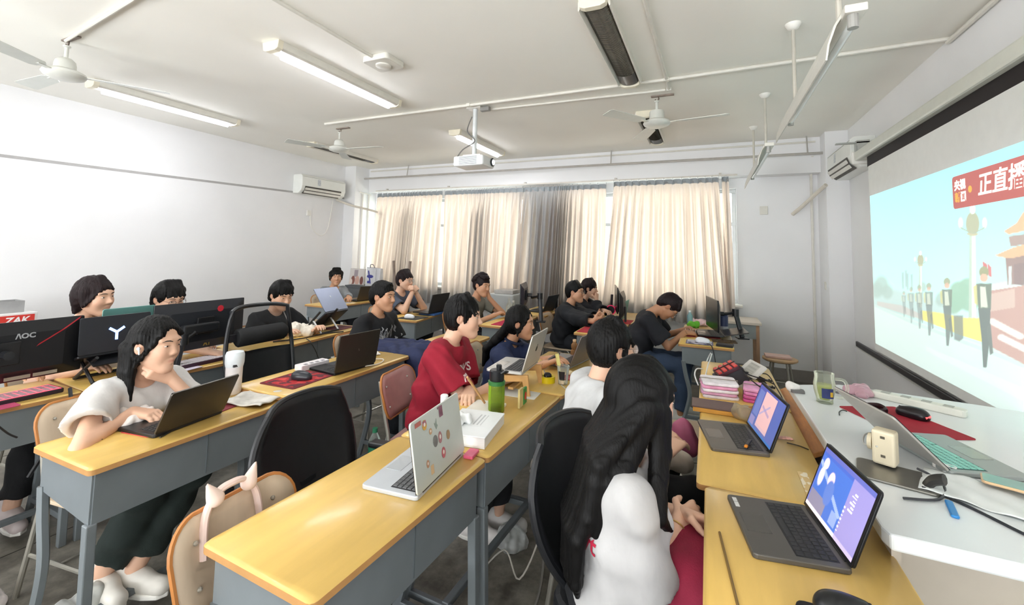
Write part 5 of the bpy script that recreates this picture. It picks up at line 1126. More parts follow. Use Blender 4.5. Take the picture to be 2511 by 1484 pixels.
# ================================================================== monitors
def monitor(label, c, rz, w, h, col='#1c1d21', arm=None, stand=None, tilt=0, extra=None, thick=.03):
    """c = centre of the panel; the screen faces -x, the back faces +x"""
    t = thing('monitor', label, 'monitor', c, rot=(0, tilt, rz))
    BK = M(col, .38, .1, var=.06, scale=5)
    MB().box((-.004, 0, 0), (.012, w, h)).build('panel', M('#0e0e10', .25, var=.02), t, bevel=.003)
    MB().prism([(-.002+.0, 0), (.0, 0)], 0, 1) if False else None
    b = MB(); b.add([(.002, -w/2, -h/2), (.002, w/2, -h/2), (.002, w/2, h/2), (.002, -w/2, h/2), (thick, -w*.36, -h*.32), (thick, w*.36, -h*.32), (thick, w*.36, h*.3), (thick, -w*.36, h*.3)], [(0, 1, 5, 4), (1, 2, 6, 5), (2, 3, 7, 6), (3, 0, 4, 7), (4, 5, 6, 7)])
    bk = b.build('back_shell', BK, t, bevel=.006)
    if arm:
        MB().box((thick+.01, 0, 0), (.02, .11, .11)).build('mount_plate', M('#141416', .4), t, bevel=.004)
        MB().tube([(thick+.02, 0, 0), (thick+.07, 0, 0)], .02, 10).build('mount_joint', BLKP, t)
        for k in range(len(arm)-1): MB().tube([arm[k], arm[k+1]], .022, 8, flat=.7).build('arm', M('#222327', .35, .2), t, smooth=True)
        for p in arm[1:-1]: MB().lathe([(.0, -.035), (.03, -.033), (.03, .033), (0, .035)], 14, p).build('arm_joint', BLKP, t, smooth=True)
        p = arm[-1]; MB().box((p[0], p[1], p[2]-.006), (.1, .09, .012)).build('clamp', BLKP, t, bevel=.003)
    if stand:
        MB().box((thick+.01, 0, -stand/2-.02), (.02, .06, stand)).build('neck', BLKP, t, bevel=.004); MB().prism(rrect(.2, .24, .03), -stand-.03, -stand-.018).build('foot', BLKP, t, bevel=.003)
    if extra: extra(t, bk, thick)
    return t
def aoc(t, bk, th):
    text('logo', '/\\OC', .034, M('#a8aaad', .4, .3), bk, (th+.0005, .075, .075), (PI/2, 0, PI/2), bold=.0012)
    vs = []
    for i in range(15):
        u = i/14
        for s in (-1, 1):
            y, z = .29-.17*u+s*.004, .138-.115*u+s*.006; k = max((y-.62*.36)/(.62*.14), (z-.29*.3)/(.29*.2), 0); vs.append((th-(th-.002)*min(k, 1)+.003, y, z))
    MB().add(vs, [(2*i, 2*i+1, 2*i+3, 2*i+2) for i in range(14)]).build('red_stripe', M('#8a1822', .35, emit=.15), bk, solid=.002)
    for y in (.06, .16): MB().box((th-.004, y, -.125), (.006, .09, .016)).build('label_plate', M('#8f8776', .5), bk)
monitor('monitor with a red stripe on its black back at the photo edge', (-3.13, .97, .99), .02, .62, .29, '#17181b', arm=[(.1, -.1, -.03), (.1, -.12, -.05), (.1, -.15, -.24)], extra=aoc)
def emb(t, bk, th):
    disc(Matrix(((0, 0, 1, th), (1, 0, 0, .1), (0, 1, 0, .1), (0, 0, 0, 1))), bk, 'emblem', '#a3212c', circ(0, 0, .022, .022, 8), M('#a3212c', .4, emit=.2))
    MB().box((th+.06, -.06, -.005), (.05, .22, .06)).build('arm_cover', M('#1a1b1e', .4), t, bevel=.01)
    text('print', 'A1', .04, M('#b59a52', .4, .3), bk, (th*.3+.0105, .03, -.125), (PI/2, 0, PI/2), bold=.001)
monitor('wide black monitor with a red emblem on its back', (-3.1, 1.88, 1.0), .0, .57, .31, '#26282d', arm=[(.1, -.1, -.02), (.09, -.16, -.06), (.07, -.18, -.24)], extra=emb)
monitor('thin dark monitor on a jointed arm beside the navy-shirted girl', (-1.95, 4.72, 1.03), .25, .44, .27, '#3a3640', arm=[(.1, .0, -.03), (.2, -.08, .0), (.22, -.12, -.27)])
monitor('dark monitor turned almost edge-on near the hooded student', (-1.02, 5.42, .98), .25, .5, .3, '#3d3a38', stand=.2)
monitor('narrow upright monitor seen edge-on beside the mint laptop', (-.9, 5.1, .95), .05, .34, .29, '#2c2422', stand=.18)
monitor('monitor on an arm bracket at the bowed student\'s desk', (.03, 4.72, .97), .22, .46, .29, '#4a4542', arm=[(.1, .0, .0), (.2, -.02, .02), (.24, -.08, -.2)])
# ================================================================== small furniture at the back and by the windows
tb = thing('side_table', 'pale wooden table standing by the window wall', 'table', (.34, 6.08, 0))
MB().box((0, 0, .745), (.42, .5, .03)).build('tabletop', M('#d2c6b8', .5, var=.05), tb, bevel=.004); MB().box((.0, -.22, .65), (.36, .012, .16)).build('apron', M('#8b9090', .5, .2), tb)
for x in (-.17, .17):
    for y in (-.21, .21): MB().box((x, y, .365), (.035, .035, .73)).build('leg', M('#a88468', .55, var=.1), tb)
def stool(label, x, y):
    st = thing('stool', label, 'stool', (x, y, 0), group='round stools')
    MB().lathe([(0, .43), (.15, .43), (.165, .44), (.165, .455), (.15, .462), (0, .462)], 28).build('seat', M('#b99873', .5, var=.1), st, smooth=True)
    for k in range(4): a = k*PI/2+.5; MB().tube([(.1*math.cos(a), .1*math.sin(a), .43), (.17*math.cos(a), .17*math.sin(a), 0)], .011, 8).build('leg', TUBE, st, smooth=True)
    MB().tube([(.145*math.cos(2*PI*i/20), .145*math.sin(2*PI*i/20), .17) for i in range(20)], .008, 6, closed=True).build('ring', TUBE, st, smooth=True)
stool('round wooden stool with steel legs by the front column', .68, 5.5)
stool('round stool under the person in the loose white top', *behind('white_glasses', 0)[:2])
tag(MB().prism(rrect(.24, .17, .01), .464, .485, T=Matrix.Translation((.66, 5.5, 0))).build('folder', M('#c9a79c', .5, var=.1), bevel=.003), 'thin beige folder lying on the stool', 'folder')
cb = thing('cabinet', 'grey metal cabinet in the far corner behind the students', 'cabinet', (-5.4, 6.0, 0))
MB().box((0, 0, .44), (.7, .36, .88)).build('body', M('#5d6064', .45, .3), cb, bevel=.004)
for s in (-1, 1): dd = MB().box((s*.172, -.186, .43), (.335, .012, .8)).build('door', M('#6a6d71', .45, .3), cb, bevel=.003); MB().box((-s*.0+s*.03, -.197, .5), (.012, .012, .1)).build('handle', TUBE, dd)
pb = tag(MB().box((-5.58, 5.93, 1.025), (.34, .012, .28), rot=(-.12, 0, 0)).build('picture_board', M('#cfcac6', .6, var=.1)), 'white picture board leaning on the grey corner cabinet', 'picture board')
pc = Canvas(.32, .26, 60, 48, '#d8d3cf'); pc.rect(.3, .5, .55, .95, '#a69ba0'); pc.ell(.25, .25, .14, .3, '#8c5a50'); pc.ell(.55, .25, .15, .3, '#cda596'); pc.ell(.85, .25, .12, .28, '#7a4c46'); pc.ell(.1, .15, .12, .2, '#e6d8d0')
pc.build('print', Matrix.Translation((-5.58, 5.92, 1.025)) @ Matrix.Rotation(PI/2-.12, 4, 'X') @ Matrix.Translation((0, 0, .002)), pb).matrix_parent_inverse = Matrix()
bgg = thing('carrier_bag', 'white paper carrier bag with blue swirl on the grey corner cabinet', 'bag', (-5.22, 5.95, .88))
MB().add([(-.15, -.05, 0), (.15, -.05, 0), (.15, .05, 0), (-.15, .05, 0), (-.14, -.035, .32), (.15, -.03, .3), (.15, .03, .3), (-.14, .035, .32)], [(0, 1, 5, 4), (1, 2, 6, 5), (2, 3, 7, 6), (3, 0, 4, 7), (0, 3, 2, 1)]).build('bag_body', M('#dfe0e4', .6, var=.06), bgg)
bc = Canvas(.2, .24, 40, 48, '#dfe0e4'); bc.ell(.4, .55, .35, .12, '#3a3f96'); bc.line(.2, .9, .45, .1, .07, '#3a3f96'); bc.ell(.25, .15, .14, .1, '#3a3f96'); bc.build('bag_print', Matrix.Translation((-.03, -.0455, .15)) @ Matrix.Rotation(PI/2-.05, 4, 'X') @ Matrix.Translation((0, 0, .006)), bgg)
MB().tube(curve_pts([(-.06, -.04, .31), (-.05, -.05, .36), (.01, -.05, .36), (.03, -.04, .31)]), .006, 6).build('handle', M('#3f4658', .6), bgg, smooth=True)
for k, (x, a, lab) in enumerate(((-4.88, -.1, 'leaning wooden pole closer to the picture board behind the hand-clasping student'), (-4.64, .06, 'upright wooden pole closer to the window middle behind the hand-clasping student'))):
    tag(MB().box((x, 6.1, .66), (.035, .03, 1.32), rot=(0, a, 0)).build('wooden_pole', M('#8d7f76', .7, var=.15)), lab, 'pole', 'poles leaning by the curtain')
bx = thing('storage_bin', 'clear plastic storage bin with grey lid beside the curtain', 'bin', (-2.75, 5.95, 0))
MB().box((0, 0, .45), (.42, .34, .9)).build('bin_body', Mglass('#e8ecec', .55, .3), bx, bevel=.02); MB().box((.03, 0, .93), (.3, .26, .06)).build('bin_lid', M('#b3afaa', .5, var=.1), bx, bevel=.01); MB().box((0, 0, .3), (.36, .28, .5)).build('bin_content', M('#b8b9b6', .8, var=.25, scale=9), bx, bevel=.02)
# ================================================================== helpers for small things
def bottle(label, loc, prof, mat, cap=None, capprof=None, liquid=None, band=None, name='bottle', cat='bottle', n=22):
    t = thing(name, label, cat, loc); MB().lathe(prof, n).build('vessel', mat, t, smooth=True)
    if cap: MB().lathe(capprof, n).build('cap', cap, t, smooth=True)
    if liquid: MB().lathe(liquid[0], n).build('liquid', liquid[1], t, smooth=True)
    if band: MB().lathe([(band[0], band[1]), (band[0], band[2])], n).build('label_band', band[3], t, smooth=True)
    return t
def at(x, y, z): return tuple(P(x, y, z))
def mouse(label, loc, rz, col, mat=None, glow=None):
    t = thing('mouse', label, 'mouse', loc, rz); m = M(col, .3, var=.03)
    solid('shell', [cap((-.03, 0, .012), (.03, 0, .012), .03, .026, k=.01, wide=((0, 1, 0), 1.0)), ell((-.015, 0, .018), (.045, .03, .024)), ell((0, 0, -.06), (.3, .3, .06), k=.002, neg=True)], .004, m, t)
    MB().box((.035, 0, .0325), (.018, .006, .01)).build('wheel', M('#0d0d0e', .5), t, bevel=.002)
    if glow: MB().tube(curve_pts([(-.052, -.02, .016), (-.06, 0, .02), (-.052, .02, .016)]), .006, 6).build('light_strip', Mglow(glow, 4), t, smooth=True)
    return t
def mat_(label, c, w, d, rz, col, z, canvas=None, name='mouse_mat', cat='mat'):
    t = thing(name, label, cat, (c[0], c[1], z), rz); MB().prism(rrect(d, w, .012, 3), 0.0006, .0036).build('pad', M(col, .8, var=.05, bump=.1, bscale=300), t)
    if canvas: canvas.build('pad_print', Matrix.Translation((0, 0, .0042)) @ Matrix.Rotation(PI/2, 4, 'Z'), t, rough=.8)
    return t
def crumple(name, label, cat, loc, r, col, seed, parts=14, mat=None, flat=.7, h=.006):
    rg = random.Random(seed); pr = []
    for i in range(parts):
        a = rg.uniform(0, 6.28); q = rg.uniform(.1, .75); zz = rg.uniform(.15, .9)*flat
        pr.append(ell((r[0]*q*math.cos(a), r[1]*q*math.sin(a), r[2]*zz), (r[0]*rg.uniform(.25, .5), r[1]*rg.uniform(.2, .5), r[2]*rg.uniform(.25, .5)), np.array(Euler((rg.uniform(-1, 1), rg.uniform(-1, 1), rg.uniform(0, 3))).to_matrix()), k=.006))
    pr.append(ell((0, 0, r[2]*.3), (r[0]*.75, r[1]*.75, r[2]*.4), k=.01)); pr.append(ell((0, 0, -.5), (3, 3, .5), k=.001, neg=True))
    ph = rg.uniform(0, 6)
    o = solid(name, pr, h, mat or M(col, .8, var=.08, scale=30), None, disp=lambda X, Y, Z: .0025*np.sin(X*130+40*Y+ph)+.0025*np.sin(Y*150-60*Z+ph)+0*Z, smooth=1)
    o.location = loc; return tag(o, label, cat)
def cable(label, pts, col='#1c1c1e', r=.003, name='cable'):
    return tag(MB().tube(curve_pts([tuple(p) for p in pts], 6), r, 6).build(name, M(col, .5, var=.03), smooth=True), label, 'cable')
def slab(name, label, cat, loc, d, rz, col, rough=.5, bev=.003, var=.05, tilt=0, emit=0, r=.006):
    t = MB().prism(rrect(d[0], d[1], min(r, d[0]/3, d[1]/3), 3), 0, d[2]).build(name, M(col, rough, var=var, emit=emit), bevel=bev); t.location = loc; t.rotation_euler = (0, tilt, rz); return tag(t, label, cat)
CLR = Mglass('#eef4f2', .8, .05)
# ---------------------------------------------------------------- on the podium
Z1P = .84
mg = thing('glass_mug', 'glass mug of pale green tea on the podium', 'mug', at(2022, 988, Z1P))
MB().lathe([(.028, .0), (.034, .004), (.034, .02), (.044, .06), (.045, .09), (.039, .12), (.041, .142), (.0385, .142), (.0365, .12), (.042, .09), (.041, .06), (.031, .02), (.0, .018)], 26).build('glass', Mglass('#f6f8f2', .94, .03), mg, smooth=True)
MB().lathe([(0, .0205), (.03, .0205), (.04, .06), (.041, .085), (0, .085)], 24).build('tea', Mglass('#dde07a', .88, .05), mg, smooth=True)
MB().tube(curve_pts([(.04, -.012, .12), (.075, -.022, .118), (.085, -.026, .08), (.066, -.02, .04), (.042, -.012, .038)]), .007, 8).build('handle', Mglass('#f6f8f2', .9, .03), mg, smooth=True)
MB().surf(lambda u, v: (.0455*math.cos(-2.0+1.1*u), .0455*math.sin(-2.0+1.1*u), .032+.045*v), 10, 2).build('mug_label', M('#2a3566', .6, var=.2, scale=40), mg, smooth='all')
MB().surf(lambda u, v: (.046*math.cos(-1.25+.28*u), .046*math.sin(-1.25+.28*u), .04+.022*v), 5, 2).build('mug_label_patch', M('#c9a432', .6), mg, smooth='all')
crumple('tissue', 'crumpled white tissue on the podium corner', 'tissue', at(1944, 958, Z1P), (.035, .028, .045), '#e9e7e4', 3)
tag(MB().prism(rrect(.06, .05, .008), 0, .012, T=Matrix.Translation(at(1955, 962, Z1P))).build('small_tray', M('#6d6c6d', .5)), 'small dark tray beside the crumpled tissue', 'tray')
cv = Canvas(.3, .24, 40, 30, '#a32436')
q = at(2210, 1035, Z1P); mat_('red mouse mat on the podium', q, .36, .27, .45, '#a01f30', Z1P, name='mouse_mat')
mouse('black mouse with red glowing tail on the podium mat', (at(2235, 1025, Z1P)[0], at(2235, 1025, Z1P)[1], Z1P+.004), 2.5, '#1a1518', glow='#ff3a3a')
t_ = thing('sunglasses_case', 'dark curled strap lying on the podium mat', 'strap', (at(2140, 1012, Z1P)[0], at(2140, 1012, Z1P)[1], Z1P+.004))
MB().tube(curve_pts([(-.04, 0, .01), (-.02, .03, .014), (.03, .03, .02), (.045, -.005, .014), (.01, -.03, .01), (-.04, -.012, .008)]), .009, 8, flat=1.6).build('band', M('#2a1216', .4), t_, smooth=True)
ps = thing('power_strip', 'white power strip beside the podium mouse', 'power strip', (at(2215, 992, Z1P)[0]+.05, at(2215, 992, Z1P)[1], Z1P), -.55+PI/2)
MB().prism(rrect(.06, .34, .02, 4), 0, .032).build('case', M('#dcdcd2', .4), ps, bevel=.006)
for i in range(4): MB().box((0, -.11+.075*i, .033), (.034, .034, .003)).build('outlet', M('#a9aaa4', .5), ps, bevel=.001)
crumple('plastic_bag', 'thin pinkish plastic bag on the far podium end', 'bag', at(2112, 968, Z1P), (.07, .09, .045), '#d3a9b4', 9, mat=Mglass('#dcb3bf', .35, .4))
cable('thick grey cable curving from the glass mug to the mat', [at(2050, 962, Z1P+.008), at(2080, 968, Z1P+.02), at(2110, 985, Z1P+.01), at(2135, 1000, Z1P+.008)], '#6b6a6d', .006)
cable('little bent black wire lying on the podium', [at(2058, 1018, Z1P+.004), at(2058, 1010, Z1P+.004), at(2066, 1006, Z1P+.004), at(2076, 1009, Z1P+.004)], '#2a2a2a', .0022)
br = thing('power_adapter', 'cream block-shaped power adapter standing on the podium', 'adapter', (at(2172, 1146, Z1P)[0], at(2172, 1146, Z1P)[1], Z1P+.012), -.5)
MB().box((0, 0, .055), (.062, .055, .11)).build('block', M('#e4d9bd', .4, var=.02), br, bevel=.008); MB().lathe([(0, -.012), (.026, -.012), (.026, .0), (0, 0)], 20, T=Matrix.Translation((-.032, 0, .06)) @ Matrix.Rotation(PI/2, 4, 'Y')).build('plug_face', M('#d8cdb2', .4), br, smooth=True)
for z in (.09, .03): MB().box((.0, -.028, z), (.012, .002, .008)).build('mark', M('#5d574b', .5), br)
pst = thing('laptop_stand', 'brushed grey laptop stand at the podium front', 'stand', at(2195, 1170, Z1P), -.25)
MB().prism(rrect(.2, .16, .02), 0, .008).build('plate', M('#8c8a84', .3, .8), pst, bevel=.003); MB().tube(curve_pts([(.07, -.03, .005), (.085, -.035, .03), (.11, -.045, .045)]), .012, 8, flat=1.8).build('neck', M('#3a3a38', .4, .4), pst, smooth=True)
cable('thin pale cable looping from the cream adapter', [at(2150, 1095, Z1P+.07), at(2118, 1088, Z1P+.02), at(2122, 1065, Z1P+.02), at(2155, 1060, Z1P+.02)], '#c9c9c4', .003)
cable('long black cable trailing across the podium front', [at(2260, 1195, Z1P+.01), at(2300, 1210, Z1P+.005), at(2390, 1250, Z1P+.004), at(2511, 1310, Z1P+.004), at(2570, 1335, Z1P+.004)], '#26282c', .004)
cable('dark cable looping around the podium laptop stand', [at(2215, 1222, Z1P+.006), at(2300, 1225, Z1P+.006), at(2315, 1195, Z1P+.006), at(2280, 1165, Z1P+.01), at(2250, 1150, Z1P+.03)], '#3a3b3e', .004)
hb = thing('usb_hub', 'white plug with twin sockets beside the podium laptop', 'hub', at(2318, 1152, Z1P), -.55); MB().prism(rrect(.06, .03, .006), 0, .018).build('case', WPL, hb, bevel=.004)
for y in (-.007, .007): MB().box((.031, y, .009), (.002, .008, .006)).build('port', M('#2a2a2c', .4), hb)
pn = thing('pen', 'clear pen with black grip beside the podium laptop', 'pen', (at(2375, 1168, Z1P)[0], at(2375, 1168, Z1P)[1], Z1P+.006), .25)
MB().tube([(-.07, 0, 0), (.07, 0, 0)], .0045, 8).build('barrel', M('#d9dcdc', .2), pn, smooth=True); MB().tube([(.0, 0, 0), (.05, 0, 0)], .0056, 8).build('grip', M('#1a1a1c', .5), pn, smooth=True)
sh_ = MB().surf(lambda u, v: (.3*(u-.5), .2*(v-.5), .004+.004*math.sin(9*u+5*v)*math.sin(7*v+3*u)+.002*math.sin(23*u)), 26, 20).build('paper_sheet', M('#dfe4e2', .7, var=.06, scale=8), smooth='all', solid=.001); sh_.location = (*at(2430, 1225, Z1P)[:2], Z1P+.004); sh_.rotation_euler = (0, 0, -.4); tag(sh_, 'crinkled white sheet under the phone on the podium', 'paper')
ph_ = thing('phone', 'phone with gold rim lying on the crinkled sheet', 'phone', (at(2490, 1215, Z1P)[0]+.01, at(2490, 1215, Z1P)[1], Z1P+.022), -.35); MB().prism(rrect(.16, .075, .012), 0, .008).build('body', M('#d8b48c', .3, .5), ph_, bevel=.002); MB().prism(rrect(.152, .068, .01), .008, .009).build('glass', M('#7fb3aa', .12, var=.05), ph_)
slab('marker', 'flat blue plastic stick on the podium edge', 'stick', at(2334, 1252, Z1P), (.1, .018, .008), 1.35, '#2f7fc0', .35)
# ---------------------------------------------------------------- front row desks
bd = at(1767, 958, D)
def bundle(label, c, n, w, d, cols, rz, h=.018):
    t = thing('bundle', label, 'bundle', (c[0], c[1], D), rz)
    for i in range(n):
        rg = random.Random(i*3+n); o = MB().prism(rrect(d, w, .02, 3), i*h, i*h+h*.92).build('packet', M(cols[i % len(cols)], .45, var=.15, scale=25, bump=.3, bscale=50), t, bevel=.005); o.location = (rg.uniform(-.006, .006), rg.uniform(-.006, .006), 0); o.rotation_euler.z = rg.uniform(-.05, .05)
    MB().tube([(d/2+.004, 0, 0), (d/2+.004, 0, n*h+.003), (-d/2-.004, 0, n*h+.003), (-d/2-.004, 0, 0)], .0025, 6).build('string', M('#8c8176', .7), t)
    return t
bundle('stack of white and pink folded packets on the far front desk', (.045, 2.76, 0), 5, .17, .18, ['#e6dfe6', '#d9a3c4', '#ece6ea', '#e29bbd', '#e8e2e8'], .08, .017)
bundle('stack of bright pink packets next to the folded white ones', (.23, 2.78, 0), 4, .17, .12, ['#d75aa0', '#d868a8', '#e08abd', '#e7a3cc'], -.1, .018)
rk = thing('red_box', 'red boxed set wrapped with black bands on the bundles', 'box', (.09, 3.0, D+.09), .25, rot=(0, -.5, .25)); MB().box((0, 0, 0), (.13, .13, .02)).build('box_body', M('#4a2530', .5, var=.2), rk, bevel=.003)
for i in range(4): MB().box((-.048+.032*i, 0, .014), (.022, .122, .012)).build('red_bar', M('#c8433f', .4, var=.12), rk, bevel=.003)
MB().box((0, .0, .022), (.132, .006, .004)).build('band', M('#1e1a1c', .6), rk); MB().box((0, 0, -.05), (.16, .12, .08)).build('support_book', M('#3a3a40', .6, var=.1), rk)
er = thing('tablet', 'pale grey reader tablet propped up on cables', 'tablet', (.235, 3.02, D+.1), rot=(0, -.75, .35)); MB().prism(rrect(.1, .2, .012), 0, .012).build('case', M('#c9c8c2', .45), er, bevel=.003); tcv = Canvas(.12, .075, 30, 24, '#b7b6ae'); [tcv.rect(.08, .08+.11*i, .92, .13+.11*i, '#8f8f88') for i in range(8)]; tcv.build('tablet_screen', Matrix.Translation((0, 0, .0128)) @ Matrix.Rotation(PI/2, 4, 'Z'), er, rough=.5); MB().box((-.01, 0, -.05), (.02, .06, .09)).build('prop', M('#2b2828', .5), er)
for k, (yy, lab) in enumerate(((3.2, 'black perforated strip nearer the window on the far front desk'), (3.05, 'black perforated strip nearer the pink packets'))):
    stp = thing('perforated_strip', lab, 'strip', (.27, yy, D+.002), -.1); MB().box((0, 0, .005), (.16, .014, .01)).build('rail', BLKP, stp)
    for i in range(6): MB().box((-.065+.026*i, 0, .012), (.008, .01, .006)).build('tooth', BLKP, stp)
cable('black cables tangled over the pink packets', [(.16, 3.0, D+.12), (.2, 2.9, D+.1), (.28, 2.86, D+.09), (.33, 2.95, D+.05), (.27, 3.04, D+.06), (.18, 2.94, D+.1), (.24, 2.72, D+.085), (.35, 2.82, D+.01)], '#231f22', .0035)
cable('black cord wound from the reader tablet to the desk edge', [(.23, 3.05, D+.06), (.3, 3.0, D+.09), (.33, 2.88, D+.06), (.355, 2.75, D+.004), (.3, 2.62, D+.004)], '#2a2428', .003)
cable('white charging cable standing up behind the packets', [at(1728, 930, D+.05), (-.01, 3.2, D+.06), (.0, 3.45, D+.03), at(1745, 868, D+.02)], '#e2e3e3', .004)
cable('white cord curling at the desk edge beside the packets', [at(1712, 945, D+.02), at(1703, 920, D+.06), at(1708, 905, D+.07), at(1722, 905, D+.05)], '#e2e3e3', .004)
bk_ = thing('book', 'brown-covered book lying across the desk edge', 'book', (.02, 2.49, D), .02); MB().box((0, 0, .012), (.2, .13, .02)).build('pages', M('#c9923c', .6, var=.1), bk_); MB().box((0, 0, .026), (.21, .135, .008)).build('cover', M('#5c4742', .45), bk_, bevel=.002)
crumple('bread_bag', 'clear plastic bag holding a brown bun', 'bag', (.175, 2.42, D), (.09, .08, .09), '#cbb187', 12, mat=Mglass('#e8dcc0', .75, .25), h=.006)
tag(MB().ball((.175, 2.42, D+.035), (.04, .035, .03), 14).build('bread_bun', M('#9c6b35', .6, var=.2), smooth='all'), 'brown bun inside the clear plastic bag', 'bread')
cable('thin black cord with ring between the two front laptops', [(.29, 2.2, D+.003), (.33, 2.19, D+.003), (.36, 2.165, D+.003)], '#3c3426', .0022)
wr_ = thing('snack_wrapper', 'red and white snack wrapper by the dark grey laptop', 'wrapper', (.29, 2.25, D), .3); MB().surf(lambda u, v: (.06*(u-.5), .03*(v-.5), .004+.006*math.sin(PI*u)*math.sin(PI*v)+.0015*math.sin(30*u)), 10, 6).build('foil', M('#d9a294', .4, var=.4, scale=60), wr_, smooth='all', solid=.001)
ub = thing('usb_stick', 'black dongle with orange tip lying on the dark keyboard', 'dongle', (.14, 2.07, .785), 1.3); MB().box((0, 0, 0), (.07, .012, .007)).build('stick_body', BLKP, ub, bevel=.002); MB().box((-.045, 0, 0), (.02, .012, .008)).build('stick_tip', M('#e08a1e', .4), ub, bevel=.003)
ms = mouse('black mouse on the black pouch beside the nearest laptop', (.26, 1.19, D+.022), .2, '#17181a')
slab('pouch', 'flat black pouch under the mouse at the bottom edge', 'pouch', (.25, 1.12, D), (.16, .2, .018), .05, '#1a1a1c', .7, .006, r=.02)
tag(MB().tube([(.02, 1.42, D+.004), (.06, 1.08, D+.004)], .0035, 6).build('pencil', M('#7a5f2f', .5)), 'long thin pencil lying by the nearest laptop', 'pencil')
lt = Canvas(.2, .03, 80, 14, '#d0b27a'); nn = lt.noise(1, 3); lt.put((nn > .02)*.8, '#e9e2d0')
ls = thing('peeling_strip', 'whitish peeling paper strip on the desk by the podium', 'strip', (.3, 1.84, D+.0005), 0); MB().box((0, 0, .0003), (.03, .2, .0006)).build('strip_base', M('#cdb07a', .5), ls); lt.build('strip_print', Matrix.Translation((0, 0, .0009)) @ Matrix.Rotation(PI/2, 4, 'Z'), ls, rough=.5)
# bags on the empty chair and cushion on the lap
b1 = solid('shoulder_bag', [ell((0, 0, .1), (.1, .09, .12)), cap((-.05, 0, .05), (.05, 0, .05), .08, .08, k=.03)], .01, M('#b5607f', .6, var=.1), None, disp=lambda X, Y, Z: .003*np.sin(X*60+Y*40+Z*20)); b1.location = (-.13, 2.52, .52); b1.scale = (.62, .62, .75); tag(b1, 'pink bag hanging at the front desk edge', 'bag')
b2 = solid('shoulder_bag', [cap((-.06, 0, .03), (.06, 0, .03), .05, .05, k=.03, wide=((0, 1, 0), 1.5)), ell((0, 0, .05), (.1, .1, .04))], .01, M('#d9cdbd', .7, var=.06), None, disp=lambda X, Y, Z: .003*np.sin(X*50+Y*70)+0*Z); b2.location = (-.15, 2.3, .53); b2.scale = (.7, .7, .8); tag(b2, 'cream cloth pouch below the pink bag', 'bag')
cu_ = PP['long_hair']; tloc = cu_['t'].location; ra = cu_['t'].rotation_euler.z
def rel(k, v):
    t = PP[k]['t']; a = t.rotation_euler.z; return (t.location.x+v[0]*math.cos(a)-v[1]*math.sin(a), t.location.y+v[0]*math.sin(a)+v[1]*math.cos(a), v[2])
pil = solid('cushion', [ell((0, 0, 0), (.19, .17, .075)), cap((-.1, -.08, 0), (.1, .08, 0), .07, .07, k=.05), cap((-.1, .08, 0), (.1, -.08, 0), .07, .07, k=.05)], .01, M('#8f1f3c', .8, var=.1, bump=.2, bscale=200), None); pil.location = rel('long_hair', (.3, -.02, .62)); tag(pil, 'crimson cushion on the long-haired girl\'s lap', 'cushion')
# ---------------------------------------------------------------- middle row
bottle('white spray bottle standing behind the sticker laptop', (-1.02, 1.62, D), [(0, 0), (.026, 0), (.028, .004), (.028, .1), (.024, .118), (.012, .128), (.012, .13)], M('#e9ebea', .35, var=.02), M('#eceeee', .35, var=.02), [(.014, .128), (.016, .13), (.016, .165), (.013, .168), (0, .168)])
bxw = thing('book', 'thick white-covered book lying near the crimson-shirted student', 'book', (-.925, 1.7, D), .15); MB().box((0, 0, .022), (.2, .27, .04)).build('pages', M('#e3e4e2', .7, var=.03, scale=3, stretch=(1, 1, 60)), bxw); MB().box((0, 0, .0445), (.205, .275, .005)).build('cover', M('#e6e9ea', .4, var=.03), bxw, bevel=.002)
wcv = Canvas(.14, .08, 40, 24, '#e6e9ea'); [wcv.rect(.1, .3+.2*i, .9, .36+.2*i, '#b4b8bb') for i in range(3)]; wcv.build('cover_print', Matrix.Translation((.03, .03, .0475)) @ Matrix.Rotation(PI/2, 4, 'Z'), bxw, rough=.4)
crumple('tissue', 'crumpled white paper on the thick white book', 'tissue', (-.97, 1.68, D+.047), (.05, .06, .03), '#e3e5e4', 21)
slab('eraser', 'pink slab case behind the sticker laptop corner', 'case', (-.83, 1.52, D), (.04, .07, .012), .1, '#d8607f', .4)
gb = thing('water_bottle', 'green transparent bottle with black flip cap', 'bottle', at(1216, 1010, D))
MB().lathe([(0, 0), (.036, 0), (.04, .006), (.04, .12), (.038, .135), (.033, .15), (.031, .15), (.036, .132), (.038, .12), (.038, .008), (0, .006)], 26).build('vessel', Mglass('#c9dc6a', .86, .06), gb, smooth=True); MB().lathe([(0, .008), (.037, .008), (.037, .03), (0, .03)], 24).build('liquid', Mglass('#6fa845', .7, .05), gb, smooth=True)
MB().lathe([(.034, .148), (.036, .152), (.036, .195), (.03, .2), (0, .2)], 24).build('cap', BLKP, gb, smooth=True); MB().lathe([(.0, .2), (.013, .2), (.014, .22), (.01, .224), (0, .224)], 14, (.008, .006, 0)).build('spout', BLKP, gb, smooth=True); MB().tube(curve_pts([(.03, -.02, .19), (.05, -.01, .2), (.05, .02, .19), (.03, .025, .18)]), .004, 6).build('carry_loop', BLKP, gb, smooth=True); MB().lathe([(.0405, .13), (.0415, .135), (.0415, .147), (.0385, .149)], 24).build('collar_ring', M('#2f6a34', .4), gb, smooth=True)
ws = thing('laptop_stand', 'light wooden laptop stand on the middle desk', 'stand', (-1.0, 2.36, D), .06); WD = M('#c89a5f', .5, var=.12, stretch=(1, 6, 1))
for y in (-.12, .12): MB().prism([(-.1, 0), (-.07, 0), (-.05, .06), (.07, .075), (.09, 0), (.115, 0), (.1, .112), (-.105, .09)], y-.008, y+.008, ax='y').build('side_board', WD, ws, bevel=.002)
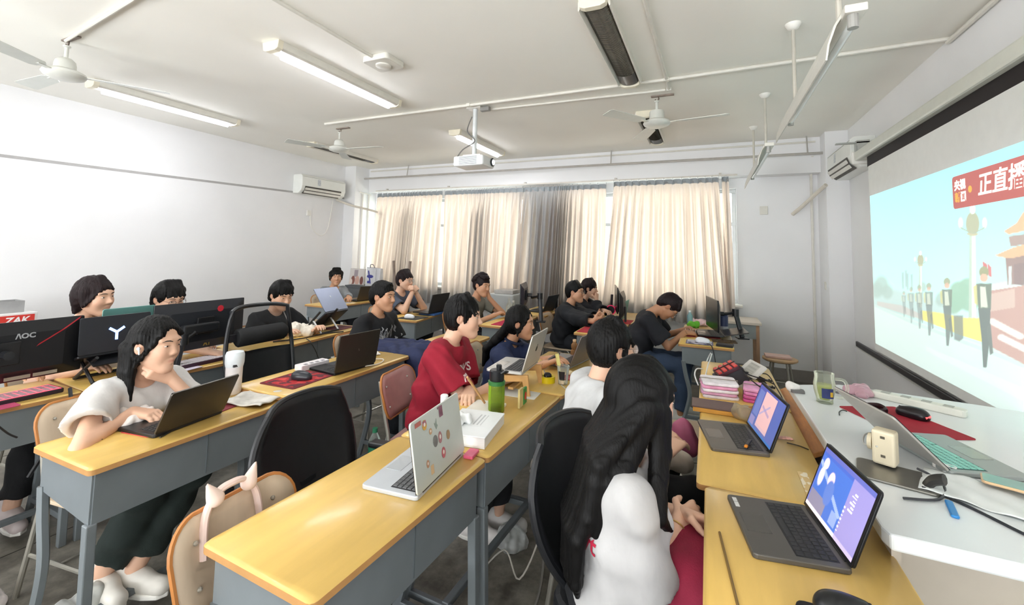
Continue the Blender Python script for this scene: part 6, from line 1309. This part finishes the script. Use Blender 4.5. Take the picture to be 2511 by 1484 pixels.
MB().box((-.0, 0, .028), (.03, .23, .012)).build('cross_board', WD, ws); MB().box((-.09, 0, .06), (.012, .23, .03)).build('cross_board', WD, ws)
slab('tray', 'white board lying under the wooden laptop stand', 'board', (-.985, 2.37, D), (.27, .34, .002), .06, '#d9dad6', .4)
pk = thing('snack_packet', 'green and red snack packet stuck on the wooden stand', 'packet', (-.865, 2.13, D+.002), .05); MB().box((0, 0, .04), (.012, .05, .08)).build('packet_body', M('#2f8a3e', .4, var=.2), pk, bevel=.003); MB().prism(circ(0, .04, .014, .02, 12), .0065, .008, ax='x').build('packet_print', M('#c83a2c', .4), pk); MB().box((-.0, -.055, .045), (.01, .05, .09)).build('packet_side', M('#c9b57a', .5, var=.2), pk)
slab('notebook', 'open pale notebook under the crimson-shirted student\'s arm', 'notebook', (-1.0, 1.93, D), (.16, .26, .012), .1, '#e4e0d6', .7)
tag(MB().tube([tuple(at(1145, 925, D+.17)), tuple(at(1188, 988, D+.02))], .006, 6).build('wooden_stick', M('#c99a68', .6, var=.1)), 'pale wooden stick leaning by the green bottle', 'stick')
cp = thing('plastic_cup', 'clear plastic cup with dark printed figure', 'cup', at(1380, 942, D+.008)); MB().lathe([(0, 0), (.026, 0), (.036, .1), (.0385, .104), (.0365, .106), (.0345, .1), (.0245, .003), (0, .003)], 26).build('cup_wall', Mglass('#f5f7f5', .93, .05), cp, smooth=True)
MB().surf(lambda u, v: ((.0285+.007*v)*math.cos(-2.1+1.1*u), (.0285+.007*v)*math.sin(-2.1+1.1*u), .028+.05*v), 10, 4).build('cup_print', M('#241f24', .6, var=.1), cp, smooth='all'); MB().surf(lambda u, v: ((.0275+.002*v)*math.cos(-2.0+.9*u), (.0275+.002*v)*math.sin(-2.0+.9*u), .006+.02*v), 8, 2).build('cup_print_pale', M('#d6c6ae', .6), cp, smooth='all')
br_ = thing('brush', 'pale yellow brush standing in the plastic cup', 'brush', tuple(Vector(at(1378, 940, D+.012))+Vector((0, 0, .0)))); 
MB().tube([(0, 0, .004), (-.02, .0, .1)], .004, 6).build('handle', M('#e8dc9a', .4), br_); MB().tube(curve_pts([(-.02, 0, .1), (-.028, 0, .13), (-.034, 0, .165)]), [.012]*12+[.013], 8, flat=.6).build('brush_head', M('#ecdf8e', .6, var=.06, bump=.4), br_, smooth=True)
tp_ = thing('tape_roll', 'yellow tape roll holding a black clip', 'tape', at(1342, 940, D)); MB().lathe([(.03, 0), (.045, 0), (.045, .042), (.03, .042), (.03, 0)], 28).build('tape', M('#d8c019', .3, var=.06), tp_, smooth=True); MB().ball((0, .003, .045), (.025, .02, .018), 10).build('clip', M('#1e1c20', .5), tp_, smooth='all'); MB().tube([(.0, -.02, .04), (-.03, .02, .065)], .003, 6).build('clip_stem', M('#8f8f92', .4, .5), tp_)
slab('wallet', 'small red patterned card case by the plastic cup', 'card case', at(1400, 928, D+.008), (.09, .1, .006), .2, '#a3404a', .4, var=.3)
slab('snack_card', 'small green patterned card beside the red case', 'card', at(1417, 920, D+.008), (.06, .05, .008), .3, '#8f9a6a', .4, var=.4)
tag(MB().ball(at(1397, 915, D+.02), (.018, .035, .014), 12).build('bread_roll', M('#e3cfa8', .7, var=.06), smooth='all'), 'pale bread roll behind the plastic cup', 'bread')
bottle('small amber glass bear-shaped bottle behind the grey laptop', at(1408, 874, D+.008), [(0, 0), (.025, 0), (.03, .02), (.024, .045), (.018, .05), (.024, .065), (.024, .085), (.012, .1), (.012, .11), (0, .11)], Mglass('#d9a870', .75, .08), M('#d9b48a', .4), [(.013, .108), (.013, .122), (0, .122)])
hph = thing('phone', 'phone held by the navy-shirted girl', 'phone', tuple(Vector(at(1352, 880, .835))), rot=(0, -.6, .2)); MB().prism(rrect(.14, .07, .01), 0, .008).build('body', M('#2a2528', .3), hph, bevel=.002)
cable('thin white cable hanging off the middle desk front', [at(1376, 945, D+.01), at(1390, 958, D+.006), tuple(PX(1396, 975, -.70)), tuple(PX(1402, 1010, -.69)), tuple(PX(1402, 1060, -.69))], '#cfd0cd', .003)
# ---------------------------------------------------------------- third row
z3 = D
tm = crumple('tissue_pack', 'soft white tissue pack beside the girl\'s hand', 'tissue', at(335, 1035, z3), (.07, .11, .065), '#e8e2de', 31)
mat_('red paper mat under the white-shirted girl\'s laptop', at(390, 1045, z3)[:2], .2, .16, .15, '#c24a44', z3, name='paper_mat')
mat_('dark red mat reaching under the dark laptop', at(500, 1012, z3)[:2], .24, .14, .15, '#7a2a33', z3, name='paper_mat')
cable('short black usb cable on the girl\'s desk', [at(392, 1073, z3+.004), at(412, 1062, z3+.004), at(440, 1045, z3+.004), at(445, 1040, z3+.02), at(425, 1042, z3+.01)], '#2a2a2c', .003)
hc_ = thing('hair_clip', 'small golden clip lying on the yellow desk', 'clip', at(215, 1083, z3), .5); MB().tube(curve_pts([(-.02, 0, .003), (0, .008, .005), (.02, 0, .003), (0, -.006, .004), (-.02, 0, .003)]), .0025, 6).build('clip_loop', M('#d9b24a', .3, .6), hc_, smooth=True); MB().tube([(.01, .0, .003), (.045, .012, .003)], .0016, 5).build('clip_wire', M('#6b5a2a', .4, .4), hc_)
tum = thing('tumbler', 'white tumbler wrapped in a thin plastic bag', 'tumbler', at(570, 965, z3)); MB().lathe([(0, 0), (.034, 0), (.038, .01), (.04, .17), (0, .17)], 26).build('vessel', M('#e6e4e6', .35, var=.08, scale=30), tum, smooth=True); MB().lathe([(.041, .14), (.045, .16), (.045, .2), (.04, .215), (.02, .22), (0, .22)], 26).build('cap', M('#dfe6ea', .3, var=.05), tum, smooth=True); MB().box((.036, -.02, .15), (.01, .02, .012)).build('tag', M('#3a3c40', .5), tum)
nw = MB().surf(lambda u, v: (.22*(u-.5), .26*(v-.5), .008+.006*math.sin(8*u+3*v)+.004*math.sin(17*v-6*u)), 20, 20).build('cloth_packet', M('#c9c6bf', .7, var=.25, scale=18), smooth='all', solid=.006); nw.location = (*at(640, 978, z3)[:2], z3+.006); nw.rotation_euler = (0, 0, .2); tag(nw, 'crumpled grey printed wrapper on the girl\'s desk', 'wrapper')
mcv = Canvas(.26, .22, 52, 44, '#b3242a'); nn = mcv.noise(1, 4); mcv.put((nn > .05)*.9, '#4a1f28'); mcv.put((nn < -.28)*.7, '#d8504a')
z32 = .785
mat_('red and black mouse mat on the raised desk', (-2.13, 1.84), .3, .25, .05, '#6d222a', z32, mcv)
mouse('black mouse on the red and black mat', (-2.1, 1.84, z32+.005), .3, '#2b2d33')
pw = thing('power_strip', 'white power strip behind the half-open laptop', 'power strip', (-2.26, 2.05, z32+.0), -.08); MB().prism(rrect(.07, .2, .008), 0, .035).build('case', M('#e6e1e4', .4), pw, bevel=.004)
for i in range(4): MB().box((.018, -.06+.04*i, .0355), (.02, .02, .002)).build('outlet', M('#7d7a80', .5), pw)
cable('white charging cable curled by the half-open laptop', [(-1.98, 2.2, z32+.008), (-1.95, 2.3, z32+.006), (-2.0, 2.4, z32+.006), (-2.08, 2.36, z32+.006)], '#d8d2c6', .004)
crumple('tissue', 'scrap of white tissue at the raised desk end', 'tissue', (-2.15, 2.5, z32), (.05, .035, .02), '#e6e3df', 41)
jk = solid('draped_jacket', [cap((-.25, -.02, 0), (.18, .02, .0), .075, .06, k=.05, wide=((0, 1, 0), 1.8)), cap((.15, .02, 0), (.3, -.0, -.16), .07, .05, k=.05, wide=((0, 1, 0), 1.6)), cap((.2, -.1, -.02), (.28, -.12, -.3), .045, .04, k=.04), cap((-.2, .1, 0), (.1, .14, .02), .06, .05, k=.04), cap((-.15, -.12, -.02), (.15, -.1, .0), .05, .05, k=.05)], .01, M('#232b4c', .8, var=.12, bump=.2, bscale=120), None, disp=lambda X, Y, Z: .008*np.sin(X*30+Y*60+2*np.sin(X*20))+.005*np.sin(Y*90-X*40)+0*Z)
jk.location = (-2.08, 2.75, .76); tag(jk, 'navy jacket draped over the desk end by the smoky-print student', 'jacket')
ph3 = thing('phone', 'phone lying behind the navy jacket', 'phone', (-2.08, 3.1, D), 1.4); MB().prism(rrect(.15, .075, .012), 0, .008).build('body', M('#3a3a40', .2), ph3, bevel=.002)
mat_('crimson mat on the face-resting student\'s desk', (-1.96, 4.33), .36, .24, 0, '#b81f45', D, name='desk_mat')
bottle('clear glass bottle beside the jointed-arm monitor', at(1247, 776, D), [(0, 0), (.034, 0), (.036, .01), (.036, .12), (.014, .17), (.013, .21), (0, .21)], Mglass('#f0f0ea', .88, .05))
bottle('small clear bottle next to the taller glass one', at(1258, 772, D), [(0, 0), (.026, 0), (.028, .1), (.012, .135), (.012, .15), (0, .15)], Mglass('#f0f0ea', .88, .05), M('#d9dad8', .4), [(.014, .148), (.014, .168), (0, .168)])
# ---------------------------------------------------------------- fourth row
def keyboard(label, c, rz, z, w, col, keyc, glow=None):
    t = thing('keyboard', label, 'keyboard', (c[0], c[1], z), rz); MB().prism(rrect(.15, w, .012), 0, .022).build('case', M(col, .4), t, bevel=.004); keyset(t, -.06, .06, w*.94, .022, keyc, False)
    if glow: MB().box((0, 0, .0225), (.135, w*.95, .001)).build('backlight', M(glow, .5, emit=1.2, var=0), t)
keyboard('black keyboard with red backlight at the photo edge', (-3.12, .98), .02, D, .42, '#2a1f27', '#8b848c', '#ff4a5a')
keyboard('white-capped keyboard under the red-emblem monitor', (-3.06, 1.88), .02, D, .36, '#3a2330', '#e6dfe6')
mat_('pink mat corner on the photo-edge desk', (-3.02, .86), .3, .1, 0, '#b8486a', D+.0, name='desk_mat')
lr = thing('laptop_stand', 'black folding stand under the glowing-logo laptop', 'stand', (-3.16, 1.42, D), 0)
for y in (-.11, .11): MB().tube([(-.1, y, .01), (.12, y, .15)], .009, 6).build('rail', BLKP, lr); MB().tube([(-.1, y, .15), (.1, y, .01)], .009, 6).build('rail', BLKP, lr)
for x in (-.1, .1): MB().tube([(x, -.11, .01), (x, .11, .01)], .009, 6).build('cross_bar', BLKP, lr)
MB().box((-.0, 0, .145), (.24, .24, .006), rot=(0, .35, 0)).build('plate', BLKP, lr)
lr2 = thing('laptop_stand', 'black folding riser under the tilted grey laptop', 'stand', (-3.22, 3.02, D), .1)
for y in (-.11, .11): MB().tube([(-.12, y, .01), (.06, y, .2)], .01, 6).build('rail', BLKP, lr2); MB().tube([(.08, y, .01), (-.02, y, .12)], .008, 6).build('rail', M('#8d8c8a', .3, .7), lr2)
for x in (-.12, .08): MB().tube([(x, -.11, .01), (x, .11, .01)], .009, 6).build('cross_bar', BLKP, lr2)
crumple('tissue', 'big lump of cream tissues before the cord-wearing student', 'tissue', at(735, 822, D), (.11, .13, .11), '#ece5d8', 51, parts=18)
slab('paper_leaflet', 'white and purple leaflet under the red-emblem monitor', 'leaflet', (-2.98, 1.72, D), (.1, .17, .002), .15, '#d9cfe0', .6, .0005)
mat_('dark mouse mat at the riser end of the desk', (-3.25, 3.24), .24, .2, .1, '#5d2f33', D)
cable('black cable hanging from the glowing-logo laptop to the floor', [(-3.0, 1.42, D+.02), (-2.93, 1.38, D-.02), (-2.92, 1.3, .62), (-2.93, 1.2, .45), (-2.93, 1.15, .25)], '#1b1b1d', .006)
cable('black cable bundle taped to the desk front behind the girl', [(-3.02, 1.2, D+.02), (-2.955, 1.18, D-.05), (-2.95, 1.14, .6), (-2.95, 1.05, .42)], '#1b1b1d', .009)
cable('thin cable drooping across the photo-edge desk front', [(-3.05, .92, D+.01), (-2.96, .9, D-.01), (-2.95, .96, .66), (-2.955, 1.0, .62)], '#2a2624', .004)
cable('grey cable drooping down the tissue-lump desk front', [(-3.06, 2.7, D+.01), (-3.0, 2.7, D-.02), (-3.0, 2.78, .6), (-3.0, 2.8, .45)], '#3d3b38', .004)
cable('black cables trailing behind the tissue lump', [(-3.2, 2.5, D+.006), (-3.1, 2.7, D+.01), (-3.12, 2.95, D+.006), (-3.05, 3.1, D+.006)], '#222226', .005)
mouse('white mouse on the dark mat before the hand-clasping student', (-3.03, 4.05, D+.004), .2, '#e6e8ec'); mat_('black mouse mat before the hand-clasping student', (-3.03, 4.1), .26, .26, 0, '#3a3733', D)
slab('book', 'blue book under the dark laptop by the curtain', 'book', (-3.02, 4.5, D), (.22, .3, .024), 0, '#3a66a8', .5)
slab('notepaper', 'white paper pad before the grey-sleeved student', 'paper', (-4.62, 4.6, D), (.16, .3, .006), 0, '#dfe2e4', .6)
# ---------------------------------------------------------------- by the window, front half
mat_('red desk mat before the black-jacketed student', (-1.03, 4.42), .4, .3, 0, '#b52c3c', D, name='desk_mat'); mat_('red desk mat under the mint laptop', (-.94, 5.1), .3, .3, 0, '#c02a38', D, name='desk_mat')
jp = thing('phone', 'phone held over the red mat by the black-jacketed student', 'phone', at(1490, 783, .84), rot=(0, -.5, 0)); MB().prism(rrect(.14, .07, .01), 0, .008).build('body', M('#1b1b1f', .25), jp, bevel=.002)
hp2 = thing('handheld_fan', 'black handheld gadget with pink ring on the desk by the curtain', 'gadget', (-1.12, 5.6, D)); MB().lathe([(0, -.02), (.05, -.02), (.055, 0), (.05, .02), (0, .02)], 24, T=Matrix.Translation((0, 0, .06)) @ Matrix.Rotation(PI/2, 4, 'X')).build('gadget_head', M('#2a1a20', .4), hp2, smooth=True); MB().tube([(.055*math.cos(2*PI*i/24), -.02, .06+.055*math.sin(2*PI*i/24)) for i in range(24)], .007, 6, closed=True).build('pink_ring', M('#d8325f', .4, emit=.2), hp2, smooth=True); MB().tube([(0, 0, .1), (.01, 0, .25)], .016, 8).build('stem', M('#2a2228', .4), hp2)
bottle('black cylindrical speaker by the blue-grey curtain', (-1.86, 5.6, D), [(0, 0), (.035, 0), (.036, .004), (.036, .14), (.03, .146), (0, .146)], BLKP, name='speaker', cat='speaker')
bottle('navy and grey thermos on the bowed student\'s desk', (.13, 4.85, D), [(0, 0), (.038, 0), (.04, .006), (.04, .075), (.04, .175), (.034, .18), (0, .18)], M('#3a4364', .35, var=.04), M('#3a4364', .35), [(.035, .18), (.037, .184), (.037, .21), (0, .21)], band=(.0408, .012, .08, M('#9fa2a6', .5)))
mat_('red desk mat on the bowed student\'s desk', (-.07, 4.72), .36, .3, .1, '#b03a48', D, name='desk_mat')
crumple('snack_bag', 'puffy pink and orange snack bag on the red mat', 'bag', at(1710, 795, D+.006), (.12, .13, .055), '#e3c2c6', 61, mat=M('#e0b8bc', .35, var=.4, scale=18))
kc = thing('card_rack', 'black card rack full of small cards at the bowed student\'s hands', 'rack', at(1693, 822, D), .1); MB().box((0, 0, .015), (.12, .07, .03)).build('rack_base', BLKP, kc, bevel=.003)
for i in range(5): MB().box((-.045+.022*i, 0, .04), (.004, .062, .03)).build('card', M('#b8b4ae', .4), kc)
pcv = Canvas(.2, .2, 40, 40, '#8a8498'); n2 = pcv.noise(1, 8); pcv.put((n2 > .1)*.8, '#c6c0cc'); pcv.put((n2 < -.2)*.8, '#4d4a68'); pcv.rect(.55, 0, 1, 1, '#dcdbe2', .7)
mat_('grey patterned mouse mat at the near desk end by the jeans-wearer', (-.08, 4.27), .18, .22, 0, '#77728a', D, Canvas.__new__(Canvas) if False else pcv)
mouse('white mouse on the grey patterned mat', (-.05, 4.27, D+.005), -.1, '#e6e9f0')
slab('drive_case', 'flat black case at the near desk corner beside the patterned mat', 'case', (.12, 4.22, D), (.13, .09, .02), -.15, '#1f1f22', .5)
bottle('small clear water bottle behind the edge-on monitor', (-.19, 5.2, D), [(0, 0), (.026, 0), (.028, .01), (.028, .11), (.012, .14), (.012, .15), (0, .15)], Mglass('#a9d3d8', .5, .06), M('#e6eef0', .4), [(.014, .148), (.014, .166), (0, .166)])
crumple('snack_bag', 'bright green snack bag behind the bowed student\'s monitor', 'bag', (PY(1699, 770, 5.12).x, 5.12, D), (.06, .08, .075), '#69b83a', 63)
sk_ = thing('cable_clips', 'brown wire rack lying near the flat laptop', 'rack', (.12, 4.42, D+.002), .1)
for i in range(3): MB().box((0, -.05+.05*i, .006), (.2, .008, .01)).build('wire_bar', M('#4a3a2a', .5), sk_)
for i in range(3): MB().box((-.06+.06*i, 0, .006), (.008, .11, .008)).build('cross_wire', M('#4a3a2a', .5), sk_)
cable('white charger cord dangling at the jeans-wearer\'s desk end', [at(1742, 866, .80), at(1735, 880, .75), at(1726, 905, .72), at(1722, 925, .74)], '#e6e7e7', .004)
cable('black cable hanging from the patterned mat end', [(-.02, 4.2, D+.01), (.02, 4.135, D), (.05, 4.12, .6), (.08, 4.13, .35)], '#2a2a2e', .004)
# ---------------------------------------------------------------- left edge background
cr = thing('storage_box', 'white box with a red printed band at the photo edge', 'box', (-5.6, 1.64, .0)); MB().box((0, 0, .455), (.35, .5, .91)).build('box_body', M('#dcdcdb', .6), cr, bevel=.004); MB().box((.178, 0, .85), (.004, .46, .09)).build('red_band', M('#cf3b33', .5), cr); text('print', 'ZAK', .075, M('#f2eeee', .5), cr, (.1812, .12, .85), (PI/2, 0, PI/2), shear=.2, bold=.002)
ck = thing('crate', 'small grey open crate on the red-banded box at the photo edge', 'crate', (-5.58, 1.74, .91))
for s_ in (-1, 1): MB().box((0, s_*.08, .05), (.16, .01, .1)).build('side_board', M('#a5a5a5', .6), ck); MB().box((s_*.08, 0, .05), (.01, .17, .1)).build('end_board', M('#9c9c9c', .6), ck)
MB().box((0, 0, .006), (.15, .15, .01)).build('base_board', M('#9c9c9c', .6), ck)
# ---------------------------------------------------------------- on the floor
wb_ = thing('water_bottle', 'clear water bottle with green label on the floor box', 'bottle', (-1.72, 2.02, .3)); MB().lathe([(0, 0), (.03, 0), (.033, .01), (.033, .06), (.03, .07), (.033, .08), (.033, .16), (.014, .2), (.013, .215), (0, .215)], 24).build('vessel', Mglass('#eef4f1', .9, .05), wb_, smooth=True); MB().lathe([(.0337, .09), (.0337, .15)], 24).build('label_band', M('#1e6b4d', .5, var=.1), wb_, smooth=True); MB().lathe([(.0145, .205), (.0145, .228), (0, .228)], 16).build('cap', M('#2c7a57', .4), wb_, smooth=True)
fb = thing('carton', 'dark carton on the floor under the green-labelled bottle', 'box', (-1.72, 2.02, 0), .2); MB().box((0, 0, .15), (.3, .26, .296)).build('box_body', M('#3a3733', .8, var=.1), fb, bevel=.004); MB().box((0, 0, .299), (.29, .05, .002)).build('tape', M('#8a7a5c', .4), fb)
crumple('plastic_bag', 'translucent plastic bag on the floor beside the girl\'s desk leg', 'bag', (-2.2, .92, 0), (.14, .12, .2), '#d9dcda', 71, mat=Mglass('#eceeed', .7, .3), h=.009, flat=.9)
crumple('plastic_bag', 'pale plastic bag on the floor at the photo edge', 'bag', (-2.75, .78, 0), (.2, .16, .16), '#d9d3d2', 72, mat=Mglass('#ece8e6', .65, .35), h=.01)
crumple('plastic_bag', 'clear bag on the floor under the crimson-shirted student\'s desk', 'bag', (-.95, 2.2, 0), (.1, .1, .12), '#d9dcda', 73, mat=Mglass('#eceeed', .7, .3), h=.008)
crumple('snack_wrapper', 'orange snack wrapper on the floor behind the pink chair', 'wrapper', (-1.75, 2.5, 0), (.08, .06, .02), '#c9763a', 74)
cable('grey cable looping over the desk foot bars', [(-.72, 1.2, .02), (-.8, 1.3, .17), (-.86, 1.42, .1), (-.75, 1.55, .02), (-.7, 1.9, .01), (-.8, 2.3, .01)], '#8d8a84', .006)
cable('dark power lead on the floor between the middle rows', [(-1.9, .9, .01), (-1.75, 1.2, .01), (-1.6, 1.35, .01), (-1.55, 1.7, .01), (-1.68, 2.1, .01)], '#262523', .007)
cable('thin pale lead tangled under the middle desks', [(-1.0, 1.9, .02), (-.9, 2.0, .12), (-.8, 1.95, .05), (-.75, 2.1, .2), (-.78, 2.3, .4)], '#b9b4aa', .004)
hbn = thing('cat_ear_headband', 'pale pink cat-ear headband on the empty plywood chair', 'headband', (-1.285, .9, .76), 0)
MB().tube(curve_pts([(.02, -.085, -.08), (.0, -.075, .02), (-.005, -.04, .07), (0, 0, .082), (-.005, .04, .07), (0, .075, .02), (.02, .085, -.08)]), .013, 8, flat=.7).build('band', M('#e0c7bd', .85, var=.05), hbn, smooth=True)
for s in (-1, 1): solid('ear', [cap((0, s*.05, .06), (-.005, s*.072, .105), .024, .006, k=.01)], .006, M('#e3ccc1', .9, var=.05), hbn)
# ---------------------------------------------------------------- finishing details on the students
def torso_print(k, pts, col, name='print'):
    pass
ear = PP['white_girl']; T = Matrix.Translation(Vector(ear['hc'])) @ Matrix(ear['HR'].tolist()).to_4x4(); eb = MB().ball((-.002, -.088, -.004), (.008, .007, .008), 10, T=T); eb.tube([(.002, -.09, -.006), (.006, -.088, -.03)], .0035, 6, T=T); eb.build('earbud', M('#eceff0', .3), ear['t'], smooth='all')['label'] = 'white earbud'
w0 = PP['long_hair']['wr'][-1]; MB().tube([tuple(np.array(w0[0])-w0[1]*.015+.031*(np.cross(w0[1], [0, 0, 1])*math.cos(a)+np.cross(w0[1], np.cross(w0[1], [0, 0, 1]))*math.sin(a))) for a in [2*PI*i/20 for i in range(20)]], .0025, 5, closed=True).build('bracelet', M('#c9a86a', .3, .7), PP['long_hair']['t'], smooth=True)
def on_shirt(k, origin, d, txt=None, size=.03, mat=None, canvas=None, upv=(0, 0, 1)):
    """project lettering or a print from outside onto the shirt so that it follows the cloth"""
    t = PP[k]['t']; sh = [c for c in t.children if c.name.split('.')[0] in ('shirt', 'jacket')][0]; bpy.context.view_layer.update()
    d = Vector(d).normalized(); u = Vector(upv); u = (u-d*u.dot(d)).normalized(); r = u.cross(-d).normalized()*-1; r = d.cross(u)
    o = Vector(origin)-d*.4
    if txt:
        ob = text('lettering', txt, size, mat, None, ext=0, shear=.2, bold=.0012); me = ob.data; bpy.data.objects.remove(ob)
    else: return
    for v in me.vertices:
        q = o+r*v.co.x+u*v.co.y; ok, loc, n, i = sh.ray_cast(q, d)
        if ok: v.co = loc-d*.0025
        else: v.co = q+d*.4
    return link('lettering', me, t)
pr = PP['red_tee']; on_shirt('red_tee', tuple(pr['p2']-pr['up']*.15+np.array([.08, -.03, 0])), (-1, .75, -.05), 'mTWS', .06, M('#d9c3c3', .7, var=0))
pr = PP['long_hair']; on_shirt('long_hair', tuple(pr['p2']-pr['up']*.19+np.array([-.08, -.1, 0])), (.75, .8, 0), 'Cyt', .075, M('#b8203f', .7, var=0))
def smoky():
    pr = PP['print_tee']; t = pr['t']; sh = [c for c in t.children if c.name.startswith('shirt')][0]; rg = random.Random(5); o = Vector(pr['p2']-pr['up']*.21)
    b = MB(); bpy.context.view_layer.update()
    for i in range(90):
        y0 = rg.gauss(0, .055); z0 = rg.uniform(-.15, .1); h = rg.uniform(.02, .06)*(1 if z0 < .03 else 1.3); wv = rg.uniform(.004, .011); n = 6; row = []
        for j in range(n+1):
            zz = z0+h*(j/n-.5); ww = wv*math.sin(PI*(j+.4)/(n+.8)); xx = y0+.006*math.sin(j*1.3+i)
            for s in (-1, 1):
                ok, loc, nn_, _ = sh.ray_cast(o+Vector((.5, xx+s*ww, zz)), Vector((-1, 0, 0)))
                row.append(tuple(loc+Vector((.0022+.0002*(i % 4), 0, 0))) if ok else None)
        if None in row: continue
        b.add(row, [(2*j, 2*j+1, 2*j+3, 2*j+2) for j in range(n)], m=i % 2)
    q = b.build('shirt_print', [M('#b3b5ba', .8, var=.2, scale=60), M('#7d7f86', .8, var=.2, scale=60)], t); q['kind'] = 'stuff'; q['label'] = 'grey smoky print'
smoky()
st_ = PP['strap_tee']; MB().tube([tuple(st_['nb']+np.array([.06, .05, .02])), tuple(st_['p2']+np.array([.11, .06, -.1])), tuple(st_['p2']+np.array([.13, .05, -.25]))], .004, 6).build('cord', M('#c9c9c9', .5), st_['t'], smooth=True)
